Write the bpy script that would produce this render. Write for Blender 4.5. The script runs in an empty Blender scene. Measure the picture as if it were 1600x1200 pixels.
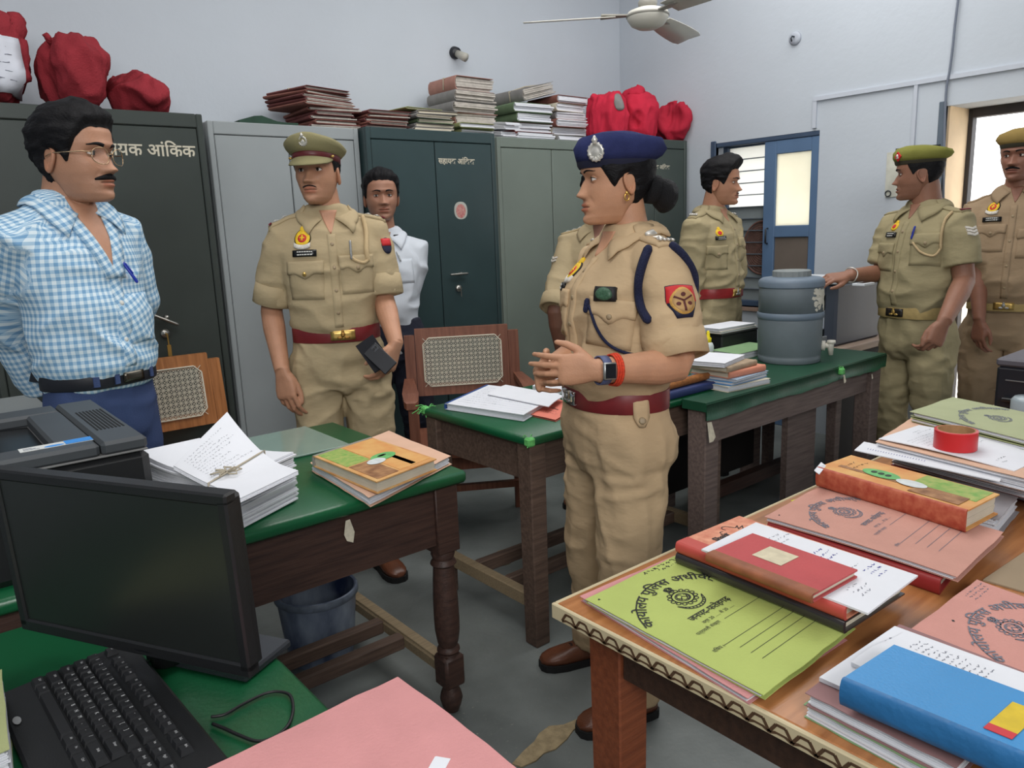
import bpy, bmesh, math, random
import numpy as np
from mathutils import Vector, Matrix
from mathutils.bvhtree import BVHTree
SC = bpy.context.scene
COL = SC.collection
PI = math.pi
random.seed(7)
RNG = np.random.default_rng(7)
# camera
CAMZ = 1.40
FPX = 1200.0
_pt, _ro, _ya = math.radians(11.5), math.radians(-2.25), math.radians(39.0)
FW = np.array([math.sin(_ya) * math.cos(_pt), math.cos(_ya) * math.cos(_pt), -math.sin(_pt)])
_rt = np.array([math.cos(_ya), -math.sin(_ya), 0.0])
_up = np.cross(_rt, FW)
R2 = math.cos(_ro) * _rt + math.sin(_ro) * _up
U2 = -math.sin(_ro) * _rt + math.cos(_ro) * _up
EYE = np.array([0.0, 0.0, CAMZ])
cam = bpy.data.cameras.new('camera')
cam.sensor_width = 36.0
cam.lens = 36.0 * FPX / 1600.0
cam.clip_start = 0.02
camo = bpy.data.objects.new('camera', cam)
COL.objects.link(camo)
camo.matrix_world = Matrix(((R2[0], U2[0], -FW[0], 0), (R2[1], U2[1], -FW[1], 0), (R2[2], U2[2], -FW[2], CAMZ), (0, 0, 0, 1)))
SC.camera = camo
# world, lights, exposure
SC.view_settings.view_transform = 'Standard'
SC.view_settings.look = 'None'
SC.view_settings.gamma = 1.0
SC.view_settings.use_curve_mapping = False
SC.view_settings.exposure = 0.16
W = bpy.data.worlds.new('world')
SC.world = W
W.use_nodes = True
_bg = W.node_tree.nodes['Background']
_bg.inputs[0].default_value = (0.93, 0.96, 1.0, 1)
_bg.inputs[1].default_value = 3.0
def area(name, loc, target, sx, sy, power, col=(1, 1, 1)):
 l = bpy.data.lights.new(name, 'AREA')
 l.shape = 'RECTANGLE'
 l.size, l.size_y = sx, sy
 l.energy = power
 l.color = col
 o = bpy.data.objects.new(name, l)
 COL.objects.link(o)
 o.location = loc
 o.rotation_euler = (Vector(target) - Vector(loc)).to_track_quat('-Z', 'Y').to_euler()
 return o
LAMPS = (('tube_light_right', (2.9, 2.2, 3.55), (2.9, 2.3, 0.0), 3.0, 1.8, 62, (1.0, 0.985, 0.965)),
   ('tube_light_left', (0.2, 1.7, 3.55), (0.3, 1.8, 0.0), 2.4, 1.6, 26, (1.0, 0.985, 0.965)),
   ('front_fill_light', (-0.6, -1.9, 2.5), (2.2, 3.0, 1.2), 2.6, 1.2, 112, (1.0, 0.985, 0.965)))  # last one is an added fill behind the camera, brightening surfaces that face it
for _a in LAMPS:
 area(*_a)
# helpers
def ray(x, y):
 return FW + R2 * (x - 800.0) / FPX - U2 * (y - 600.0) / FPX
def at(x, y, z):
 """the point of the horizontal plane at height z that the photograph shows at x, y"""
 d = ray(x, y)
 return EYE + d * ((z - CAMZ) / d[2])
def onx(x, y, X):
 d = ray(x, y)
 return EYE + d * (X / d[0])
def ony(x, y, Y):
 d = ray(x, y)
 return EYE + d * (Y / d[1])
def atd(x, y, dep):
 return EYE + ray(x, y) * dep
def hor(x):
 return 356.0 - (x - 800.0) * 0.0393
def lin(c):
 c = np.array(c[:3], float) / 255.0
 return tuple(np.where(c <= 0.04045, c / 12.92, ((c + 0.055) / 1.055) ** 2.4)) + (1.0,)
_hk = np.array([127.1, 311.7, 74.7])
def vnoise(p, seed=0.0):
 p = np.asarray(p, float) + seed * 17.31
 i = np.floor(p)
 f = p - i
 f = f * f * (3 - 2 * f)
 out = np.zeros(len(p))
 for a in (0, 1):
  for b in (0, 1):
   for c in (0, 1):
    h = np.sin((i + (a, b, c)) @ _hk) * 43758.5453
    h = h - np.floor(h)
    out += h * (f[:, 0] if a else 1 - f[:, 0]) * (f[:, 1] if b else 1 - f[:, 1]) * (f[:, 2] if c else 1 - f[:, 2])
 return out
def sstep(a, b, x):
 t = np.clip((np.asarray(x, float) - a) / (b - a), 0, 1)
 return t * t * (3 - 2 * t)
MATS = {}
def M(name, col=None, rough=0.6, var=0.08, scale=7.0, bump=0.0, bscale=80.0, metal=0.0, spec=0.4, coat=0.0, col2=None, detail=4.0, stretch=None):
 """a procedural material: two tones of noise, optional fine relief"""
 if name in MATS:
  return MATS[name]
 m = bpy.data.materials.new(name)
 MATS[name] = m
 m.use_nodes = True
 nt = m.node_tree
 b = nt.nodes['Principled BSDF']
 b.inputs['Roughness'].default_value = rough
 b.inputs['Metallic'].default_value = metal
 b.inputs['Specular IOR Level'].default_value = spec
 b.inputs['Coat Weight'].default_value = coat
 b.inputs['Coat Roughness'].default_value = 0.15
 c = np.array(lin(col)[:3])
 c2 = np.array(lin(col2)[:3]) if col2 is not None else None
 tc = nt.nodes.new('ShaderNodeTexCoord')
 src = tc.outputs['Object']
 if stretch is not None:
  mp = nt.nodes.new('ShaderNodeMapping')
  mp.inputs['Scale'].default_value = stretch
  nt.links.new(src, mp.inputs[0])
  src = mp.outputs[0]
 n = nt.nodes.new('ShaderNodeTexNoise')
 n.inputs['Scale'].default_value = scale
 n.inputs['Detail'].default_value = detail
 nt.links.new(src, n.inputs['Vector'])
 r = nt.nodes.new('ShaderNodeValToRGB')
 r.color_ramp.elements[0].position = 0.3
 r.color_ramp.elements[1].position = 0.7
 lo, hi = (c * (1 - var), c * (1 + var)) if c2 is None else (c, c2)
 r.color_ramp.elements[0].color = (*np.clip(lo, 0, 1), 1)
 r.color_ramp.elements[1].color = (*np.clip(hi, 0, 1), 1)
 nt.links.new(n.outputs['Fac'], r.inputs[0])
 nt.links.new(r.outputs[0], b.inputs['Base Color'])
 if bump:
  n2 = nt.nodes.new('ShaderNodeTexNoise')
  n2.inputs['Scale'].default_value = bscale
  n2.inputs['Detail'].default_value = 3.0
  nt.links.new(src, n2.inputs['Vector'])
  bp = nt.nodes.new('ShaderNodeBump')
  bp.inputs['Strength'].default_value = bump
  bp.inputs['Distance'].default_value = 0.01
  nt.links.new(n2.outputs['Fac'], bp.inputs['Height'])
  nt.links.new(bp.outputs[0], b.inputs['Normal'])
 return m
def mesh_obj(name, V, F, mat, parent=None, smooth=False, loc=None, mi=None):
 me = bpy.data.meshes.new(name)
 me.from_pydata(np.asarray(V, float).tolist(), [], [tuple(int(i) for i in f) for f in F])
 for m in (mat if isinstance(mat, (list, tuple)) else [mat]):
  me.materials.append(m)
 if mi is not None:
  me.polygons.foreach_set('material_index', np.asarray(mi, dtype=np.int32))
 if smooth:
  me.polygons.foreach_set('use_smooth', np.ones(len(me.polygons), dtype=bool))
 me.update()
 o = bpy.data.objects.new(name, me)
 COL.objects.link(o)
 if loc is not None:
  o.location = loc
 if parent is not None:
  o.parent = parent
 return o
class MB:
 """collects simple solids and links them as one mesh object"""
 def __init__(self, xf=None):
  self.V, self.F, self.n, self.mi, self.cm = [], [], 0, [], 0
  self.xf = xf
 def add(self, V, F):
  V = np.asarray(V, float)
  if self.xf is not None:
   A = np.array(self.xf)
   V = V @ A[:3, :3].T + A[:3, 3]
  self.V.append(V)
  for f in F:
   self.F.append(tuple(int(i) + self.n for i in f))
   self.mi.append(self.cm)
  self.n += len(V)
  return self
 def box(self, c, s, rot=None, bev=0.0, taper=None):
  hx, hy, hz = s[0] / 2, s[1] / 2, s[2] / 2
  if bev <= 0:
   V = np.array([(x, y, z) for z in (-hz, hz) for y in (-hy, hy) for x in (-hx, hx)])
   F = [(0, 2, 3, 1), (4, 5, 7, 6), (0, 1, 5, 4), (2, 6, 7, 3), (0, 4, 6, 2), (1, 3, 7, 5)]
  else:
   e = min(bev, hx * .49, hy * .49, hz * .49)
   V, idx = [], {}
   for sx in (-1, 1):
    for sy in (-1, 1):
     for sz in (-1, 1):
      for k in range(3):
       p = [sx * hx, sy * hy, sz * hz]
       for j in range(3):
        if j != k:
         p[j] -= (sx, sy, sz)[j] * e
       idx[(sx, sy, sz, k)] = len(V)
       V.append(p)
   F = []
   for k in range(3):
    a, b = (k + 1) % 3, (k + 2) % 3
    for s_ in (-1, 1):
     q = []
     for sa, sb in ((-1, -1), (1, -1), (1, 1), (-1, 1)):
      t = [0, 0, 0]
      t[k], t[a], t[b] = s_, sa, sb
      q.append(idx[(*t, k)])
     F.append(q if s_ > 0 else q[::-1])
   for k in range(3):
    a, b = (k + 1) % 3, (k + 2) % 3
    for sa in (-1, 1):
     for sb in (-1, 1):
      q = []
      for sk, kk in ((-1, a), (1, a), (1, b), (-1, b)):
       t = [0, 0, 0]
       t[k], t[a], t[b] = sk, sa, sb
       q.append(idx[(*t, kk)])
      F.append(q if sa * sb < 0 else q[::-1])
   for sx in (-1, 1):
    for sy in (-1, 1):
     for sz in (-1, 1):
      q = [idx[(sx, sy, sz, k)] for k in range(3)]
      F.append(q if sx * sy * sz > 0 else q[::-1])
   V = np.array(V)
  if taper is not None:
   t = (V[:, 2:3] + hz) / (2 * hz)
   V = V * np.concatenate([1 + (taper[0] - 1) * (1 - t), 1 + (taper[1] - 1) * (1 - t), np.ones_like(t)], 1)
  if rot is not None:
   V = V @ np.array(rot).T
  return self.add(V + np.array(c), F)
 def loft(self, rings, cap=True, closed=False):
  n = len(rings[0])
  V = np.concatenate([np.asarray(r, float) for r in rings])
  F, m = [], len(rings)
  for i in range(m if closed else m - 1):
   a, b = i * n, ((i + 1) % m) * n
   for j in range(n):
    k = (j + 1) % n
    F.append((a + j, a + k, b + k, b + j))
  if cap and not closed:
   F.append(tuple(range(n))[::-1])
   F.append(tuple((m - 1) * n + j for j in range(n)))
  return self.add(V, F)
 def tube(self, pts, rad, ns=10, cap=True, flat=1.0, ref=None, round_ends=False):
  pts = np.asarray(pts, float)
  rad = np.ones(len(pts)) * rad if np.isscalar(rad) else np.asarray(rad, float)
  if round_ends:
   t0 = pts[0] - pts[1]; t0 /= np.linalg.norm(t0)
   t1 = pts[-1] - pts[-2]; t1 /= np.linalg.norm(t1)
   a = [(pts[0] + t0 * rad[0] * c, rad[0] * s) for c, s in ((.95, .25), (.72, .68))]
   b = [(pts[-1] + t1 * rad[-1] * c, rad[-1] * s) for c, s in ((.72, .68), (.95, .25))]
   pts = np.array([p for p, _ in a] + list(pts) + [p for p, _ in b])
   rad = np.array([r for _, r in a] + list(rad) + [r for _, r in b])
  T = np.gradient(pts, axis=0)
  T /= np.linalg.norm(T, axis=1)[:, None] + 1e-12
  u = np.array(ref, float) if ref is not None else (np.array([0, 0, 1.0]) if abs(T[0, 2]) < .9 else np.array([1.0, 0, 0]))
  rings = []
  an = np.arange(ns) * 2 * PI / ns
  for p, t, r in zip(pts, T, rad):
   u = u - t * (u @ t)
   u /= np.linalg.norm(u) + 1e-12
   w = np.cross(t, u)
   rings.append(p + r * (np.cos(an)[:, None] * u * flat + np.sin(an)[:, None] * w))
  return self.loft(rings, cap)
 def lathe(self, prof, ns=24, c=(0, 0, 0), cap=True):
  an = np.arange(ns) * 2 * PI / ns
  return self.loft([np.stack([c[0] + r * np.cos(an), c[1] + r * np.sin(an), np.full(ns, c[2] + z)], 1) for r, z in prof], cap)
 def prism(self, poly, z0, z1):
  n = len(poly)
  V = [(x, y, z0) for x, y in poly] + [(x, y, z1) for x, y in poly]
  return self.add(V, [tuple(range(n))[::-1], tuple(range(n, 2 * n))] + [(i, (i + 1) % n, n + (i + 1) % n, n + i) for i in range(n)])
 def build(self, name, mat, parent=None, smooth=False, loc=None):
  return mesh_obj(name, np.concatenate(self.V), self.F, mat, parent, smooth, loc, self.mi if isinstance(mat, (list, tuple)) and len(mat) > 1 else None)
def sm_by_angle(o, ang=35):
 """smooth shading with hard edges kept: flat faces meeting at more than ang stay sharp"""
 me = o.data
 me.polygons.foreach_set('use_smooth', np.ones(len(me.polygons), dtype=bool))
 me.set_sharp_from_angle(angle=math.radians(ang))
 return o
def tag(o, label, cat, group=None, kind=None):
 if label:
  o['label'] = label
 if cat:
  o['category'] = cat
 if group:
  o['group'] = group
 if kind:
  o['kind'] = kind
 return o
def struct(o):
 o['kind'] = 'structure'
 return o
def thing(name, label, cat, loc=(0, 0, 0), rz=0.0, group=None):
 o = bpy.data.objects.new(name, None)
 o.empty_display_size = 0.05
 COL.objects.link(o)
 o.location = loc
 o.rotation_euler = (0, 0, rz)
 return tag(o, label, cat, group)
def rotz(a):
 c, s = math.cos(a), math.sin(a)
 return np.array([[c, -s, 0], [s, c, 0], [0, 0, 1.0]])
def rotx(a):
 c, s = math.cos(a), math.sin(a)
 return np.array([[1.0, 0, 0], [0, c, -s], [0, s, c]])
def roty(a):
 c, s = math.cos(a), math.sin(a)
 return np.array([[c, 0, s], [0, 1.0, 0], [-s, 0, c]])
def remesh(mb, voxel, smooth=4, fac=0.5):
 V, F = np.concatenate(mb.V), mb.F
 me = bpy.data.meshes.new('tmp')
 me.from_pydata(V.tolist(), [], F)
 o = bpy.data.objects.new('tmp', me)
 COL.objects.link(o)
 r = o.modifiers.new('r', 'REMESH')
 r.mode = 'VOXEL'
 r.voxel_size = voxel
 if smooth:
  s = o.modifiers.new('s', 'SMOOTH')
  s.factor = fac
  s.iterations = smooth
 dg = bpy.context.evaluated_depsgraph_get()
 m2 = bpy.data.meshes.new_from_object(o.evaluated_get(dg))
 n = len(m2.vertices)
 co = np.empty(3 * n)
 m2.vertices.foreach_get('co', co)
 Fs = [tuple(p.vertices) for p in m2.polygons]
 bpy.data.objects.remove(o)
 bpy.data.meshes.remove(me)
 bpy.data.meshes.remove(m2)
 return co.reshape(-1, 3), Fs
def vnormals(V, F):
 N = np.zeros_like(V)
 Q = np.array([f if len(f) == 4 else (f[0], f[1], f[2], f[2]) for f in F if len(f) in (3, 4)])
 a, b, c, d = (V[Q[:, i]] for i in range(4))
 n = np.cross(c - a, d - b)
 for i in range(4):
  np.add.at(N, Q[:, i], n)
 return N / (np.linalg.norm(N, axis=1)[:, None] + 1e-12)
def bvh_of(V, F):
 return BVHTree.FromPolygons(np.asarray(V).tolist(), [tuple(f) for f in F])
def text_mesh(s, size, arc=None, bold=0.0):
 """flat lettering as vertices (x, y) centred on x = 0, and faces; arc bends it round a circle of that radius"""
 c = bpy.data.curves.new('t', 'FONT')
 c.body = s
 c.size = size
 c.align_x = 'CENTER'
 c.resolution_u = 3
 c.offset = bold
 o = bpy.data.objects.new('t', c)
 COL.objects.link(o)
 dg = bpy.context.evaluated_depsgraph_get()
 m = bpy.data.meshes.new_from_object(o.evaluated_get(dg))
 V = np.empty(3 * len(m.vertices))
 m.vertices.foreach_get('co', V)
 V = V.reshape(-1, 3)[:, :2].copy()
 F = [tuple(p.vertices) for p in m.polygons]
 bpy.data.objects.remove(o)
 bpy.data.curves.remove(c)
 bpy.data.meshes.remove(m)
 if arc:
  a = V[:, 0] / arc
  r = arc + V[:, 1]
  V = np.stack([r * np.sin(a), r * np.cos(a) - arc], 1)
 return V, F
# materials of the room
def wall_mat():
 m = M('wall_paint', (190, 197, 205), rough=.9, var=.035, scale=1.3, bump=.12, bscale=30, spec=.2, detail=6)
 return m
def floor_mat():
 m = bpy.data.materials.new('cement_floor')
 m.use_nodes = True
 nt = m.node_tree
 b = nt.nodes['Principled BSDF']
 b.inputs['Specular IOR Level'].default_value = .45
 tc = nt.nodes.new('ShaderNodeTexCoord')
 n1 = nt.nodes.new('ShaderNodeTexNoise'); n1.inputs['Scale'].default_value = 2.2; n1.inputs['Detail'].default_value = 8
 n2 = nt.nodes.new('ShaderNodeTexNoise'); n2.inputs['Scale'].default_value = 60; n2.inputs['Detail'].default_value = 4
 nt.links.new(tc.outputs['Object'], n1.inputs['Vector']); nt.links.new(tc.outputs['Object'], n2.inputs['Vector'])
 r = nt.nodes.new('ShaderNodeValToRGB')
 r.color_ramp.elements[0].position, r.color_ramp.elements[0].color = .30, lin((84, 89, 88))
 r.color_ramp.elements[1].position, r.color_ramp.elements[1].color = .72, lin((136, 142, 140))
 nt.links.new(n1.outputs['Fac'], r.inputs[0])
 sp = nt.nodes.new('ShaderNodeValToRGB')
 sp.color_ramp.elements[0].position, sp.color_ramp.elements[0].color = .66, (0, 0, 0, 1)
 sp.color_ramp.elements[1].position, sp.color_ramp.elements[1].color = .74, (1, 1, 1, 1)
 nt.links.new(n2.outputs['Fac'], sp.inputs[0])
 mx = nt.nodes.new('ShaderNodeMix'); mx.data_type = 'RGBA'
 nt.links.new(sp.outputs[0], mx.inputs[0]); nt.links.new(r.outputs[0], mx.inputs[6])
 mx.inputs[7].default_value = lin((132, 132, 124))
 nt.links.new(mx.outputs[2], b.inputs['Base Color'])
 rr = nt.nodes.new('ShaderNodeMapRange')
 rr.inputs['To Min'].default_value, rr.inputs['To Max'].default_value = .32, .6
 nt.links.new(n1.outputs['Fac'], rr.inputs[0]); nt.links.new(rr.outputs[0], b.inputs['Roughness'])
 bp = nt.nodes.new('ShaderNodeBump'); bp.inputs['Strength'].default_value = .12; bp.inputs['Distance'].default_value = .01
 nt.links.new(n2.outputs['Fac'], bp.inputs['Height']); nt.links.new(bp.outputs[0], b.inputs['Normal'])
 return m
def wood_mat(name, c, c2, scale=9, rough=.5, stretch=(1, 14, 14), bump=.15, spec=.4, coat=0.0):
 return M(name, c, rough=rough, col2=c2, scale=scale, stretch=stretch, bump=bump, bscale=scale * 3, spec=spec, coat=coat, detail=6)
XR, YB, XL, YF, ZC, TH = 4.62, 4.25, -2.6, -2.2, 3.7, .33
WALL = wall_mat()
FLOOR = floor_mat()
def box_obj(name, x0, x1, y0, y1, z0, z1, mat, parent=None, bev=0.0):
 mb = MB()
 mb.box(((x0 + x1) / 2, (y0 + y1) / 2, (z0 + z1) / 2), (x1 - x0, y1 - y0, z1 - z0), bev=bev)
 return mb.build(name, mat, parent)
struct(box_obj('floor', XL - .3, XR + TH, YF - .3, YB + .3, -.12, 0, FLOOR))
struct(box_obj('ceiling', XL - .3, XR + TH, YF - .3, YB + .3, ZC, ZC + .15, M('ceiling_paint', (206, 208, 210), rough=.9, var=.03)))
struct(box_obj('wall_back', XL - .3, XR + TH, YB, YB + .3, 0, ZC, WALL))
struct(box_obj('wall_left', XL - .3, XL, YF, YB, 0, ZC, WALL))
struct(box_obj('wall_front', XL - .3, XR + TH, YF - .3, YF, 0, ZC, WALL))
# right wall with its two openings: the louvred window beside the blue door, and the doorway
W1Y = (2.60, 3.36)
W1Z = (.80, 1.915)
D2Y = (.72, 1.87)
D2Z = 1.955
mb = MB()
for y0, y1, z0, z1 in ((YF, D2Y[0], 0, ZC), (D2Y[0], D2Y[1], D2Z, ZC), (D2Y[1], W1Y[0], 0, ZC), (W1Y[0], W1Y[1], W1Z[1], ZC), (W1Y[1], YB, 0, ZC), (2.985, W1Y[1], 0, W1Z[0])):
 mb.box((XR + TH / 2, (y0 + y1) / 2, (z0 + z1) / 2), (TH, y1 - y0, z1 - z0))
struct(mb.build('wall_right', WALL))
# brick-red stained sill ledge below the louvres
struct(box_obj('trim_1', XR - .02, XR + TH * .6, 2.99, 3.36, .775, .80, M('sill_plaster', (150, 126, 112), rough=.9, var=.2)))
# conduit strips on the right wall
STR = M('conduit', (190, 196, 206), rough=.6, var=.03)
_a, _b, _c, _d = onx(1275, 155, XR), onx(1640, 92, XR), onx(1275, 200, XR), onx(1433, 130, XR)
struct(box_obj('trim_2', XR - .016, XR, .9, _a[1] + .012, 2.088, 2.112, STR))
struct(box_obj('trim_3', XR - .014, XR, _a[1] - .012, _a[1] + .012, 1.93, 2.088, STR))
struct(box_obj('trim_4', XR - .014, XR, _d[1] - .010, _d[1] + .010, 1.70, 2.088, STR))
# window: steel bars across panes, upper panes clear, lower ones painted grey
BLUE = M('door_blue', (88, 114, 146), rough=.5, var=.07, scale=6)
BLUED = M('frame_blue', (62, 78, 100), rough=.5, var=.07)
def emis(name, c, s):
 m = bpy.data.materials.new(name)
 m.use_nodes = True
 b = m.node_tree.nodes['Principled BSDF']
 b.inputs['Base Color'].default_value = lin(c)
 b.inputs['Emission Color'].default_value = lin(c)
 b.inputs['Emission Strength'].default_value = s
 return m
def translucent(name, c, mixf=.75, rough=.9, var=.05, scale=5):
 m = bpy.data.materials.new(name)
 MATS[name] = m
 m.use_nodes = True
 nt = m.node_tree
 b = nt.nodes['Principled BSDF']
 b.inputs['Base Color'].default_value = lin(c)
 b.inputs['Roughness'].default_value = .4
 t = nt.nodes.new('ShaderNodeBsdfTranslucent')
 n = nt.nodes.new('ShaderNodeTexNoise'); n.inputs['Scale'].default_value = scale; n.inputs['Detail'].default_value = 4
 tc = nt.nodes.new('ShaderNodeTexCoord')
 nt.links.new(tc.outputs['Object'], n.inputs['Vector'])
 r = nt.nodes.new('ShaderNodeValToRGB')
 cc = np.array(lin(c)[:3])
 r.color_ramp.elements[0].color = (*(cc * (1 - var)), 1)
 r.color_ramp.elements[1].color = (*np.clip(cc * (1 + var), 0, 1), 1)
 nt.links.new(n.outputs['Fac'], r.inputs[0])
 nt.links.new(r.outputs[0], t.inputs['Color'])
 mx = nt.nodes.new('ShaderNodeMixShader')
 mx.inputs[0].default_value = mixf
 nt.links.new(b.outputs[0], mx.inputs[1]); nt.links.new(t.outputs[0], mx.inputs[2])
 nt.links.new(mx.outputs[0], nt.nodes['Material Output'].inputs[0])
 return m
FROST = translucent('frosted_glass', (240, 240, 236), .85)
GREYP = M('grey_painted_glass', (126, 134, 136), rough=.5, var=.06)
win = struct(bpy.data.objects.new('window_1', None))
COL.objects.link(win)
wy0, wy1, wz0, wz1 = 2.985, 3.30, .81, 1.895
for nm, y0, y1, z0, z1 in (('window_frame', wy1, wy1 + .04, wz0, wz1), ('window_frame', wy0, wy1, wz1 - .02, wz1 + .02), ('window_frame', wy0, wy1, wz0 - .01, wz0 + .03)):
 box_obj(nm, XR + .05, XR + .10, y0, y1, z0, z1, BLUED, win, .004)
npane = 13
ph = (wz1 - .02 - wz0 - .03) / npane
for i in range(npane):
 z1 = wz1 - .02 - i * ph
 up = i < 5
 box_obj('pane', XR + .075, XR + .080, wy0, wy1, z1 - ph + .002, z1, FROST if up else GREYP, win)
 box_obj('window_bar', XR + .055, XR + .073, wy0, wy1, z1 - ph - .003, z1 - ph + .003, M('bar_grey', (92, 100, 108), rough=.5), win)
# dark blue outer frame and lit reveal at the far side of the opening
box_obj('window_frame', XR - .012, XR + .03, 3.36, 3.40, 0.80, 1.93, BLUED, win, .004)
box_obj('window_frame', XR + .0, XR + .05, 2.60, 3.36, 1.885, 1.915, BLUED, win, .004)
# the blue door: stiles, rails, frosted upper pane, dull lower pane
door = struct(bpy.data.objects.new('door_1', None))
COL.objects.link(door)
dy0, dy1 = 2.60, 2.985
for y0, y1, z0, z1 in ((dy0, dy0 + .055, 0, 1.885), (dy1 - .085, dy1, 0, 1.885), (dy0 + .055, dy1 - .085, 1.80, 1.885), (dy0 + .055, dy1 - .085, 1.27, 1.345), (dy0 + .055, dy1 - .085, 0, .16)):
 box_obj('door_rail', XR + .005, XR + .045, y0, y1, z0, z1, BLUE, door, .004)
box_obj('pane', XR + .022, XR + .028, dy0 + .055, dy1 - .085, 1.345, 1.80, translucent('cream_glass', (244, 240, 226), .8, var=.12, scale=4), door)
box_obj('pane', XR + .022, XR + .028, dy0 + .055, dy1 - .085, .16, 1.27, M('brown_glass', (110, 100, 92), rough=.4, var=.08), door)
mb = MB()
mb.tube([(XR - .005, dy1 - .045, 1.23), (XR - .028, dy1 - .045, 1.235), (XR - .028, dy1 - .045, 1.325), (XR - .005, dy1 - .045, 1.33)], .006, 8)
mb.build('door_handle', M('dark_steel', (60, 64, 70), rough=.4, metal=.6), door, True)
# round rusty grille of the exhaust fan behind the bars
fan = thing('exhaust_fan', 'round rusty grille of an exhaust fan behind the lower louvre bars beside blue door', 'fan', (XR + .06, 3.02, 1.20))
mb = MB()
for r in np.linspace(.02, .172, 11):
 a = np.linspace(0, 2 * PI, 33)
 mb.tube([(0, r * .82 * math.cos(t), r * math.sin(t)) for t in a], .0022, 4, cap=False)
for k in range(16):
 t = 2 * PI * k / 16
 mb.tube([(0.002, .016 * math.cos(t), .02 * math.sin(t)), (.002, .141 * math.cos(t), .172 * math.sin(t))], .002, 4)
RUST = M('rusty_steel', (96, 66, 58), rough=.8, var=.3, scale=40)
mb.build('guard', RUST, fan)
mb = MB()
mb.tube([(0, .146 * math.cos(t), .178 * math.sin(t)) for t in np.linspace(0, 2 * PI, 41)], .006, 6, cap=False)
mb.build('guard_rim', RUST, fan, True)
mb = MB()
mb.loft([np.array([(.010, .140 * math.cos(t), .17 * math.sin(t)) for t in np.linspace(0, 2 * PI, 33)[:-1]]), np.array([(.014, .140 * math.cos(t), .17 * math.sin(t)) for t in np.linspace(0, 2 * PI, 33)[:-1]])])
mb.build('dusty_backing', M('dusty_brown', (104, 82, 74), rough=.9, var=.2, scale=30), fan)
# doorway: frame and jamb
d2 = struct(bpy.data.objects.new('door_2', None))
COL.objects.link(d2)
DK = M('frame_dark', (58, 54, 54), rough=.6)
box_obj('door_frame', XR - .012, XR + .02, D2Y[1], D2Y[1] + .035, 0, 1.98, M('frame_grey_blue', (92, 104, 116), rough=.6), d2, .003)
box_obj('door_frame', XR + .27, XR + .33, D2Y[1] - .035, D2Y[1], 0, D2Z, DK, d2, .003)
box_obj('door_frame', XR + .26, XR + .33, D2Y[0], D2Y[1] - .035, D2Z - .05, D2Z, DK, d2, .003)
box_obj('door_lining', XR + .02, XR + .27, D2Y[1] - .012, D2Y[1], 0, D2Z, M('jamb_daylit', (226, 200, 164), rough=.8, var=.12, scale=5), d2)  # warm daylight on the wall reveal is put into this colour
# what lies outside: paving and a pale boundary wall in the sun
struct(box_obj('ground', XR + TH, 14, -8, 12, -.15, -.03, M('paving', (214, 204, 190), rough=.9, var=.06)))
struct(box_obj('wall_outside', 10.5, 10.8, -8, 12, -.03, 1.1, M('boundary_wall', (232, 222, 206), rough=.9)))
# lesser fittings of the walls
q = ony(710, 88, YB)
s_ = thing('lamp_holder', 'black and white bulb holder on the wall above the cupboard files', 'lamp holder', (q[0], YB, q[2]))
mb = MB()
mb.tube([(0, -.002, .02), (0, -.03, .015)], [.04, .034], 16)
mb.build('rose', M('bakelite_black', (40, 42, 48), rough=.4), s_, True)
mb = MB()
mb.tube([(0, -.028, .012), (.02, -.075, -.014), (.026, -.09, -.022)], [.022, .026, .027], 14)
mb.build('socket', M('bakelite_cream', (176, 174, 164), rough=.5), s_, True)
q = onx(1243, 60, XR)
s_ = thing('hook_plate', 'round plate with a small hook high on the right wall', 'hook', (XR, q[1], q[2]))
mb = MB()
mb.tube([(0, 0, 0), (-.012, 0, 0), (-.016, 0, 0)], [.040, .038, .02], 18)
mb.build('plate', M('wall_white', (172, 178, 188), rough=.7), s_, True)
mb = MB()
mb.tube([(-.014, .0, .008), (-.04, 0, .008), (-.05, 0, -.006), (-.044, 0, -.02)], .005, 6, round_ends=True)
mb.build('hook', M('dark_steel'), s_, True)
# grey cable down the right wall to the door frame
pts = [onx(x, y, XR - .018) for x, y in ((1500, -60), (1497, 0), (1492, 40), (1488, 80), (1484, 110), (1479, 135), (1477, 165), (1475, 230), (1474, 320))]
mb = MB()
mb.tube(pts, .0065, 8)
tag(mb.build('wall_cable', M('cable_grey', (112, 120, 134), rough=.6), None, True), 'grey cable hanging down the right wall beside the bright doorway', 'cable')
# calendar behind the beret officer's head
y0, y1 = onx(1470, 225, XR)[1], onx(1387, 240, XR)[1]
c = thing('wall_calendar', 'pale wall calendar with dark clip, behind the head of the olive-beret officer', 'calendar', (XR, (y0 + y1) / 2, 1.615))
w = y1 - y0
box_obj('sheet', -.008, -.001, -w / 2, w / 2, -.125, .125, M('calendar_paper', (196, 196, 184), rough=.8, var=.15, scale=14), c)
box_obj('clip_bar', -.016, -.001, -w / 2 - .004, w * .32, .118, .142, M('bakelite_black'), c)
mb = MB()
mb.tube([(-.012, w * .5 - .02 + .016 * math.cos(t), -.105 + .016 * math.sin(t)) for t in np.linspace(0, 2 * PI, 15)], .003, 6)
mb.build('ring', M('dark_steel'), c, True)
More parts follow.
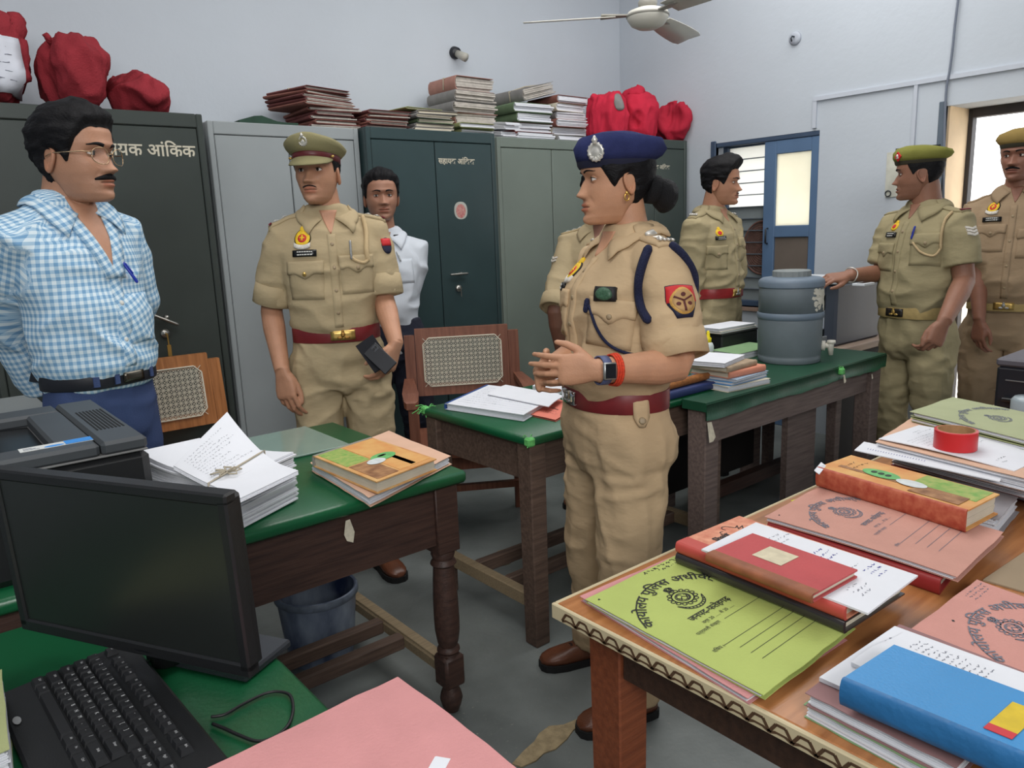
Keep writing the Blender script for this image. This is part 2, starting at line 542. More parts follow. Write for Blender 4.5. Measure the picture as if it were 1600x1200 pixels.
# ceiling fan
FANC = atd(1012, 28, 3.95)
cf = thing('ceiling_fan', 'cream three-bladed ceiling fan hanging at the top of the picture', 'fan', tuple(FANC))
CREAMP = M('fan_cream', (206, 204, 194), rough=.4, var=.05)
mb = MB()
mb.lathe([(.005, -.055), (.05, -.052), (.085, -.035), (.105, -.005), (.108, .012), (.10, .03), (.06, .045), (.03, .05), (.005, .05)], 32)
mb.build('motor', CREAMP, cf, True)
mb = MB()
mb.lathe([(.108, .004), (.1105, .006), (.1105, .014), (.108, .016)], 32, cap=False)
mb.build('motor_band', M('fan_trim', (150, 148, 140), rough=.4), cf, True)
mb = MB()
mb.lathe([(.005, .05), (.045, .05), (.05, .075), (.03, .105), (.012, .11)], 20)
mb.lathe([(.012, .1), (.012, ZC - FANC[2])], 12)
mb.lathe([(.012, ZC - FANC[2] - .09), (.06, ZC - FANC[2] - .02), (.065, ZC - FANC[2])], 20)
mb.build('down_rod', M('fan_trim'), cf, True)
a0 = math.atan2(*(atd(815, 29, 3.95) - FANC)[[1, 0]]) - .03
for k in range(3):
 a = a0 + k * 2 * PI / 3
 A = rotz(a)
 mb = MB()
 rows = []
 for t in np.linspace(0, 1, 9):
  x = .17 + .47 * t
  wd = .058 + .020 * math.sin(PI * min(1, t * 1.1) * .6)
  if t > .93:
   wd *= .86
  tw = math.radians(-12)
  zc = .012 - .006 * t
  ring = [(x, -wd, zc - wd * math.sin(tw)), (x, 0, zc + .004), (x, wd, zc + wd * math.sin(tw)), (x, wd, zc + wd * math.sin(tw) - .003), (x, 0, zc + .001), (x, -wd, zc - wd * math.sin(tw) - .003)]
  rows.append(np.array(ring) @ A.T)
 mb.loft(rows)
 bl = mb.build('blade', CREAMP, cf, True)
 mb = MB()
 mb.add(np.concatenate([np.array([(.085, -.016, z), (.085, .016, z), (.16, .026, z), (.24, .030, z + .004), (.24, -.030, z - .004), (.16, -.026, z)]) for z in (.012, .018)]) @ A.T, [(0, 1, 2, 3, 4, 5)[::-1], (6, 7, 8, 9, 10, 11)] + [(i, (i + 1) % 6, 6 + (i + 1) % 6, 6 + i) for i in range(6)])
 mb.build('blade_bracket', M('fan_trim'), bl)
# worn patch in the floor
def blot(name, label, pts, mat, z=.004):
 V = [(p[0], p[1], z) for p in pts]
 V2 = [(p[0] , p[1], .0002) for p in pts]
 n = len(pts)
 c = np.mean(np.array(V), 0)
 vs = V + V2 + [tuple(c)]
 F = [(i, (i + 1) % n, 2 * n) for i in range(n)] + [(n + i, n + (i + 1) % n, (i + 1) % n, i) for i in range(n)]
 o = mesh_obj(name, vs, F, mat)
 struct(o)
 return o
DIRT = M('bare_screed', (150, 134, 104), rough=.9, var=.25, scale=40, bump=.4, bscale=90)
px = [(800, 1195), (818, 1175), (835, 1160), (842, 1148), (858, 1136), (880, 1134), (900, 1126), (918, 1116), (930, 1118), (912, 1134), (896, 1142), (886, 1156), (868, 1172), (850, 1178), (838, 1190), (815, 1200)]
blot('floor_patch', 'worn', [at(x, y, 0) for x, y in px], DIRT)
for k, px in enumerate(([(548, 886), (556, 880), (572, 878), (578, 884), (570, 890), (552, 892)], [(600, 868), (615, 860), (630, 857), (634, 862), (622, 868), (604, 872)], [(755, 885), (778, 862), (800, 856), (812, 870), (795, 882), (770, 888)])):
 blot('floor_patch', 'worn', [at(x, y, 0) for x, y in px], DIRT)
# steel cupboards along the back wall
def cupboard(name, label, x0, x1, y, h, mat, doors=2, depth=.45, hand=None, group=None, seam=None, rx=0.0, dark=None):
 """a steel cupboard; y is its front"""
 t = thing(name, label, 'cupboard', ((x0 + x1) / 2, y + depth / 2, 0), 0, group)
 w = x1 - x0
 mb = MB()
 mb.box((0, .006, h / 2 + .04), (w, depth - .012, h - .08), bev=.006)
 mb.build('body', mat, t)
 fr = .028
 yf = -depth / 2
 mb = MB()
 for cx, cz, sx, sz in ((-w / 2 + fr / 2, h / 2, fr, h), (w / 2 - fr / 2, h / 2, fr, h), (0, h - .03, w - 2 * fr, .06), (0, .06, w - 2 * fr, .12)):
  mb.box((cx, yf, cz), (sx, .016, sz), bev=.004)
 mb.build('front_frame', mat, t)
 dw = (w - 2 * fr) / doors
 ds = []
 for i in range(doors):
  a = -w / 2 + fr + dw * i
  mb = MB()
  mb.box((a + dw / 2, yf + .001, (h - .06 + .12) / 2), (dw - .006, .012, h - .06 - .12 - .006), bev=.003)
  ds.append(mb.build('door', mat, t))
 for sx in (-1, 1):
  for dy in (-1, 1):
   mb = MB()
   mb.box((sx * (w / 2 - .04), dy * (depth / 2 - .04), .02), (.04, .04, .04))
   mb.build('foot', mat, t)
 return t, ds, yf
G1 = M('cabinet_green_black', (58, 64, 61), rough=.35, var=.12, scale=3, spec=.5)
G2 = M('cabinet_grey', (146, 152, 154), rough=.38, var=.05, scale=3, spec=.5)
G3 = M('cabinet_blue_green', (46, 64, 66), rough=.38, var=.12, scale=3, spec=.5)
G4 = M('cabinet_sage', (112, 122, 114), rough=.42, var=.06, scale=3, spec=.45)
G5 = M('cabinet_bottle_green', (62, 72, 68), rough=.42, var=.1, scale=4, spec=.45)
CREAML = M('lettering_cream', (196, 190, 172), rough=.7)
CAB = {}
c1, d1, yf1 = cupboard('steel_cupboard', 'black-green steel cupboard with white lettering, behind the man in checks', .31, 1.235, 3.66, 1.95, G1)
c0, d0, yf0 = cupboard('steel_cupboard', 'black-green steel cupboard at far left under the bundle with a white sheet', -.63, .295, 3.67, 1.95, G1)
c2, d2_, yf2 = cupboard('steel_cupboard', 'light grey steel cupboard behind the officer in the peaked cap', 1.30, 2.09, 3.80, 1.945, G2)
c3, d3, yf3 = cupboard('steel_cupboard', 'blue-green steel cupboard with an oval sticker and lettering', 2.10, 2.965, 3.74, 1.95, G3)
c4, d4, yf4 = cupboard('steel_cupboard', 'sage-grey steel cupboard under the tall paper stacks', 2.98, 3.86, 3.74, 1.935, G4)
c5, d5, yf5 = cupboard('steel_cupboard', 'bottle-green steel cupboard in the corner by the right wall', 3.885, 4.58, 3.585, 1.955, G5)
def plane_text(s, size, o, u, v, n, mat, name, parent, bold=0.0, th=.0012, world=False, arc=None, inv=None):
 V, F = text_mesh(s, size, arc, bold)
 o, u, v, n = (np.asarray(q, float) for q in (o, u, v, n))
 P = o + V[:, :1] * u + V[:, 1:] * v + n * th
 ob = mesh_obj(name, P, F, mat, parent)
 return ob
def door_sign(t, door, yf, px, y_px, size, txt):
 """painted words on a cupboard door; px, y_px: where they stand"""
 q = ony(px, y_px, t.location.y + yf - .007)
 loc = q - np.array(t.location)
 plane_text(txt, size, (loc[0], yf - .0055, loc[2]), (1, 0, 0), (0, 0, 1), (0, -1, 0), CREAML, 'lettering', door, .0012)
TXT = 'सहायक आंिकक'
TXT = 'सहायक आं\u093fकक'
door_sign(c1, d1[1], yf1, 227, 243, .072, TXT)
door_sign(c3, d3[1], yf3, 714, 256, .043, TXT)
door_sign(c5, d5[0], yf5, 1030, 264, .038, TXT)
STEELC = M("handle_steel", (168, 166, 160), rough=.3, metal=.85, var=.2, scale=50)
def handle_set(t, door, yf, px, py, keyed=True, ang=.0, gold=False):
 q = ony(px, py, t.location.y + yf) - np.array(t.location)
 x, z = q[0], q[2]
 mb = MB()
 mb.tube([(x - .05, yf - .03, z + .012 * ang), (x + .055, yf - .034, z - .045 * ang)], [.010, .012], 8, flat=.6, round_ends=True)
 mb.tube([(x + .02, yf - .006, z - .01 * ang), (x + .02, yf - .034, z - .012 * ang)], .009, 8)
 h = mb.build('handle', STEELC, door, True)
 mb = MB()
 mb.tube([(x + .01, yf - .004, z - .085), (x + .01, yf - .016, z - .085)], [.021, .019], 16)
 k = mb.build('lock', STEELC, door, True)
 if keyed:
  mb = MB()
  mb.tube([(x + .01, yf - .014, z - .085), (x + .012, yf - .032, z - .088)], .004, 6)
  mb.tube([(x + .012, yf - .030, z - .085), (x + .013, yf - .030, z - .135)], .003, 6)
  if gold:
   mb.box((x + .013, yf - .030, z - .16), (.016, .005, .05))
  mb.build('key', M('brass_key', (190, 150, 80), rough=.4, metal=.7) if gold else STEELC, door)
handle_set(c1, d1[1], yf1, 250, 492, True, 1.0, True)
handle_set(c3, d3[1], yf3, 712, 428, True, 0.0)
# oval sticker with a pink picture, indistinct
q = ony(719, 329, c3.location.y + yf3) - np.array(c3.location)
mb = MB()
def oval(rx, rz, z0=0, e=2.4, n=24, lift=.0):
 t = np.arange(n) * 2 * PI / n
 return np.stack([q[0] + rx * np.sign(np.cos(t)) * np.abs(np.cos(t)) ** (2 / e), np.full(n, yf3 - .0062 - lift), q[2] + rz * np.sign(np.sin(t)) * np.abs(np.sin(t)) ** (2 / e) + z0], 1)
mb.loft([oval(.047, .050), oval(.047, .050, lift=.001)])
st = mb.build('sticker', M('sticker_pale', (176, 178, 170), rough=.6, var=.1, scale=30), d3[1])
mb = MB()
mb.loft([oval(.034, .040, -.003, 2.0, lift=.001), oval(.034, .040, -.003, 2.0, lift=.0016)])
mb.build('sticker_picture', M('sticker_pink', (176, 96, 98), rough=.6, col2=(196, 150, 140), scale=70), st)
# tables and desks
GREEN = M('green_rexine', (16, 84, 50), rough=.32, var=.10, scale=4, bump=.06, bscale=120, spec=.5)
GREEND = M('green_rexine_dull', (26, 72, 50), rough=.42, var=.14, scale=6, bump=.1, bscale=90, spec=.45)
DWOOD = wood_mat('dark_wood', (50, 34, 30), (74, 52, 44), 6, .5)
OWOOD = wood_mat('old_wood', (74, 58, 50), (104, 84, 72), 7, .65)
RWOOD = wood_mat('worn_rail', (128, 112, 88), (150, 132, 104), 10, .7)
DT = .745
def cloth_top(w, d, z, mat, parent, th=.035, drop=.03, name='rexine_cover'):
 """the board under its tight cover: rounded slab with turned-down edges"""
 mb = MB()
 mb.box((0, 0, z - th / 2), (w, d, th), bev=.009)
 return sm_by_angle(mb.build(name, mat, parent), 50)
def stub(mb, pts):
 mb.tube(pts, .004, 6)
# left desk with turned legs
LD = dict(x0=-.28, x1=1.182, y0=1.672, y1=2.482)
ld = thing('office_desk', 'green-topped dark wooden desk with turned legs, in front of the man in checks', 'desk', ((LD['x0'] + LD['x1']) / 2, (LD['y0'] + LD['y1']) / 2, 0))
w, d = LD['x1'] - LD['x0'], LD['y1'] - LD['y0']
cloth_top(w, d, DT, GREEN, ld)
mb = MB()
mb.box((0, -d / 2 + .045, DT - .035 - .085), (w - .10, .022, .17)); mb.build('apron', DWOOD, ld)
mb = MB()
mb.box((0, d / 2 - .045, DT - .035 - .085), (w - .10, .022, .17)); mb.build('apron', DWOOD, ld)
for sx in (-1, 1):
 mb = MB()
 mb.box((sx * (w / 2 - .055), 0, DT - .035 - .085), (.022, d - .14, .17)); mb.build('apron', DWOOD, ld)
def turned_leg(x, y):
 mb = MB()
 mb.box((x, y, DT - .035 - .10), (.074, .074, .20), bev=.003)
 mb.lathe([(.030, .515), (.035, .500), (.030, .485), (.036, .476), (.038, .470), (.030, .462), (.033, .42), (.036, .36), (.037, .30), (.036, .26), (.031, .225), (.026, .212), (.033, .205), (.034, .198), (.028, .19), (.030, .18)], 20, (x, y, 0))
 mb.box((x, y, .135), (.068, .068, .10), bev=.008)
 mb.lathe([(.028, .09), (.022, .08), (.030, .06), (.034, .042), (.028, .018), (.020, .0)], 18, (x, y, 0))
 return sm_by_angle(mb.build('leg', DWOOD, ld), 40)
for sx in (-1, 1):
 for sy in (-1, 1):
  turned_leg(sx * (w / 2 - .058), sy * (d / 2 - .060))
for sx in (-1, 1):
 mb = MB()
 mb.box((sx * (w / 2 - .058), 0, .135), (.045, d - .17, .040), bev=.006)
 mb.box((sx * (w / 2 - .058), 0, .157), (.034, d - .18, .006), bev=.002)
 mb.build('stretcher', RWOOD, ld)
for sy in (-.11, .02):
 mb = MB()
 mb.box((0, sy, .135), (w - .155, .040, .045), bev=.005)
 mb.build('foot_rail', OWOOD, ld)
# torn tag of the cover on the apron
q = at(548, 825, .63);
mb = MB()
c = np.array([at(548, 812, .70)[0] - ld.location.x, -d / 2 + .026, .665])
mb.add([c + (-.005, -.004, .028), c + (.006, -.006, .03), c + (.014, -.010, -.005), c + (.010, -.006, -.034), c + (-.006, -.004, -.026), c + (-.012, -.003, -.008), c + (0, .003, 0)], [(0, 5, 6), (0, 6, 1), (1, 6, 2), (2, 6, 3), (3, 6, 4), (4, 6, 5), (0, 1, 2, 3, 4, 5)])
mb.build('torn_tag', M('torn_white', (200, 192, 172), rough=.9, var=.15, scale=60), ld)
# glass sheet at the back of the desk
gs_ = MB()
GL = M('desk_glass', (120, 144, 134), rough=.12, var=.05, spec=.6)
x0, x1 = .405, at(555, 700, DT)[0]
gs_.box(((x0 + x1) / 2, LD['y1'] - .175, DT + .004), (x1 - x0, .33, .006), bev=.0015)
tag(gs_.build('desk_glass', GL), 'greenish glass sheet lying along the back of the desk with turned legs', 'glass sheet')
# middle desk
def square_leg(t, x, y, s, h, mat, name='leg', taper=.8):
 mb = MB()
 mb.box((x, y, h / 2), (s, s, h), bev=.004, taper=(taper, taper))
 return mb.build(name, mat, t)
MDX = (1.515, 2.56)
MDY = (1.795, 2.425)
md = thing('office_desk', 'small green-topped wooden desk with open register, left of the standing woman', 'desk', (sum(MDX) / 2, sum(MDY) / 2, 0))
w, d = MDX[1] - MDX[0], MDY[1] - MDY[0]
cloth_top(w, d, DT, GREEN, md, .032)
for sy in (-1, 1):
 mb = MB(); mb.box((0, sy * (d / 2 - .045), DT - .032 - .065), (w - .12, .024, .13)); mb.build('apron', OWOOD, md)
for sx in (-1, 1):
 mb = MB(); mb.box((sx * (w / 2 - .045), 0, DT - .032 - .065), (.024, d - .12, .13)); mb.build('apron', OWOOD, md)
 for sy in (-1, 1):
  square_leg(md, sx * (w / 2 - .045), sy * (d / 2 - .045), .068, DT - .032, DWOOD if False else OWOOD, taper=.9)
 mb = MB(); mb.box((sx * (w / 2 - .045), 0, .15), (.038, d - .15, .05), bev=.004); mb.build('stretcher', RWOOD, md)
for sy in (-.09, .09):
 mb = MB(); mb.box((0, sy, .15), (w - .13, .036, .05), bev=.004); mb.build('foot_rail', OWOOD, md)
# frayed green tape at two corners
FRAY = M('fray_green', (96, 176, 96), rough=.7, var=.3, scale=120)
def fray(t, x, y, z, n=10, sp=.03, up=.0, seed=0):
 rr = random.Random(seed)
 mb = MB()
 for i in range(n):
  a = np.array([x + rr.uniform(-.012, .012), y + rr.uniform(-.012, .012), z + rr.uniform(-.01, .006)])
  b = a + np.array([rr.uniform(-sp, sp), rr.uniform(-sp, sp) * .6, rr.uniform(-.03, .008)])
  mb.tube([a, (a + b) / 2 + np.array([0, 0, .006]), b], .0018, 5)
 mb.box((x, y, z - .012), (.03, .03, .03), bev=.006)
 return mb.build('frayed_tape', FRAY, t)
fray(md, -w / 2 + .012, d / 2 - .012, DT + .002, 16, .05, seed=1)
fray(md, -w / 2 + .008, -d / 2 + .008, DT - .004, 9, .015, seed=2)
# right desk with the water cooler
RDX = (2.262, 3.66)
RDY = (1.675, 2.42)
rd = thing('office_desk', 'long green-covered desk carrying the grey water cooler', 'desk', ((RDX[0] + RDX[1]) / 2, sum(RDY) / 2 , 0))
w, d = RDX[1] - RDX[0], RDY[1] - RDY[0]
rd.location.x = (RDX[0] + RDX[1]) / 2
# it starts where the middle desk ends at the back, so its cover is cut there
mb = MB()
poly = [(2.575 - rd.location.x, RDY[1] - rd.location.y), (2.575 - rd.location.x, MDY[0] - .012 - rd.location.y), (RDX[0] - rd.location.x, MDY[0] - .012 - rd.location.y), (RDX[0] - rd.location.x, -d / 2), (w / 2, -d / 2), (w / 2, d / 2)]
poly = poly[::-1]
mb.prism(poly[::-1] if False else poly, DT - .034, DT)
top = mb.build('rexine_cover', GREEND, rd)
PWOOD = wood_mat('pinkish_old_wood', (92, 78, 74), (120, 104, 98), 6, .7)
mb = MB(); mb.box((.0, -d / 2 + .05, DT - .034 - .07), (w - .12, .026, .14)); mb.build('apron', PWOOD, rd)
mb = MB(); mb.box((.12, d / 2 - .05, DT - .034 - .07), (w - .42, .026, .14)); mb.build('apron', PWOOD, rd)
mb = MB(); mb.box((w / 2 - .05, 0, DT - .034 - .07), (.026, d - .12, .14)); mb.build('apron', PWOOD, rd)
for x, y, s in ((-w / 2 + .06, -d / 2 + .055, .085), (w / 2 - .06, -d / 2 + .055, .085), (w / 2 - .06, d / 2 - .055, .085), (-w / 2 + .62, d / 2 - .055, .07)):
 square_leg(rd, x, y, s, DT - .034, PWOOD, taper=.92)
mb = MB(); mb.box((.16, d / 2 - .09, .36), (w - .50, .014, .56)); mb.build('shade_panel', M('panel_black', (30, 26, 26), rough=.8), rd)  # black sheet added to deepen the shade under the desk
mb = MB(); mb.box((.22, -d / 2 + .16, .36), (.24, .03, .66)); mb.build('knee_panel', PWOOD, rd)
mb = MB(); mb.box((.19, .05, .14), (w - .62, .05, .06)); mb.build('foot_rail', DWOOD, rd)
# hanging edge of the cover, torn corners with white backing
mb = MB()
n = 34
rows = []
rr = random.Random(5)
for j in range(2):
 row = []
 for i in range(n):
  x = -w / 2 + w * i / (n - 1)
  z = DT - .006 if j == 0 else DT - .062 - .004 * math.sin(i * .5) - rr.uniform(0, .006)
  row.append((x, -d / 2 - .004 - .004 * math.sin(i * 1.3) * j, z))
 rows.append(row)
V = np.array(rows).reshape(-1, 3)
V = np.concatenate([V, V + (0, .004, 0)])
F = [(i, i + 1, n + i + 1, n + i)[::-1] for i in range(n - 1)] + [(2 * n + i, 2 * n + i + 1, 3 * n + i + 1, 3 * n + i) for i in range(n - 1)] + [(n + i, n + i + 1, 3 * n + i + 1, 3 * n + i) for i in range(n - 1)] + [(i, 2 * n + i, 2 * n + i + 1, i + 1) for i in range(n - 1)]
mb.add(V, F)
mb.build('hanging_edge', GREEND, rd, True)
TW = M('torn_white')
for x, z, s in ((-w / 2 + .01, DT - .10, 1.0), (.28, DT - .055, .5), (w / 2 - .16, DT - .085, .3)):
 mb = MB()
 c = np.array([x, -d / 2 - .014, z])
 mb.add([c + np.array(v) * s for v in ((-.014, .004, .03), (.012, .004, .028), (.024, -.006, -.03), (.004, -.010, -.042), (-.016, -.008, -.044), (0, .010, 0))], [(0, 1, 2, 3, 4), (0, 5, 1), (1, 5, 2), (2, 5, 3), (3, 5, 4), (4, 5, 0)])
 mb.build('torn_corner', TW, rd)
fray(rd, .26, -d / 2 - .006, DT - .01, 12, .03, seed=3)
# printer table beyond, against the right wall
PTX, PTY = (3.70, 4.58), (1.92, 2.40)
ptab = thing('printer_table', 'plain wooden table carrying the grey printer, beside the right wall', 'table', (sum(PTX) / 2, sum(PTY) / 2, 0))
w, d = PTX[1] - PTX[0], PTY[1] - PTY[0]
mb = MB(); mb.box((0, 0, DT - .018 - .01), (w, d, .036), bev=.003); mb.build('table_top', wood_mat('pale_ply', (150, 130, 116), (172, 150, 132), 6, .6), ptab)
for sx in (-1, 1):
 for sy in (-1, 1):
  square_leg(ptab, sx * (w / 2 - .05), sy * (d / 2 - .05), .06, DT - .046, PWOOD)
mb = MB(); mb.box((0, -d / 2 + .05, DT - .39), (w - .1, .02, .68)); mb.build('front_panel', M('panel_black'), ptab)
# front table with laminate top and patterned edge
BTX, BTY = (.842, 3.25), (.10, .936)
bt = thing('laminate_table', 'orange wood-grain laminate table covered in folders, with patterned edging', 'table', (sum(BTX) / 2, sum(BTY) / 2, 0))
w, d = BTX[1] - BTX[0], BTY[1] - BTY[0]
LAM = wood_mat('orange_laminate', (146, 92, 52), (184, 126, 78), 5, .28, (1.0, 11, 11), .03, .5)
mb = MB(); mb.box((0, 0, DT - .0125), (w, d, .025), bev=.002); mb.build('table_top', LAM, bt)
EDG = M('edging_cream', (196, 182, 148), rough=.5, var=.08)
EDB = M('edging_brown', (84, 62, 44), rough=.5)
def edging(axis):
 mb = MB()
 if axis == 'x':
  mb.box((-w / 2 - .004, 0, DT - .0145), (.008, d + .016, .029), bev=.002)
 else:
  mb.box((0, d / 2 + .004, DT - .0145), (w, .008, .029), bev=.002)
 e = mb.build('edge_strip', EDG, bt)
 mb = MB()
 L = d if axis == 'x' else w
 n = int(L / .034)
 for i in range(n):
  c = -L / 2 + .017 + i * .034
  def add(a0, z0, a1, z1, hw):
   dx, dz = a1 - a0, z1 - z0
   l = math.hypot(dx, dz)
   nx, nz = -dz / l * hw, dx / l * hw
   P = [(a0 + nx, z0 + nz), (a1 + nx, z1 + nz), (a1 - nx, z1 - nz), (a0 - nx, z0 - nz)]
   if axis == 'x':
    V = [(-w / 2 - .0085, a, z) for a, z in P] + [(-w / 2 - .0075, a, z) for a, z in P]
   else:
    V = [(a, d / 2 + .0085, z) for a, z in P] + [(a, d / 2 + .0075, z) for a, z in P]
   mb.add(V, [(0, 1, 2, 3), (7, 6, 5, 4)] + [(j, 4 + j, 4 + (j + 1) % 4, (j + 1) % 4) for j in range(4)])
  zc = DT - .0145
  add(c - .017, zc - .009, c - .007, zc + .006, .0024)
  add(c - .007, zc + .006, c + .007, zc + .006, .0020)
  add(c + .007, zc + .006, c + .017, zc - .009, .0024)
  add(c - .007, zc - .006, c + .007, zc - .006, .0016)
  add(c - .017, zc - .010, c - .007, zc - .006, .0020)
  add(c + .007, zc - .006, c + .017, zc - .010, .0020)
 mb.build('edge_pattern', EDB, e)
edging('x'); edging('y')
TLEG = wood_mat('teak_leg', (108, 56, 34), (134, 74, 46), 6, .5)
DARKF = wood_mat('table_frame', (52, 36, 28), (72, 50, 38), 6, .55)
for sx in (-1, 1):
 for sy in (-1, 1):
  mb = MB(); mb.box((sx * (w / 2 - .075), sy * (d / 2 - .075), (DT - .025) / 2), (.075, .075, DT - .025), bev=.003, taper=(.85, .85)); mb.build('leg', TLEG, bt)
for sy in (-1, 1):
 mb = MB(); mb.box((0, sy * (d / 2 - .055), DT - .025 - .045), (w - .23, .02, .09)); mb.build('apron', DARKF, bt)
for sx in (-1, 1):
 mb = MB(); mb.box((sx * (w / 2 - .055), 0, DT - .025 - .045), (.02, d - .23, .09)); mb.build('apron', DARKF, bt)
# computer desk at the lower left
KDX, KDY = (-.75, .402), (.30, 1.53)
kd = thing('computer_desk', 'green-topped desk with computer screen and keyboard, nearest on the left', 'desk', (sum(KDX) / 2, sum(KDY) / 2, 0))
w, d = KDX[1] - KDX[0], KDY[1] - KDY[0]
cloth_top(w, d, DT, GREEN, kd)
for sx in (-1, 1):
 for sy in (-1, 1):
  square_leg(kd, sx * (w / 2 - .06), sy * (d / 2 - .06), .07, DT - .035, DWOOD)
 mb = MB(); mb.box((sx * (w / 2 - .06), 0, DT - .035 - .06), (.022, d - .2, .12)); mb.build('apron', DWOOD, kd)
for sy in (-1, 1):
 mb = MB(); mb.box((0, sy * (d / 2 - .06), DT - .035 - .06), (w - .2, .022, .12)); mb.build('apron', DWOOD, kd)
# cane-backed wooden armchairs
def chair(label, loc, rz, mat, zt=.94, bw=.50, rec=.10, cz=(.66, .88), arms=True):
 """faces local -y"""
 t = thing('cane_chair', label, 'chair', loc, rz)
 sh = .45
 R = lambda z: max(0.0, (z - sh)) * math.tan(rec) + .215        # back leans away
 def stile(x, z0, z1, s=.05, th=.032):
  mb = MB()
  rows = []
  for z in np.linspace(z0, z1, 5):
   y = R(z)
   rows.append(np.array([(x - s / 2, y - th / 2, z), (x + s / 2, y - th / 2, z), (x + s / 2, y + th / 2, z), (x - s / 2, y + th / 2, z)]))
  mb.loft(rows)
  return mb
 for sx in (-1, 1):
  mb = stile(sx * (bw / 2 - .025), 0.0, zt - .03)
  mb.build('rear_leg', mat, t)
 x1 = bw / 2 - .052
 z0, z1 = cz[0] - .055, zt
 def bar(xa, xb, za, zb, th=.030):
  mb = MB()
  rows = []
  for z in (za, zb):
   y = R(z) - .004
   rows.append(np.array([(xa, y - th / 2, z), (xb, y - th / 2, z), (xb, y + th / 2, z), (xa, y + th / 2, z)]))
  mb.loft(rows)
  return mb
 cx = x1 - .045
 bar(-x1, x1, cz[1] + .0, z1).build('back_rail', mat, t)
 bar(-x1, x1, z0, cz[0]).build('back_rail', mat, t)
 bar(-x1, -cx, cz[0], cz[1]).build('back_stile', mat, t)
 bar(cx, x1, cz[0], cz[1]).build('back_stile', mat, t)
 mb = MB()
 wx0, wx1, wz0, wz1 = -cx - .008, cx + .008, cz[0] - .010, cz[1] + .010
 ch = .03
 def strand(p, q, hw, lift):
  (xa, za), (xb, zb) = p, q
  dx, dz = xb - xa, zb - za
  l = math.hypot(dx, dz)
  if l < .004:
   return
  nx, nz = -dz / l * hw, dx / l * hw
  V = []
  for a, b in ((xa + nx, za + nz), (xb + nx, zb + nz), (xb - nx, zb - nz), (xa - nx, za - nz)):
   V.append((a, R(b) - .021 - lift, b))
  V += [(v[0], v[1] + .0014, v[2]) for v in V]
  mb.add(V, [(0, 1, 2, 3), (7, 6, 5, 4), (0, 3, 7, 4), (1, 5, 6, 2)])
 def clip(x):
  e = max(0, ch - (x - wx0), ch - (wx1 - x))
  return wz0 + e, wz1 - e
 W_, H_ = wx1 - wx0, wz1 - wz0
 nx, nz = round(W_ / .021), round(H_ / .021)
 X = lambda i: wx0 + W_ * i / nx
 Zc = lambda j: wz0 + H_ * j / nz
 for i in range(nx + 1):
  a, b = clip(X(i))
  for o in (-.0016, .0016):
   strand((X(i) + o, a), (X(i) + o, b), .0009, 0)
 for j in range(nz + 1):
  e = max(0, ch - (Zc(j) - wz0), ch - (wz1 - Zc(j)))
  for o in (-.0016, .0016):
   strand((wx0 + e, Zc(j) + o), (wx1 - e, Zc(j) + o), .0009, .0012)
 for k in range(-nz, nx + 1):
  i0, i1 = max(0, k), min(nx, k + nz)
  if i1 - i0 < 2:
   continue
  strand((X(i0), Zc(i0 - k)), (X(i1), Zc(i1 - k)), .0011, .0024)
  strand((X(i0), Zc(nz - i0 + k)), (X(i1), Zc(nz - i1 + k)), .0011, .0036)
 mb.build('cane_panel', M('cane', (206, 200, 182), rough=.6, var=.06), t)
 mb = MB()
 e = ch
 loop = [(wx0 + e, wz0), (wx1 - e, wz0), (wx1, wz0 + e), (wx1, wz1 - e), (wx1 - e, wz1), (wx0 + e, wz1), (wx0, wz1 - e), (wx0, wz0 + e), (wx0 + e, wz0)]
 mb.tube([(x, R(z) - .024, z) for x, z in loop], .0035, 6)
 mb.build('cane_border', M('cane'), t, True)
 mb = MB(); mb.box((0, -.005, sh - .02), (bw - .02, .46, .035), bev=.006); mb.build('seat', mat, t)
 for sx in (-1, 1):
  fh = .67 if arms else sh
  mb = MB(); mb.box((sx * (bw / 2 - .02), -.20, fh / 2), (.045, .045, fh), bev=.003); mb.build('front_leg', mat, t)
  mb = MB()
  rows = []
  for y, z, hw in ((R(.66) - .01, .685, .022), (.0, .69, .030), (-.15, .69, .036), (-.25, .675, .030), (-.262, .668, .02)):
   x = sx * (bw / 2 - .012)
   rows.append(np.array([(x - hw, y, z - .014), (x + hw, y, z - .014), (x + hw, y, z + .014), (x - hw, y, z + .014)]))
  mb.loft(rows)
  if arms:
   mb.build('armrest', mat, t)
  mb = MB(); mb.box((sx * (bw / 2 - .02), .0, .20), (.022, .40, .04)); mb.build('stretcher', mat, t)
 mb = MB(); mb.box((0, -.20, .385), (bw - .08, .022, .06)); mb.build('seat_rail', mat, t)
 mb = MB(); mb.box((0, .0, .20), (bw - .06, .03, .03)); mb.build('stretcher', mat, t)
 return t
q = atd(238, hor(238), 3.02)
chair('light-brown cane-backed wooden chair behind the man in the checked shirt', (q[0], q[1], 0), math.radians(-2), wood_mat('teak_chair', (140, 88, 48), (176, 116, 68), 6, .4, (14, 1, 1)), zt=.900, bw=.56, rec=.16, cz=(.640, .840), arms=False)
q = atd(719, hor(719), 3.42)
chair('red-brown cane-backed wooden armchair drawn up behind the small green desk', (q[0], q[1], 0), math.radians(-31), wood_mat('red_chair', (108, 64, 48), (132, 84, 64), 6, .5, (14, 1, 1)), zt=.935, bw=.56, rec=.10, cz=(.665, .880))
# low grey filing cabinet behind the man's elbow
q = at(20, 640, .80)
fc, fd, fy = cupboard('filing_cabinet', 'low pale grey steel cabinet at the left edge behind the black printer', .02, .40, 3.05, .84, G2, doors=1, depth=.4)
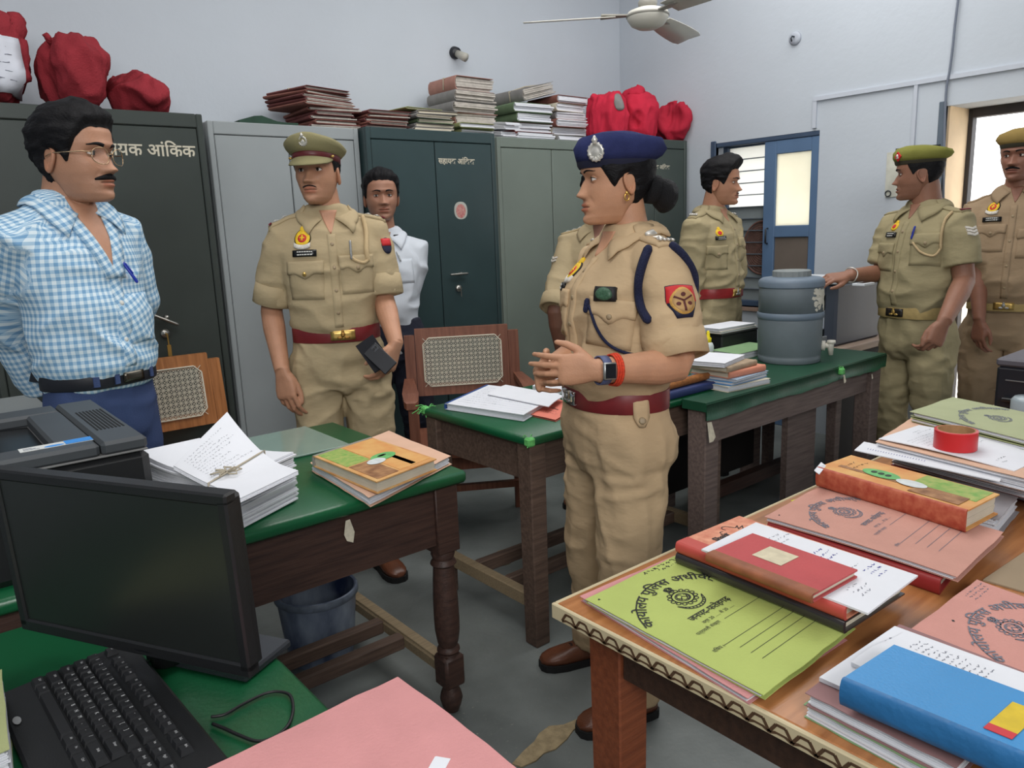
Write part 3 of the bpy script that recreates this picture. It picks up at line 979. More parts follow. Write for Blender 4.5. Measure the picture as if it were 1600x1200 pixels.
# people: builders
def skin_mat(name, c):
 M(name + '_lid', tuple(v * .93 for v in c), rough=.5, var=.05, scale=26, spec=.4)
 m = M(name, c, rough=0.52, var=0.07, scale=26, bump=0.12, bscale=260, spec=0.42)
 nt = m.node_tree
 b = nt.nodes['Principled BSDF']
 b.inputs['Subsurface Weight'].default_value = 0.06
 b.inputs['Subsurface Radius'].default_value = (0.012, 0.005, 0.003)
 l = b.inputs['Base Color'].links[0]
 a = nt.nodes.new('ShaderNodeAttribute')
 a.attribute_name = 'tint'
 mx = nt.nodes.new('ShaderNodeMix')
 mx.data_type = 'RGBA'
 mx.blend_type = 'MULTIPLY'
 mx.inputs[0].default_value = 1.0
 src = l.from_socket
 nt.links.new(src, mx.inputs[6])
 nt.links.new(a.outputs['Color'], mx.inputs[7])
 nt.links.new(mx.outputs[2], b.inputs['Base Color'])
 return m
HZ = np.array([0, .006, .02, .045, .07, .095, .116, .14, .17, .195, .215, .227, .232])
HW = np.array([.022, .034, .046, .058, .066, .071, .0735, .0755, .075, .066, .047, .026, .003])
HF = np.array([.074, .086, .09, .0885, .088, .087, .088, .094, .093, .082, .060, .034, .004])
HB = np.array([.004, .006, .012, .032, .062, .083, .094, .099, .097, .083, .060, .034, .004])
def gs(d, s):
 return np.exp(-0.5 * (d / s) ** 2)
class Head:
 """a head in its own frame: chin at z = 0, face towards -y, crown at z = .232"""
 def __init__(s, female=False, wide=1.0, nose=1.0, jaw=1.0, mouth=1.0, crown=1.0, frown=0.0):
  s.female, s.wide = female, wide
  z = np.concatenate([np.arange(0, .152, .0026), np.linspace(.155, .232, 20)])
  t = np.arange(116) * 2 * PI / 116
  ph = t - .46 * np.sin(t)
  P, Z = np.meshgrid(ph, z)
  s.nz, s.nphi = Z.shape
  jw = 1 + (jaw - 1) * sstep(.07, .02, Z)
  w = np.interp(Z, HZ, HW) * wide * jw * (0.955 if female else 1.0)
  f = np.interp(Z, HZ, HF)
  b = np.interp(Z, HZ, HB)
  if female:
   w = w * (1 - .07 * sstep(.06, .0, Z))
  cs, sn = np.cos(P), np.sin(P)
  ex = 2 / 2.2
  x = w * np.sign(sn) * np.abs(sn) ** ex
  y = -np.where(cs > 0, f, b) * np.sign(cs) * np.abs(cs) ** ex
  fr = np.clip(cs, 0, 1) ** .5
  ax = np.abs(x)
  d = np.zeros_like(x)
  d -= (0.0015 if female else 0.0045) * gs(Z - .136, .007) * sstep(.056, .03, ax)
  d += .0115 * gs(ax - .030, .015) * gs(Z - .1165, .0105)
  d += .006 * gs(ax, .010) * gs(Z - .121, .008)
  d -= .0045 * gs(ax - .043, .014) * gs(Z - .088, .014)
  d += .004 * gs(ax - .046, .014) * gs(Z - .05, .02) * (0.7 if female else 1.0)
  nz = np.clip((.126 - Z) / (.126 - .078), 0, 1)
  prof = (.0035 + .0175 * nz ** 1.15) * sstep(.0660, .0765, Z) * sstep(.136, .120, Z)
  d -= nose * prof * gs(x, .0060 + .0062 * nz)
  d -= nose * .0072 * gs(ax - .0125, .0060) * gs(Z - .0755, .0064)
  d -= nose * .0035 * gs(x, .009) * gs(Z - .079, .007)
  lm = mouth
  d -= .0055 * gs(Z - .0525, .0042) * gs(ax, .017 * lm) * (1.1 if female else 1.0)
  d -= .0068 * gs(Z - .0405, .0046) * gs(ax, .0155 * lm) * (1.15 if female else 1.0)
  d += .0050 * gs(Z - .0465 + .0 * ax - frown * ax * .12, .0016) * sstep(.027 * lm, .020 * lm, ax)
  d -= .0025 * gs(Z - .048, .016) * gs(ax, .026)
  d += .0018 * gs(ax, .004) * gs(Z - .0615, .005)
  d += .0035 * gs(Z - .0285, .0055) * gs(ax, .018)
  d -= .0065 * gs(Z - .012, .0095) * gs(ax, .0145)
  d += .0022 * gs(ax - .026 - (.075 - Z) * .35, .0035) * sstep(.045, .055, Z) * sstep(.083, .070, Z)
  y = y + d * fr
  Z = np.where(Z > .15, .15 + (Z - .15) * crown, Z)     # hair pressed down under a cap
  s.V = np.stack([x, y, Z], 2).reshape(-1, 3)
  s.P = (((P + PI) % (2 * PI)) - PI).reshape(-1)
  n = s.nphi
  F = []
  for i in range(s.nz - 1):
   for j in range(n):
    k = (j + 1) % n
    F.append((i * n + j, i * n + k, (i + 1) * n + k, (i + 1) * n + j))
  s.grid = F
  s.F = F + [tuple(range(n))[::-1], tuple((s.nz - 1) * n + j for j in range(n))]
  s.N = vnormals(s.V, F)
  s.bvh = bvh_of(s.V, F)
  lips = np.maximum(gs(s.V[:, 2] - .0525, .0040) * sstep(.026, .018, np.abs(s.V[:, 0]) + (s.V[:, 2] - .047) * .6),
       gs(s.V[:, 2] - .0410, .0045) * sstep(.025, .017, np.abs(s.V[:, 0])))
  lips = np.clip(lips * 1.25, 0, 1) * (s.V[:, 1] < -.06)
  s.lips = lips
  s.line = gs(s.V[:, 2] - .0467 - frown * np.abs(s.V[:, 0]) * .12, .0014) * sstep(.027, .021, np.abs(s.V[:, 0])) * (s.V[:, 1] < -.06)
 def tint(s, lipcol=(.86, .62, .60), stubble=0.0):
  T = np.ones((len(s.V), 3))
  T = T * (1 - s.lips[:, None]) + s.lips[:, None] * np.array(lipcol)
  T *= (1 - .62 * np.clip(s.line, 0, 1))[:, None]
  V = s.V
  if stubble:
   k = stubble * sstep(.075, .055, V[:, 2] - .35 * np.clip(np.abs(V[:, 0]) - .035, 0, 1)) * (V[:, 1] < .02)
   k = k * (1 - s.lips)
   T *= 1 - k[:, None] * np.array([.30, .27, .24])
  e = gs(np.abs(V[:, 0]) - .03, .014) * gs(V[:, 2] - .1135, .010) * (V[:, 1] < -.03)
  T *= 1 - e[:, None] * np.array([.20, .25, .26])
  return T
 def y(s, x, z):
  h = s.bvh.ray_cast(Vector((x, -.3, z)), Vector((0, 1, 0)))
  return h[0].y if h[0] is not None else -.05
 def patch(s, rows, lift, thick):
  """rows of (x, z): a closed little solid lying on the face"""
  rows = [np.asarray(r, float) for r in rows]
  m, n = len(rows), len(rows[0])
  top, bot = [], []
  for i, r in enumerate(rows):
   for j, (x, z) in enumerate(r):
    h = s.bvh.ray_cast(Vector((x, -.3, z)), Vector((0, 1, 0)))
    p, nn = (h[0], h[1]) if h[0] is not None else (Vector((x, -.06, z)), Vector((0, -1, 0)))
    if nn.y > 0:
     nn = -nn
    e = 1.0 if 0 < i < m - 1 and 0 < j < n - 1 else 0.15
    top.append(p + nn * (lift + thick * e))
    bot.append(p - nn * .001)
  V = np.array([tuple(v) for v in top + bot])
  F, o = [], m * n
  for i in range(m - 1):
   for j in range(n - 1):
    q = (i * n + j, i * n + j + 1, (i + 1) * n + j + 1, (i + 1) * n + j)
    F.append(q)
    F.append(tuple(o + k for k in q[::-1]))
  edge = [j for j in range(n)] + [i * n + n - 1 for i in range(1, m)] + [(m - 1) * n + j for j in range(n - 2, -1, -1)] + [i * n for i in range(m - 2, 0, -1)]
  for a, b in zip(edge, edge[1:] + edge[:1]):
   F.append((a, o + a, o + b, b))
  return V, F
def ear_mesh(side, k=1.0):
 rs, ns = 7, 22
 V = []
 for i in range(rs + 1):
  r = i / rs
  for j in range(ns):
   a = 2 * PI * j / ns
   ez = .031 * math.sin(a) * (1.0 if math.sin(a) > 0 else 1.08)
   ey = (.0185 + .004 * math.sin(a)) * math.cos(a)
   h = .010 * math.exp(-((r - .86) / .13) ** 2) - .002 + .006 * math.exp(-((r - .48) / .12) ** 2) * (1 if math.cos(a) > -.3 else .3) - .004 * math.exp(-(r / .3) ** 2)
   if r > .99:
    h = .003
   V.append([side * (h + .002), ey * r, ez * r])
 V = np.array(V)
 n1 = len(V)
 back = V.copy()
 back[:, 0] -= side * .006
 back[:ns * 3, 0] -= side * .01
 V = np.concatenate([V, back])
 F = []
 for i in range(rs):
  for j in range(ns):
   q = (i * ns + j, i * ns + (j + 1) % ns, (i + 1) * ns + (j + 1) % ns, (i + 1) * ns + j)
   F.append(q if side > 0 else q[::-1])
   F.append(tuple(n1 + t for t in (q[::-1] if side > 0 else q)))
 for j in range(ns):
  a, b = rs * ns + j, rs * ns + (j + 1) % ns
  q = (a, b, n1 + b, n1 + a)
  F.append(q if side > 0 else q[::-1])
 A = rotz(side * math.radians(24)) @ roty(-side * math.radians(8)) @ rotx(math.radians(12))
 V = (V * k) @ A.T
 return V, F
def eye_parts(h, person, Mh, sx, gaze, lidmat, sc=1.0):
 """eyeball, iris, pupil and the two lids of one eye"""
 ex, ez, r = sx * .0305, .1165, .0121
 ey = h.y(ex, ez) + .0056
 c = np.array([ex, ey, ez])
 mb = MB(Mh)
 prof = [(r * math.sin(a), -r * math.cos(a)) for a in np.linspace(.02, PI - .02, 11)]
 mb.lathe(prof, 18, c)
 e = mb.build('eye', M('eye_white', (214, 206, 198), rough=.25, var=.03, spec=.5), person, True)
 g = np.array([math.sin(gaze[0]) , -math.cos(gaze[0]), math.sin(gaze[1])])
 g /= np.linalg.norm(g)
 u = np.cross(g, [0, 0, 1.0]); u /= np.linalg.norm(u)
 v = np.cross(u, g)
 for nm, rr, lift, col in (('iris', .0056, .0003, (46, 28, 18)), ('pupil', .0030, .00055, (8, 7, 8))):
  mb = MB(Mh)
  rings = []
  for t in (.02, .35, .7, 1.0):
   q = rr * t
   hh = math.sqrt(r * r - q * q) + lift
   a = np.arange(16) * 2 * PI / 16
   rings.append(c + g * hh + q * (np.cos(a)[:, None] * u + np.sin(a)[:, None] * v))
  mb.loft(rings)
  mb.build(nm, M(nm, col, rough=.15, var=.1, spec=.6), e, True)
 mb = MB(Mh)
 for up, lim in ((1, gaze[2] + .08 if len(gaze) > 2 else .46), (-1, .40)):
  na, nb = 14, 7
  rings = []
  for i in range(na + 1):
   lon = -PI / 2 * .98 + PI * .98 * i / na
   row = []
   for j in range(nb + 1):
    t = lim + (PI * .55 - lim) * j / nb
    p = np.array([math.sin(lon), -math.cos(lon) * math.cos(t), up * math.cos(lon) * math.sin(t)])
    rad = r + .0016 + (.0007 if j == 0 else 0)
    row.append(c + p * rad)
   rings.append(row)
  V = np.array(rings).reshape(-1, 3)
  F = []
  for i in range(na):
   for j in range(nb):
    q = (i * (nb + 1) + j, (i + 1) * (nb + 1) + j, (i + 1) * (nb + 1) + j + 1, i * (nb + 1) + j + 1)
    F.append(q if up > 0 else q[::-1])
  mb.add(V, F)
 mb.build('eyelids', lidmat, person, True)
 mb = MB(Mh)
 lim = gaze[2] + .08 if len(gaze) > 2 else .46
 pts = []
 for i in range(13):
  lon = -PI / 2 * .92 + PI * .92 * i / 12
  p = np.array([math.sin(lon), -math.cos(lon) * math.cos(lim - .05), math.cos(lon) * math.sin(lim - .05)])
  pts.append(c + p * (r + .0022))
 mb.tube(pts, [.0003 + .0005 * math.sin(PI * i / 12) for i in range(13)], 6)
 mb.build('eyelashes', M('hair_black', (16, 15, 18), rough=.55), person, True)
def face_details(h, person, Mh, hair, brow=1.0, gaze=(0, 0), moustache=None, lidmat=None, female=False, browlift=0.0):
 for sx in (-1, 1):
  eye_parts(h, person, Mh, sx, gaze, lidmat)
  rows = []
  n = 14
  for k in range(4):
   r = []
   for i in range(n):
    t = i / (n - 1)
    x = sx * (.0125 + .037 * t)
    z = .1345 + browlift + .0055 * math.sin(PI * min(1, t * 1.15) * .75) - .002 * t
    wd = (.0034 if not female else .0023) * brow * (1 - .75 * t ** 2)
    r.append((x, z + wd * (k / 1.5 - 1)))
   rows.append(r if sx < 0 else r)
  V, F = h.patch(rows, .0004, .0022)
  MB(Mh).add(V, F).build('eyebrow', hair, person, True)
 if moustache:
  wd, th, col = moustache
  rows = []
  n = 19
  for k in range(5):
   r = []
   for i in range(n):
    t = -1 + 2 * i / (n - 1)
    zc = .0615 - .0075 * abs(t) ** 1.6
    hgt = .0058 * (1 - .72 * abs(t) ** 2.2) * th
    r.append((t * wd, zc + hgt * (k / 2 - 1)))
   rows.append(r)
  V, F = h.patch(rows, .0008, .0048)
  MB(Mh).add(V, F).build('moustache', col, person, True)
def hairline(P, style):
 a = np.degrees(np.abs(P))
 if style == 'short':      # a man's cut seen all round
  return np.interp(a, [0, 25, 42, 55, 66, 74, 84, 100, 112, 135, 180], [.186, .186, .180, .160, .120, .098, .122, .135, .085, .046, .040])
 if style == 'low':        # low forehead, thick
  return np.interp(a, [0, 25, 42, 55, 66, 74, 84, 100, 112, 135, 180], [.180, .179, .172, .150, .112, .085, .118, .132, .070, .030, .022])
 if style == 'tied':       # drawn back to a bun
  return np.interp(a, [0, 25, 40, 55, 66, 76, 86, 100, 112, 140, 180], [.186, .182, .168, .140, .105, .088, .118, .128, .072, .040, .034])
 return np.interp(a, [0, 60, 70, 78, 90, 104, 116, 140, 180], [.22, .17, .13, .105, .128, .135, .085, .055, .050])   # 'cropped': what shows under a cap
def hair_mesh(h, style, top=.02, side=.006, front=0.0, rough=.004, seed=0, sweep=0.0):
 V, P, N = h.V, h.P, h.N
 zl = hairline(P, style) + (vnoise(np.stack([P * 9, V[:, 2] * 0, V[:, 2] * 0], 1), seed) - .5) * .006
 m = (V[:, 2] - zl)
 k = sstep(0.0, .018, m)
 upness = sstep(.12, .215, V[:, 2])
 t = side + (top - side) * upness
 fr = gs(np.abs(P), .75) * sstep(.165, .20, V[:, 2])
 t = t + front * fr
 q = V * np.array([60, 22, 60.0])
 t = t + rough * (vnoise(q, seed + 1) - .5) * 2 + rough * .7 * (vnoise(V * np.array([150, 40, 110.0]), seed + 2) - .5) * 2
 NN = N.copy()
 NN[:, 2] += .35 * upness
 NN[:, 1] -= sweep * fr
 NN[:, 0] += sweep * .5 * fr
 NN /= np.linalg.norm(NN, axis=1)[:, None]
 H = V + NN * (np.maximum(t, .0016) * k + .0006)[:, None]
 keep = m > -.003
 F = [f for f in h.F if all(keep[i] for i in f)]
 used = sorted({i for f in F for i in f})
 mp = {u: i for i, u in enumerate(used)}
 F = [tuple(mp[i] for i in f) for f in F]
 H, NN = H[used], N[used]
 cnt = {}
 for f in F:
  for a, b in zip(f, f[1:] + f[:1]):
   e = (min(a, b), max(a, b))
   cnt[e] = cnt.get(e, 0) + 1
 E = np.array([e for e, c in cnt.items() if c == 1])
 if len(E):
  H0 = H.copy()
  for _ in range(9):
   acc, num = np.zeros_like(H), np.zeros(len(H))
   for i, j in ((0, 1), (1, 0)):
    np.add.at(acc, E[:, i], H[E[:, j]])
    np.add.at(num, E[:, i], 1)
   m2 = num > 0
   H[m2] = .5 * H[m2] + .5 * acc[m2] / num[m2][:, None]
  for i in np.where(m2)[0]:
   q = h.bvh.find_nearest(Vector(H[i]))
   if q[0] is not None:
    H[i] = np.array(q[0]) + NN[i] * .0011
 return H, F
def bend(p, ax, ang):
 """rotate vector p about axis ax"""
 return np.array(Matrix.Rotation(ang, 3, Vector(ax)) @ Vector(p))
def add_hand(mb, wrist, dist, dors, side, curl=(.4, .55, .35), spread=.06, thumb=(.55, .35), k=1.0, curls=None, flare=0.0):
 """palm, four fingers and a thumb as overlapping tapered solids, to be fused by a remesh"""
 X = np.array(dist, float); X /= np.linalg.norm(X)
 Zd = np.array(dors, float); Zd -= X * (X @ Zd); Zd /= np.linalg.norm(Zd)
 Y = np.cross(Zd, X) if side == 'R' else np.cross(X, Zd)
 Y = -Y if side == 'R' else Y
 Y = np.cross(Zd, X) if side == 'R' else np.cross(X, Zd)
 o = np.array(wrist, float)
 T = lambda x, y, z: o + k * (x * X + y * Y + z * Zd)
 an = np.arange(14) * 2 * PI / 14
 rings = []
 for x, wy, wz, cy, cz in ((-.012, .026, .019, 0, 0), (.012, .029, .0185, .001, -.001), (.035, .038, .0175, .003, -.003), (.065, .0415, .0155, .001, -.002), (.088, .040, .0125, .0, 0), (.099, .034, .008, 0, 0)):
  c, sn = np.cos(an), np.sin(an)
  rings.append(np.array([T(x, cy + wy * np.sign(a) * abs(a) ** .8, cz + wz * np.sign(b) * abs(b) ** .8) for a, b in zip(c, sn)]))
 if side == 'L':
  rings = [r[::-1] for r in rings]
 mb.loft(rings)
 mb.tube([T(.012, .014, -.008), T(.04, .028, -.013), T(.062, .030, -.012)], k * np.array([.014, .0155, .011]), 10, round_ends=True)
 base = ((.090, .0305, .0), (.0945, .0105, .001), (.090, -.0100, .0), (.081, -.0290, -.001))
 lens = ((.042, .025, .021), (.046, .029, .022), (.043, .027, .022), (.034, .020, .019))
 rad = ((.0092, .0084, .0076, .0060), (.0094, .0086, .0078, .0062), (.0089, .0081, .0074, .0058), (.0080, .0072, .0065, .0052))
 tips = []
 for i in range(4):
  cu = curls[i] if curls is not None else tuple(c * (1 + .10 * (i - 1)) for c in curl)
  p = T(*base[i])
  d = X * math.cos(spread * (1.2 - i)) + Y * math.sin(spread * (1.2 - i))
  ax = np.cross(Zd, X)   # curling turns the finger towards the palm
  pts = [T(base[i][0] - .03, base[i][1] * .9, base[i][2] - .002), p]
  for j in range(3):
   d = bend(d, ax, cu[j])
   p = p + k * lens[i][j] * d
   pts.append(p)
  R = [rad[i][0] * 1.0, rad[i][0], rad[i][1], rad[i][2], rad[i][3]]
  P2, R2_ = [pts[0]], [R[0]]
  for j in range(1, 5):
   P2 += [pts[j - 1] * .5 + pts[j] * .5, pts[j]]
   R2_ += [(R[j - 1] + R[j]) / 2 * .955, R[j]]
  mb.tube(P2, k * np.array(R2_), 10, round_ends=True)
  tips.append(pts[-1])
 ta, tb = thumb
 d = X * math.cos(ta) + Y * math.sin(ta) - Zd * .28
 d /= np.linalg.norm(d)
 p = T(.022, .024, -.006)
 pts = [p]
 ax = np.cross(d, X); ax /= np.linalg.norm(ax) + 1e-9
 for L, c in ((.044, 0.0), (.032, tb), (.026, tb * .8)):
  d = bend(d, ax, c)
  p = p + k * L * d
  pts.append(p)
 mb.tube(pts, k * np.array([.0135, .0112, .0098, .0070]), 10, round_ends=True)
 return tips
def zmapper(belt, chin):
 """heights of the standard figure (belt 1.03, chin 1.488) to those of this one"""
 a = [0, .06, .93, 1.03, 1.488, 2.0]
 k = (chin - belt) / .458
 b = [0, .06, belt - .10 * min(1.1, k), belt, chin, chin + .512]
 return lambda z: np.interp(z, a, b)
class Cloth:
 def __init__(s, V, F):
  s.V, s.F = V, F
  s.N = vnormals(V, F)
  s.bvh = bvh_of(V, F)
 def wrinkle(s, amp, freq, seed, mask=None):
  p = s.V * np.array(freq)
  w = p + 1.6 * np.stack([vnoise(p * .5, seed + 3), vnoise(p * .5, seed + 4), vnoise(p * .5, seed + 5)], 1)
  n = vnoise(w, seed)
  r = (1 - np.abs(2 * n - 1)) ** 1.6 * 1.15
  n2 = vnoise(w * 2.3, seed + 9)
  d = 1.35 * amp * (r - .50 + .40 * (n2 - .5))
  if mask is not None:
   d = d * mask
  s.V = s.V + s.N * d[:, None]
  s.N = vnormals(s.V, s.F)
  s.bvh = bvh_of(s.V, s.F)
 def hit(s, o, d):
  h = s.bvh.ray_cast(Vector(o), Vector(d))
  return h
def decal(cl, O, U, Vv, D, pts_grid, lift, thick, mb, edge=.4):
 """a thin solid of grid points (a, b) laid on the cloth: from O + a U + b V, cast along D"""
 g = np.asarray(pts_grid, float)
 m, n = g.shape[:2]
 O, U, Vv, D = (np.asarray(q, float) for q in (O, U, Vv, D))
 top, bot = [], []
 last = None
 for i in range(m):
  for j in range(n):
   p = O + g[i, j, 0] * U + g[i, j, 1] * Vv
   h = cl.bvh.ray_cast(Vector(p - D * .25), Vector(D), .5)
   if h[0] is None:
    h = cl.bvh.find_nearest(Vector(p))
   q, nn = np.array(h[0]), np.array(h[1])
   if nn @ D > 0:
    nn = -nn
   nn = nn * .5 - D * .5
   e = 1.0 if 0 < i < m - 1 and 0 < j < n - 1 else edge
   top.append(q + nn * (lift + thick * e))
   bot.append(q - nn * .002)
 V = np.array(top + bot)
 F, o = [], m * n
 flip = np.cross(U, Vv) @ D > 0
 for i in range(m - 1):
  for j in range(n - 1):
   q = (i * n + j, i * n + j + 1, (i + 1) * n + j + 1, (i + 1) * n + j)
   if not flip:
    q = q
   F.append(q)
   F.append(tuple(o + k for k in q[::-1]))
 ed = [j for j in range(n)] + [i * n + n - 1 for i in range(1, m)] + [(m - 1) * n + j for j in range(n - 2, -1, -1)] + [i * n for i in range(m - 2, 0, -1)]
 for a, b in zip(ed, ed[1:] + ed[:1]):
  F.append((a, o + a, o + b, b))
 mb.add(V, F)
 return V[:m * n].reshape(m, n, 3)
def rect_grid(w, h, m=5, n=5, fn=None):
 g = np.stack(np.meshgrid(np.linspace(-w / 2, w / 2, n), np.linspace(-h / 2, h / 2, m)), 2)
 return g if fn is None else fn(g)
def disc_grid(rx, ry, m=7, n=7):
 """a disc as a squarish grid"""
 a = np.linspace(-1, 1, n)
 X, Y = np.meshgrid(a, np.linspace(-1, 1, m))
 return np.stack([rx * X * np.sqrt(1 - Y * Y / 2), ry * Y * np.sqrt(1 - X * X / 2)], 2)
def flat_on(cl, O, U, Vv, D, V2, F2, lift, mb):
 """flat figures (lettering, stars) laid on the cloth"""
 O, U, Vv, D = (np.asarray(q, float) for q in (O, U, Vv, D))
 out = []
 for a, b in V2:
  p = O + a * U + b * Vv
  h = cl.bvh.ray_cast(Vector(p - D * .25), Vector(D), .5)
  if h[0] is None:
   h = cl.bvh.find_nearest(Vector(p))
  out.append(np.array(h[0]) - D * lift)
 mb.add(out, F2)
def ell(z, a, bf, bb, yc=0.0, n=40, e=2.25, xc=0.0):
 t = np.arange(n) * 2 * PI / n
 c, s = np.cos(t), np.sin(t)
 x = a * np.sign(c) * np.abs(c) ** (2 / e)
 y = np.where(s < 0, bf, bb) * np.sign(s) * np.abs(s) ** (2 / e)
 return np.stack([x + xc, y + yc, np.full(n, z)], 1)
class Person:
 def __init__(s, name, label, px, dep, theta, chin, belt, scale=None, head=1.0, group=None, **k):
  """stands where the ray through column px reaches depth dep; theta turns it from facing the
  camera towards the photograph's left; chin and belt are heights in metres"""
  s.k = k
  s.sc = scale or (chin - belt) / .458
  g = atd(px, hor(px), dep)
  s.g = np.array([g[0], g[1], 0.0])
  r = math.hypot(g[0], g[1])
  cam_ = np.array([-g[0], -g[1]]) / r
  left = np.array([-g[1], g[0]]) / r
  th = math.radians(theta)
  f = math.cos(th) * cam_ + math.sin(th) * left
  s.rz = math.atan2(f[0], -f[1])
  s.theta = th
  zm0, rise = zmapper(belt / s.sc, chin / s.sc), k.get('rise', 0.0)
  s.zm = lambda q: zm0(q) + rise * sstep(1.15, 1.40, q)      # shoulders carried higher or lower
  s.headk = head
  s.chin_l = chin / s.sc
  s.name, s.label = name, label
  s.body_mb = []
  s.kids = []
 def L(s, p):
  """world point to the person's own frame"""
  return rotz(-s.rz) @ (np.asarray(p, float) - s.g) / s.sc
 def Lv(s, v):
  return rotz(-s.rz) @ np.asarray(v, float)
 def px(s, x, y, d):
  return s.L(atd(x, y, d))
 def dir(s, right=0.0, up=0.0, away=0.0):
  """a direction given as seen from the camera"""
  v = right * np.array([R2[0], R2[1], 0]) + away * np.array([FW[0], FW[1], 0]) / math.hypot(FW[0], FW[1]) + up * np.array([0, 0, 1.0])
  return s.Lv(v / np.linalg.norm(v))
 def build_head(s, skin, hair, style='short', htheta=0.0, pitch=0.0, tilt=0.0, stubble=.4, lipcol=(.86, .62, .60), hairk={}, brow=1.0, gaze=(0, 0), moustache=None, browlift=0.0, **hk):
  h = Head(**hk)
  s.h = h
  k = s.headk
  rz = -(math.radians(htheta) - s.theta)    # head turned further than the body; towards picture left = negative about z seen from above
  A = rotz(rz) @ roty(math.radians(tilt)) @ rotx(-math.radians(pitch))
  piv = np.array([0, .015, .05])
  pw = np.array([s.k.get('hx', 0.0), s.k.get('hy', -.012) + s.k.get('lean', 0.0), s.chin_l + .05 * k])
  Mh = Matrix.Identity(4)
  for i in range(3):
   for j in range(3):
    Mh[i][j] = A[i, j] * k
   Mh[i][3] = pw[i] - (A @ (piv * k))[i]
  s.Mh = Mh
  mb = MB(Mh)
  mb.add(h.V, h.F)
  nh = len(h.V)
  for sd in (-1, 1):
   V, F = ear_mesh(sd, 1.0 if not h.female else .92)
   xw = float(np.interp(.10, HZ, HW)) * h.wide * (0.955 if h.female else 1)
   V = V + np.array([sd * (xw - .003), .012, .101])
   mb.add(V, F)
  s.head_mb = mb
  T = np.ones((mb.n, 3))
  T[:nh] = h.tint(lipcol, stubble)
  T[nh:] = np.array([1.0, .93, .91])
  s.head_tint = T
  s.skin = skin
  s.hairmat = hair
  s.head_args = dict(brow=brow, gaze=gaze, moustache=moustache, female=h.female, browlift=browlift)
  s.hair_style, s.hairk = style, hairk
  nb = MB()
  nr = .049 if h.female else .058
  nr *= s.k.get('neck', 1.0) * k
  c1 = pw + A @ (np.array([0, .006, .045]) * k)
  zc = float(s.zm(1.44))
  c0 = np.array([0, .022 + s.k.get('lean', 0.0), zc])
  rings = []
  for t, r in ((-.35, 1.35), (0, 1.16), (.25, 1.03), (.5, .97), (.75, .94), (1.0, .86)):
   p = c0 + (c1 - c0) * t
   a = np.arange(32) * 2 * PI / 32
   rings.append(np.stack([p[0] + nr * r * np.cos(a), p[1] + nr * r * 1.05 * np.sin(a), np.full(32, p[2])], 1))
  nb.loft(rings)
  s.neck_mb = nb
 def torso(s, wk=1.0, waist=.89, belly=0.0, bust=0.0, depth=1.0, voxel=.0075, sleeves=None, hem=1.00, untucked=False, blouse=1.0, slump=0.0):
  """shirt: trunk and both sleeves fused to one cloth"""
  z = s.zm
  mb = MB()
  rows = [(hem, .168, .118, .112, 0), (1.035, .171, .121, .114, 0), (1.065, .180, .130 , .119, 0), (1.12, .180, .130, .116, 0), (1.19, .184, .130, .116, .0), (1.26, .192, .132, .118, .003),
    (1.32, .199, .130, .122, .006), (1.36, .194, .122, .122, .010), (1.395, .170, .106, .114, .014), (1.425, .136, .088, .098, .018), (1.453, .100, .073, .082, .020), (1.475, .080, .066, .073, .020), (1.487, .070, .061, .067, .02)]
  rings = []
  for zz, a, bf, bb, yc in rows:
   ws = (1 if zz > 1.43 else wk) * (waist + (1 - waist) * sstep(1.10, 1.30, zz))
   yc = yc + s.k.get('lean', 0.0) * sstep(1.03, 1.42, zz)
   bl = belly * gs(zz - 1.13, .085)
   bu = bust * gs(zz - 1.30, .045)
   bs = (blouse - 1) * .02 * gs(zz - 1.075, .03)
   aa = a * ws + bl * .35 + bs
   rings.append(ell(float(z(zz)), aa, bf * depth * (1 if zz > 1.43 else (wk + 1) / 2) + bl + bu + bs, bb * depth + bs, yc))
  mb.loft(rings)
  s.wk = wk
  s.trunk = []
  for sd, arm in sleeves.items():
   sg = 1 if sd == 'L' else -1
   ln = s.k.get('lean', 0.0)
   sh = np.array([sg * .170 * wk, .012 + ln, float(z(1.372))])
   arm['sh'] = sh
   el, wr = arm['el'], arm['wr']
   inn = np.array([sg * .09 * wk, .014 + ln, float(z(1.392))])
   r0, r1, r2, r3 = arm.setdefault('r', (.072, .068, .062, .055))
   e = arm['end']
   pts, rad = [inn, sh], [.062, r0]
   if e <= 1.0:
    for t in (.25, .5, .75, 1.0):
     pts.append(sh + (el - sh) * e * t)
     rad.append(r0 + (r1 - r0) * t)
   else:
    for t in (.3, .6, .85):
     pts.append(sh + (el - sh) * t)
     rad.append(r0 + (r1 - r0) * t)
    pts.append(el * .94 + sh * .03 + wr * .03)
    rad.append(r1 * .97)
    for t in (.15, .5, 1.0):
     pts.append(el + (wr - el) * (e - 1) * t)
     rad.append(r2 + (r3 - r2) * t)
   mb.tube(pts, rad, 18, round_ends=False)
  V, F = remesh(mb, voxel, 5)
  s.shirt = Cloth(V, F)
  s.sleeves = sleeves
  return s.shirt
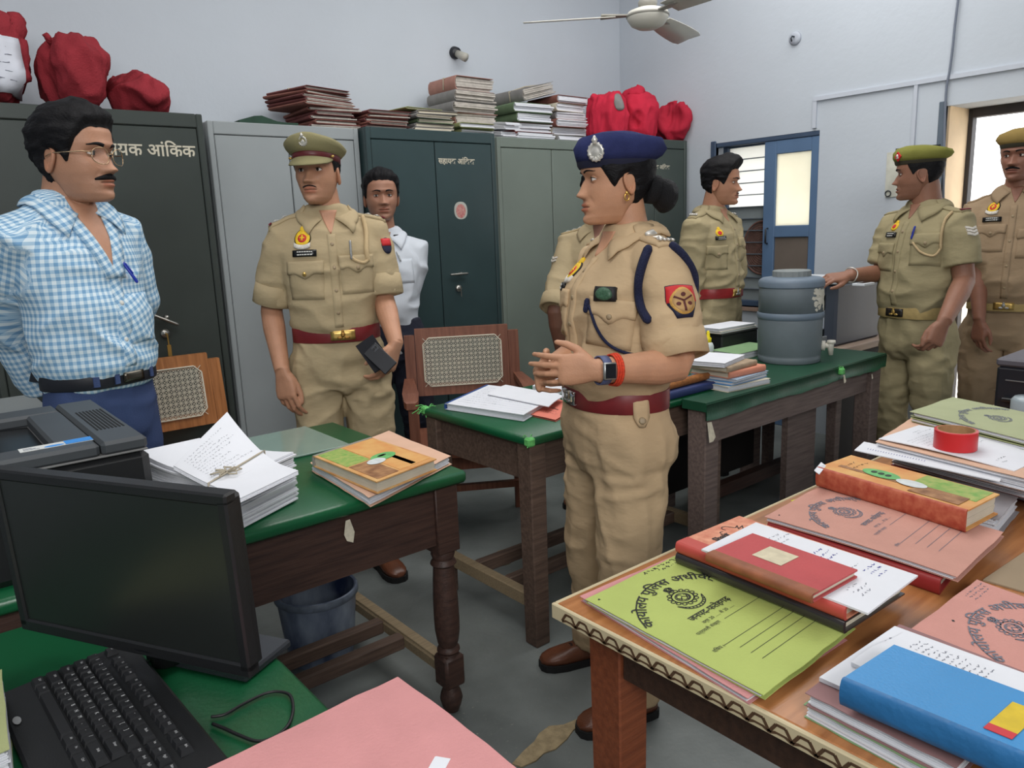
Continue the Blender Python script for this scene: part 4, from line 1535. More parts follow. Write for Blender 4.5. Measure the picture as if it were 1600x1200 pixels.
 def arms(s, voxel=.0032, r=(.047, .040, .039, .0275)):
  """bare arms with hands, each fused"""
  for sd, a in s.sleeves.items():
   if a.get('nohand'):
    continue
   mb = MB()
   sh, el, wr = a['sh'], a['el'], a['wr']
   ak = a.get('k', 1.0)
   d = (wr - el) / np.linalg.norm(wr - el)
   mid = el + (wr - el) * .28
   mb.tube([sh, sh + (el - sh) * .5, el - (el - sh) * .06, el * .97 + (sh + wr) * .015, mid, el + (wr - el) * .65, wr], np.array([r[0], r[0] * .97, r[1], r[1] * 1.0, r[2] * 1.05, r[2] * .86, r[3]]) * ak, 18)
   hd, hn = a['dist'], a['dors']
   tips = add_hand(mb, wr, hd, hn, sd, k=a.get('hk', .97), **a.get('hand', {}))
   V, F = remesh(mb, voxel, 3, .5)
   s.body_mb.append((V, F))
   a['tips'] = tips
 def legs(s, mat, wk=1.0, hips=.93, feet=((-.10, 0, 0), (.10, 0, 0)), toe=(-.25, .25), knee=None, voxel=.0085, hem=.075, leg=1.0, seed=3, amp=.005, shoe=None, shoemat=None, depth=1.0, sag=0.0):
  z = s.zm
  mb = MB()
  rings = []
  for zz, a, bf, bb, yc in ((1.045, .163, .113, .108, 0), (1.0, .170, .118, .112, 0), (.95, .180, .122, .124, .003), (.90, .186, .122, .132, .006), (.85, .180, .116, .125, .006), (.80, .10, .09, .10, .006)):
   rings.append(ell(float(z(zz)), a * wk * hips, (bf + sag * gs(zz - .98, .05)) * depth * (wk + 1) / 2, bb * depth, yc))
  mb.loft(rings[::-1])
  s.feet = feet
  s.kn = []
  for i, sg in enumerate((-1, 1)):
   hip = np.array([sg * .088 * wk, .004, float(z(.90))])
   an = np.array([feet[i][0], feet[i][1] + .02, hem + feet[i][2]])
   kn = hip * .5 + an * .5 + np.array([sg * .004, -.022, .01]) if knee is None else np.array(knee[i])
   th = hip * .6 + kn * .4
   s.kn.append((hip, kn, an))
   mb.tube([hip + (0, 0, .05), hip, th, kn, kn * .5 + an * .5 + (0, .012, 0), an * .93 + kn * .07, an], np.array([.085, .100, .094, .078, .074, .067, .070]) * leg * wk, 20)
  V, F = remesh(mb, voxel, 4)
  c = Cloth(V, F)
  zz = V[:, 2]
  m = .35 + .65 * np.maximum(gs(zz - z(.82), .10), np.maximum(gs(zz - z(.48), .10), gs(zz - .15, .10)))
  c.wrinkle(amp, (11, 11, 17), seed, m)
  c.wrinkle(amp * .8, (16, 16, 5), seed + 5, .5 + .5 * gs(zz - z(.7), .2))
  s.trousers = c
  s.trouser_mat = mat
  if shoe:
   for i, sg in enumerate((-1, 1)):
    s.kids.append(('shoe', shoe, i, toe[i], shoemat))
 def belt_ring(s, z0, z1, mat, lift=.004, name='belt'):
  """a band that follows trousers and shirt at the waist"""
  zc = (z0 + z1) / 2
  n = 56
  top, pts = [], []
  for i in range(n):
   a = 2 * PI * i / n
   d = np.array([math.cos(a), math.sin(a), 0])
   r = 0
   for zz in (z0 + .004, zc, z1 - .004):
    for c in (s.shirt, s.trousers):
     h = c.bvh.ray_cast(Vector((d[0] * .6, d[1] * .6, zz)), Vector((-d[0], -d[1], 0)), .6)
     if h[0] is not None and abs(h[0].x) < .26 and zz < z1 + .1:
      r = max(r, math.hypot(h[0].x, h[0].y)) if c is s.trousers or zz <= zc else r
   pts.append((d, r))
  R = np.array([p[1] for p in pts])
  R = (np.roll(R, 1) + R + np.roll(R, -1)) / 3
  mb = MB()
  rows = []
  for zz, l in ((z0, -.010), (z0, lift - .001), (z0 + .002, lift), (z1 - .002, lift), (z1, lift - .001), (z1, -.010)):
   rows.append(np.array([[d[0] * (r + l), d[1] * (r + l), zz] for (d, _), r in zip(pts, R)]))
  mb.loft(rows, cap=False, closed=True)
  V, F = np.concatenate(mb.V), mb.F
  s.belt = Cloth(V, F)
  s.belt_z = (z0, z1)
  s.kids.append((name, V, F, mat))
 def finish(s, shirtmat, extra_body=None, cuv=False):
  """links everything: the body is the top-level mesh, the rest are its children"""
  mb = MB()
  mb.add(np.concatenate(s.head_mb.V), s.head_mb.F)
  T = [s.head_tint]
  mb.add(np.concatenate(s.neck_mb.V), s.neck_mb.F)
  for V, F in s.body_mb:
   mb.add(V, F)
  z = s.zm
  core = [ell(float(z(a)), w * s.wk, d, d, .012 + s.k.get('lean', 0.0) * sstep(1.03, 1.42, a), 20) for a, w, d in ((.86, .12, .07), (1.0, .13, .085), (1.15, .13, .085), (1.3, .145, .09), (1.38, .13, .085), (1.43, .075, .06))]
  mb.loft(core)
  for i, sg in enumerate((-1, 1)):
   if hasattr(s, 'kn'):
    mb.tube(s.kn[i], [.055, .045, .035], 12)
  T.append(np.ones((mb.n - len(s.head_tint), 3)))
  T = np.concatenate(T)
  o = mb.build(s.name, s.skin, None, True)
  at_ = o.data.color_attributes.new('tint', 'FLOAT_COLOR', 'POINT')
  at_.data.foreach_set('color', np.concatenate([T, np.ones((len(T), 1))], 1).astype(np.float32).ravel())
  o.location = s.g
  o.rotation_euler = (0, 0, s.rz)
  o.scale = (s.sc,) * 3
  tag(o, s.label, 'person')
  s.o = o
  s.body_V, s.body_F = np.concatenate(mb.V), mb.F
  lid = MATS[s.skin.name + '_lid']
  face_details(s.h, o, s.Mh, s.hairmat, lidmat=lid, **s.head_args)
  if s.hair_style:
   V, F = hair_mesh(s.h, s.hair_style, **s.hairk)
   MB(s.Mh).add(V, F).build('hair', s.hairmat, o, True)
  so = mesh_obj('shirt', s.shirt.V, s.shirt.F, shirtmat, o, True)
  s.shirt_o = so
  if hasattr(s, 'trousers'):
   s.trousers_o = mesh_obj('trousers', s.trousers.V, s.trousers.F, s.trouser_mat, o, True)
  for kd in s.kids:
   if kd[0] == 'shoe':
    s.make_shoe(kd[1], kd[2], kd[3], kd[4])
   else:
    b = mesh_obj(kd[0], kd[1], kd[2], kd[3], o)
    sm_by_angle(b, 40)
    if kd[0] == 'belt':
     s.belt_o = b
  return o
 def make_shoe(s, kind, i, toe, mats):
  up, solem = mats
  sg = (-1, 1)[i]
  f = np.array(s.feet[i])
  A = rotz(toe)
  k = 1 / s.sc
  T = lambda V: (np.asarray(V) * k * s.k.get('shoe', 1.0)) @ A.T + f
  mb = MB()
  sec = [(.085, .022, .075, .01), (.075, .033, .095, .006), (.05, .037, .10, .004), (.015, .038, .098, .004), (-.02, .037, .080, .004), (-.06, .041, .066, .004), (-.10, .046, .056, .004), (-.14, .042, .047, .005), (-.165, .030, .037, .008), (-.178, .012, .025, .013)]
  rings = []
  n = 18
  a = np.arange(n) * 2 * PI / n
  for y, w, h, z0 in sec:
   c, sn = np.cos(a), np.sin(a)
   zz = np.where(sn > 0, (h - .03) * np.abs(sn) ** .9, -.018 * np.abs(sn) ** .5)
   rings.append(np.stack([w * np.sign(c) * np.abs(c) ** .75, np.full(n, y), zz + .036], 1))
  mb.loft([T(r) for r in rings])
  mb.tube([T([(0, .045, .075)])[0], T([(0, .05, .115)])[0], T([(0, .052, .15)])[0]], [.040 * k, .040 * k, .042 * k], 16)
  sh = mb.build('shoe', up, s.o, True)
  mb = MB()
  prof = [(p[0], p[1]) for p in sec]
  out = [(w + .004, y) for y, w in prof] + [(-(w + .004), y) for y, w in prof[::-1]]
  out = [(x, y - .003 if y < -.1 else y + .002) for x, y in out]
  V = [(x, y, 0.0) for x, y in out] + [(x, y, .026 if y > -.02 else .024) for x, y in out]
  m = len(out)
  mb.add(T(V), [tuple(range(m)), tuple(range(2 * m - 1, m - 1, -1))] + [(j, m + j, m + (j + 1) % m, (j + 1) % m) for j in range(m)])
  mb.build('sole', solem, sh)
  if kind == 'laced':
   mb = MB()
   for q in range(4):
    y = .004 - .022 * q
    zt = .112 - .013 * q
    for e in (-1, 1):
     mb.tube(T([(-.021 * e, y, zt - .010), (0, y - .006, zt), (.021 * e, y - .013, zt - .013)]), .0024 * k, 6)
   mb.tube(T([(0, .0, .112), (.02, -.012, .128), (.035, -.006, .108)]), .0022 * k, 6)
   mb.tube(T([(0, .0, .112), (-.02, -.014, .126), (-.034, -.008, .104)]), .0022 * k, 6)
   mb.build('shoelace', M('lace_brown', (48, 30, 24), rough=.8), sh, True)
 # fittings on the shirt
 def front(s, x, z):
  return np.array([x, 0, z])
 def fit(s, name, mat, make, parent=None, smooth=True, label=None):
  mb = MB()
  make(mb)
  o = mb.build(name, mat, parent or s.shirt_o, smooth)
  if label:
   o['label'] = label
  return o
 def collar(s, mat, vz, gap=.012, leaf=.043, tip=.062, stand=1.478, spread=.055, name='collar'):
  """a turned-down collar: two leaves from the back of the neck to the points in front"""
  z = s.zm
  for sg in (-1, 1):
   rows_i, rows_o = [], []
   n = 15
   for i in range(n):
    t = i / (n - 1)
    a = PI / 2 + (PI + PI * .0 - .22 * (1 - 0)) * t * .93        # from the nape round the side to the front
    ca, sa = math.cos(a), math.sin(a)
    rx, ry = .067 * s.k.get('neck', 1), .066 * s.k.get('neck', 1)
    tt = max(0.0, (t - .55) / .45)
    zi = float(z(stand)) + .016 - .030 * t - (float(z(stand)) - .028 - vz) * tt ** 1.6 * .35
    p = np.array([-sg * rx * ca * (1 - .35 * tt * tt), .018 + s.k.get('lean', 0.0) + ry * sa - .012 * tt, zi])
    p[0] = sg * abs(p[0]) if i > 0 else 0.0
    out = np.array([sg * abs(ca), sa * .9, 0])
    wd = leaf + (tip - leaf) * tt
    q = p + out * .012 * (1 + tt) + np.array([sg * (.006 + .016 * tt), -.004 * tt, -.02 - wd * .55])
    if tt > 0:
     q = q + np.array([sg * spread * .35 * tt, 0, -.006 * tt])
    h = s.shirt.bvh.find_nearest(Vector(q))
    hp, hn = np.array(h[0]), np.array(h[1])
    q = hp + hn * .005
    rows_i.append(p)
    rows_o.append(q)
   m = 6
   grid = []
   for j in range(m):
    u = j / (m - 1)
    row = []
    for p, q in zip(rows_i, rows_o):
     r = p * (1 - u) + q * u
     lift = .010 * math.sin(PI * u * .8) * (1 - .0 * u)
     c = np.array([0, .02 + s.k.get('lean', 0.0), r[2]])
     o = r - c
     o /= np.linalg.norm(o) + 1e-9
     row.append(r + o * lift + np.array([0, 0, .006 * math.sin(PI * u)]))
    grid.append(row)
   G = np.array(grid)
   mb = MB()
   V = np.concatenate([G.reshape(-1, 3), (G + np.array([0, 0, -.0025])).reshape(-1, 3)])
   c = np.array([0, .02 + s.k.get('lean', 0.0), 0])
   o2 = V[m * n:] * np.array([1, 1, 0]) - c
   V[m * n:] -= .003 * o2 / (np.linalg.norm(o2, axis=1)[:, None] + 1e-9)
   F, off = [], m * n
   for j in range(m - 1):
    for i in range(n - 1):
     q = (j * n + i, (j + 1) * n + i, (j + 1) * n + i + 1, j * n + i + 1)
     F.append(q)
     F.append(tuple(off + k for k in q[::-1]))
   ed = [i for i in range(n)] + [j * n + n - 1 for j in range(1, m)] + [(m - 1) * n + i for i in range(n - 2, -1, -1)] + [j * n for j in range(m - 2, 0, -1)]
   for a, b in zip(ed, ed[1:] + ed[:1]):
    F.append((a, b, off + b, off + a))
   mb.add(V, F)
   mb.build(name, mat, s.shirt_o, True)
 def vneck(s, vz, w=.034, lift=.0022, x0=0.0, top=1.468):
  """skin seen in the open neck, as part of the body"""
  z = s.zm
  zt = float(z(top))
  n = 9
  g = []
  for j in range(n):
   t = j / (n - 1)
   zz = zt + (vz - zt) * t
   ww = w * (1 - t) ** .85 + .0008
   g.append([(x0 * t + ww * (i / 4 - 1), zz) for i in range(9)])
  mb = MB()
  decal(s.shirt, (0, 0, 0), (1, 0, 0), (0, 0, 1), (0, 1, 0), np.array(g), lift, .0005, mb)
  s.body_mb.append((np.concatenate(mb.V), mb.F))
 def placket(s, z0, z1, mat, w=.030, x0=0.0, x1=0.0, lift=.0016, buttons=(), bmat=None, bx=0.0):
  n = 26
  g = np.array([[(x0 + (x1 - x0) * j / (n - 1) + w * (i / 3 - .5), z0 + (z1 - z0) * j / (n - 1)) for i in range(4)] for j in range(n)])
  s.fit('placket', mat, lambda mb: decal(s.shirt, (0, 0, 0), (1, 0, 0), (0, 0, 1), (0, 1, 0), g, lift, .0014, mb))
  for zb in buttons:
   t = (zb - z0) / (z1 - z0)
   x = x0 + (x1 - x0) * t + bx
   s.fit('button', bmat, lambda mb: decal(s.shirt, (x, 0, zb), (1, 0, 0), (0, 0, 1), (0, 1, 0), disc_grid(.0062, .0062, 5, 5), lift + .002, .002, mb))
 def fr(s, x, z):
  return np.array([x, 0, z], float), np.array([1.0, 0, 0]), np.array([0, 0, 1.0]), np.array([0, 1.0, 0])
 def pick(s, x, y, cl=None, roll=0.0):
  """the point of the cloth on the camera's ray through pixel x, y, with its tangent frame"""
  cl = cl or s.shirt
  o, d = s.L(EYE), s.Lv(ray(x, y))
  d = d / np.linalg.norm(d)
  h = cl.bvh.ray_cast(Vector(o), Vector(d))
  if h[0] is None:
   h = cl.bvh.find_nearest(Vector(o + d * 2.2 / s.sc))
  n = np.array(h[1])
  if n @ d > 0:
   n = -n
  U = np.cross([0, 0, 1.0], n)
  U /= np.linalg.norm(U)
  V = np.cross(n, U)
  c, q = math.cos(roll), math.sin(roll)
  return np.array(h[0]), c * U + q * V, c * V - q * U, -n
 def pocket(s, fr, mat, w=.115, h=.125, flap=True, bmat=None, point=True):
  O, U, V, D = fr
  g = rect_grid(w, h, 9, 9)
  s.fit('pocket', mat, lambda mb: decal(s.shirt, O - V * h / 2, U, V, D, g, .0018, .0022, mb, .2))
  if flap:
   n = 13
   gg = []
   for j in range(6):
    v = j / 5
    row = []
    for i in range(n):
     u = -1 + 2 * i / (n - 1)
     dep = .040 + (.018 * (1 - abs(u)) ** 1.0 if point else 0) + .005 * math.cos(u * PI * 2)
     row.append((u * w * .52, .004 - v * dep))
    gg.append(row)
   f = s.fit('pocket_flap', mat, lambda mb: decal(s.shirt, O, U, V, D, np.array(gg)[::-1], .0055, .003, mb, .3))
   if bmat:
    s.fit('button', bmat, lambda mb: decal(s.shirt, O - V * .040, U, V, D, disc_grid(.0068, .0068, 5, 5), .009, .003, mb), parent=f)
 def star(s, mb, c, U, V, n, r, th=.003):
  pts = []
  for i in range(10):
   a = PI / 2 + i * PI / 5
   q = r if i % 2 == 0 else r * .45
   pts.append(np.array(c) + U * q * math.cos(a) + V * q * math.sin(a))
  P = np.array(pts)
  mb.add(np.concatenate([P, [np.array(c) + n * th]]), [(i, (i + 1) % 10, 10) for i in range(10)])
 def epaulette(s, sd, mat, endmat=None, stars=0, starmat=None, bar=None, w=.05, L=(.075, .215), emblem=None, chevron=None):
  """shoulder strap from the collar to the sleeve head, with badges of rank"""
  sg = 1 if sd == 'L' else -1
  n, m = 12, 5
  wk = s.wk
  x0, x1 = L[0], L[1] * wk
  g = np.array([[(x0 + (x1 - x0) * i / (n - 1), w * (j / (m - 1) - .5) * (1 - .0 * i / n)) for i in range(n)] for j in range(m)])
  g[:, :, 0] *= sg
  O = (0, .012 + s.k.get('lean', 0.0), float(s.zm(1.42)))
  mb = MB()
  top = decal(s.shirt, O, (1, 0, 0), (0, 1, 0), (0, 0, -1), g if sg > 0 else g[::-1], .006, .003, mb, .5)
  e = mb.build('epaulette', mat, s.shirt_o, True)
  if sg < 0:
   top = top[::-1]
  def spot(t):
   i = t * (n - 1)
   a = int(min(n - 2, i))
   f = i - a
   p = top[m // 2, a] * (1 - f) + top[m // 2, a + 1] * f
   U = top[m // 2, a + 1] - top[m // 2, a]
   U = U / np.linalg.norm(U)
   Vv = top[m // 2 + 1, a] - top[m // 2 - 1, a]
   Vv = Vv - U * (U @ Vv)
   Vv /= np.linalg.norm(Vv)
   nn = np.cross(U, Vv)
   if nn[2] < 0:
    nn = -nn
   return p, U, Vv, nn
  s.ep = getattr(s, 'ep', {})
  s.ep[sd] = spot
  if stars:
   for q in range(stars):
    p, U, Vv, nn = spot(.80 - .24 * q)
    b = MB()
    s.star(b, p + nn * .0015, U, Vv, nn, .0145, .005)
    b.build('rank_star', starmat, e)
  if endmat:
   b = MB()
   p, U, Vv, nn = spot(.95)
   b.box((0, 0, 0), (.012, w * 1.02, .004))
   A = np.stack([U, Vv, nn], 1)
   V = np.concatenate(b.V) @ A.T + p + nn * .001
   mesh_obj('strap_ribbon', V, b.F, endmat, e)
  return e, spot
class Rig:
 pass
def lathe_on(Mh, prof, c, ns=24):
 mb = MB(Mh)
 mb.lathe(prof, ns, c)
 return mb
def beret(p, mat, bandmat, badge, tilt=0.12, lean=.5, z0=.168, puff=1.0, badge_at=.55, back=.0):
 """a beret pulled to one side: band round the head, soft crown falling over"""
 h = p.h
 n = 48
 t = np.arange(n) * 2 * PI / n
 def ring(zz, a, f, b, dz=None, sx=0.0, sy=0.0):
  c, sn = np.cos(t), np.sin(t)
  x = a * c + sx
  y = np.where(sn < 0, f, b) * sn + sy
  z = np.full(n, zz) - tilt * (y) + (0 if dz is None else dz(x, y))
  return np.stack([x, y, z], 1)
 k = h.wide
 rows = [ring(z0 - .004, .078 * k, .099, .100), ring(z0 + .004, .0825 * k, .1035, .104), ring(z0 + .014, .084 * k, .105, .106)]
 mb = MB(p.Mh)
 mb.loft(rows, cap=False)
 mb.loft([rows[0], ring(z0 + .003, .074 * k, .094, .096)], cap=False)
 band = mb.build('beret_band', bandmat, None, True)
 mb = MB(p.Mh)
 dro = lambda x, y: -lean * .035 * np.clip(x / .1, -1, 1) * -1
 side = p.k.get('beret_side', -1)   # falls to the wearer's right
 rr = [rows[2]]
 for u, (a, f, b, zz) in zip((.15, .45, .75, 1.0, 1.0), ((.092, .112, .121, .026), (.101, .116, .134, .046), (.094, .104, .128, .066), (.060, .068, .090, .079), (.02, .02, .03, .083))):
  dz = lambda x, y: u * (lean * .030 * np.clip(-x * side / .1, -1, 1) + .010 * np.clip(-y / .1, -1, 1))
  rr.append(ring(z0 + zz * puff, a * k, f, b + back * u, dz, side * .010 * u, .010 * u))
 R = np.array(rr)
 q = R.reshape(-1, 3)
 d = (vnoise(q * 26, 5) - .5) * .009
 q[n:] += (q[n:] - np.array([0, 0, z0])) / .1 * d[n:, None] * .9
 R = q.reshape(R.shape)
 mb.loft(list(R), cap=True)
 cr = mb.build('beret_crown', mat, None, True)
 o = thing_part('beret', p)
 for c in (band, cr):
  c.parent = o
 if badge:
  bv = bvh_of(R.reshape(-1, 3), [(i * n + j, i * n + (j + 1) % n, (i + 1) * n + (j + 1) % n, (i + 1) * n + j) for i in range(len(rr) - 1) for j in range(n)])
  a = badge_at
  dvec = np.array([-math.sin(a), math.cos(a), 0])
  hz = z0 + badge[0]
  hit = bv.ray_cast(Vector((math.sin(a) * .4, -math.cos(a) * .4, hz)), Vector(dvec))
  if hit[0] is not None:
   c, nn = np.array(hit[0]), np.array(hit[1])
   if nn @ dvec > 0:
    nn = -nn
   U = np.cross([0, 0, 1.0], nn); U /= np.linalg.norm(U)
   Vv = np.cross(nn, U)
   badge[1](p, o, c + nn * .002, U, Vv, nn)
 return o
def thing_part(name, p):
 """an Empty that groups the pieces of a part under the person"""
 o = bpy.data.objects.new(name, None)
 o.empty_display_size = .03
 COL.objects.link(o)
 o.parent = p.o
 return o
def star_badge(r=.021, plume=True):
 """wreathed cap badge in white metal with a lion crest on top"""
 def make(p, par, c, U, V, n):
  mb = MB(p.Mh)
  T = lambda a, b, h: c + U * a + V * b + n * h
  k = 28
  ring = lambda rr, h, rip=0: np.array([T((rr + rip * (i % 2)) * math.cos(2 * PI * i / k), (rr + rip * (i % 2)) * 1.08 * math.sin(2 * PI * i / k), h) for i in range(k)])
  mb.loft([ring(r, -.002, .0025), ring(r, .0025, .0025), ring(r * .78, .0045), ring(r * .70, .0015), ring(r * .45, .0040), ring(.001, .0055)], cap=True)
  if plume:
   mb.tube([T(0, r * .9, .002), T(0, r * 1.35, .003)], [r * .28, r * .36], 8)
   mb.tube([T(0, r * 1.4, .003), T(0, r * 1.72, .003)], [r * .42, r * .20], 8, round_ends=True)
  for i in range(5):
   a = PI * (1.15 + .175 * i)
   mb.tube([T(r * .55 * math.cos(a), r * .55 * math.sin(a), .004), T(r * .95 * math.cos(a), r * .95 * math.sin(a), .004)], .0014, 6)
  mb.build('cap_badge', M('white_metal', (196, 192, 184), rough=.32, metal=.85, var=.15, scale=60), par, True)
 return make
def diamond_badge(p, par, c, U, V, n):
 T = lambda a, b, h: c + U * a + V * b + n * h
 r = .021
 mb = MB(p.Mh)
 mb.loft([np.array([T(r * x, r * y, -.002) for x, y in ((1, 0), (0, 1), (-1, 0), (0, -1))]), np.array([T(r * x, r * y, .003) for x, y in ((1, 0), (0, 1), (-1, 0), (0, -1))])])
 b = mb.build('cap_badge', M('badge_red', (196, 40, 44), rough=.5), par)
 mb = MB(p.Mh)
 mb.tube([T(0, -.010, .003), T(0, .004, .004), T(0, .010, .004)], [.005, .006, .003], 8, flat=1.0)
 mb.tube([T(-.007, -.006, .004), T(.007, -.006, .004)], .0025, 6)
 mb.build('badge_emblem', M('white_metal'), b, True)
for _n, _c, _k in (('white_metal', (206, 203, 196), dict(rough=.35, metal=.45, var=.15, scale=60)), ('badge_red', (196, 40, 44), {}), ('badge_black', (26, 24, 26), {}),
     ('badge_yellow', (226, 186, 40), dict(var=.12, scale=90)), ('badge_white', (206, 200, 190), dict(var=.2, scale=120)), ('plate_black', (18, 18, 20), dict(rough=.3)), ('plate_white', (210, 210, 205), {})):
 M(_n, _c, **_k)
def khaki(nm, c, **k):
 c = tuple(min(255, v * 1.06 + 3) for v in c)
 return M(nm, c, rough=.85, var=.07, scale=5, bump=.45, bscale=17, spec=.15, stretch=(1, 1, 1.7), **k)
def state_badge(p, fr, r=.027):
 """embroidered chest badge: yellow shield with crest, red heart, white scroll"""
 s = p
 O, U, V, D = fr
 yel, red, wht, blk = M('badge_yellow', (226, 186, 40), rough=.6, var=.12, scale=90), M('badge_red', (196, 40, 44), rough=.6), M('badge_white', (206, 200, 190), rough=.6, var=.2, scale=120), M('badge_black', (26, 24, 26), rough=.6)
 b = s.fit('chest_badge', blk, lambda mb: decal(s.shirt, O, U, V, D, disc_grid(r * .98, r * 1.08), .003, .002, mb))
 s.fit('badge_field', yel, lambda mb: decal(s.shirt, O, U, V, D, disc_grid(r * .88, r * .98), .005, .0015, mb), parent=b)
 s.fit('badge_crest', yel, lambda mb: (decal(s.shirt, O + V * r * 1.15, U, V, D, disc_grid(r * .34, r * .40), .004, .003, mb)), parent=b)
 s.fit('badge_heart', red, lambda mb: decal(s.shirt, O - V * r * .05, U, V, D, disc_grid(r * .52, r * .52), .0065, .0015, mb), parent=b)
 s.fit('badge_emblem', yel, lambda mb: (decal(s.shirt, O, U, V, D, rect_grid(r * .2, r * .7, 4, 3), .0085, .001, mb), decal(s.shirt, O, U, V, D, rect_grid(r * .6, r * .16, 3, 4), .0085, .001, mb)), parent=b)
 g = rect_grid(r * 1.9, r * .52, 4, 11)
 g[:, :, 1] += r * .35 * (np.abs(g[:, :, 0]) / r) ** 2
 s.fit('badge_scroll', wht, lambda mb: decal(s.shirt, O - V * r * 1.12, U, V, D, g, .006, .002, mb), parent=b)
def small_badge(p, fr, r=.02):
 O, U, V, D = fr
 b = p.fit('chest_badge', M('badge_yellow', (214, 160, 40)), lambda mb: decal(p.shirt, O, U, V, D, disc_grid(r, r * 1.05), .003, .002, mb))
 p.fit('badge_heart', M('badge_red'), lambda mb: decal(p.shirt, O - V * r * .1, U, V, D, disc_grid(r * .55, r * .5), .0055, .001, mb), parent=b)
 p.fit('badge_crest', M('badge_yellow'), lambda mb: decal(p.shirt, O + V * r * 1.1, U, V, D, disc_grid(r * .4, r * .42), .003, .003, mb), parent=b)
 return b
def name_plate(p, fr, w=.072, h=.018):
 O, U, V, D = fr
 b = p.fit('name_plate', M('plate_black', (18, 18, 20), rough=.3), lambda mb: decal(p.shirt, O, U, V, D, rect_grid(w, h, 4, 6), .006, .003, mb, .9))
 def lines(mb):
  rr = random.Random(3)
  for row, zz in enumerate((h * .2, -h * .22)):
   a = -w * .3
   while a < w * .3:
    l = rr.uniform(.004, .009)
    decal(p.shirt, O + U * (a + l / 2) + V * zz, U, V, D, rect_grid(l, h * .16, 3, 3), .0092, .0005, mb, 1)
    a += l + .002
 p.fit('plate_lettering', M('plate_white', (210, 210, 205)), lines, parent=b, smooth=False)
def buckle(p, x, w, h, mat, name='buckle', emblem=None, lift=.003):
 z0, z1 = p.belt_z
 zc = (z0 + z1) / 2
 mb = MB()
 decal(p.belt, (x, 0, zc), (1, 0, 0), (0, 0, 1), (0, 1, 0), rect_grid(w, h, 6, 7), lift, .005, mb, .7)
 b = mb.build(name, mat, p.belt_o, True)
 if emblem:
  mb = MB()
  for ex, ez, rx, rz_ in ((0, .004, .008, .010), (0, .015, .005, .005), (-.008, -.008, .010, .005), (.010, -.008, .010, .005)):
   decal(p.belt, (x + ex * w / .06, 0, zc + ez), (1, 0, 0), (0, 0, 1), (0, 1, 0), disc_grid(rx, rz_), lift + .005, .004, mb)
  mb.build('buckle_emblem', emblem, b, True)
 return b
def cuff(p, sd, mat, w=.055, r=None, name='sleeve_cuff', end=None):
 """turned-up band at the end of a sleeve"""
 a = p.sleeves[sd]
 sh, el, wr = a['sh'], a['el'], a['wr']
 e = a['end'] if end is None else end
 if e <= 1:
  c, d = sh + (el - sh) * e, (el - sh) / np.linalg.norm(el - sh)
  rr = a['r'][1]
 else:
  c, d = el + (wr - el) * (e - 1), (wr - el) / np.linalg.norm(wr - el)
  rr = a['r'][3]
 rr = r or rr
 u = np.cross(d, [0, 1, 0]); u /= np.linalg.norm(u)
 v = np.cross(d, u)
 n = 30
 an = np.arange(n) * 2 * PI / n
 rows = []
 wob = .0025 * np.sin(an * 3 + 1) + .002 * np.sin(an * 5)
 for t, q in ((-w, rr + .001), (-w, rr + .0055), (-w * .5, rr + .0075), (.004, rr + .0065), (.006, rr + .003), (.004, rr - .008), (-w * .4, rr - .012)):
  rows.append(c + d * t + (q + wob)[:, None] * (np.cos(an)[:, None] * u + np.sin(an)[:, None] * v))
 mb = MB()
 mb.loft(rows, cap=False)
 return mb.build(name, mat, p.shirt_o, True)
def cord(p, pts, r, mat, name, parent=None, ns=8, lift=None):
 P = [np.array(q, float) for q in pts]
 out = []
 for i in range(len(P) - 1):
  p0, p1, p2, p3 = P[max(0, i - 1)], P[i], P[i + 1], P[min(len(P) - 1, i + 2)]
  for t in np.linspace(0, 1, 8, endpoint=False):
   out.append(.5 * ((2 * p1) + (-p0 + p2) * t + (2 * p0 - 5 * p1 + 4 * p2 - p3) * t * t + (-p0 + 3 * p1 - 3 * p2 + p3) * t ** 3))
 out.append(P[-1])
 mb = MB()
 mb.tube(out, r, ns, round_ends=True)
 return mb.build(name, mat, parent, True)
def on_front(p, x, z, lift=.006, cl=None):
 h = (cl or p.shirt).bvh.ray_cast(Vector((x, -.5, z)), Vector((0, 1, 0)))
 return np.array(h[0]) + np.array([0, -lift, 0])
def on_dir(cl, o, d, lift=.006):
 d = np.array(d, float) / np.linalg.norm(d)
 h = cl.bvh.ray_cast(Vector(np.array(o) - d * .3), Vector(d))
 if h[0] is None:
  h = cl.bvh.find_nearest(Vector(o))
 return np.array(h[0]) - d * lift
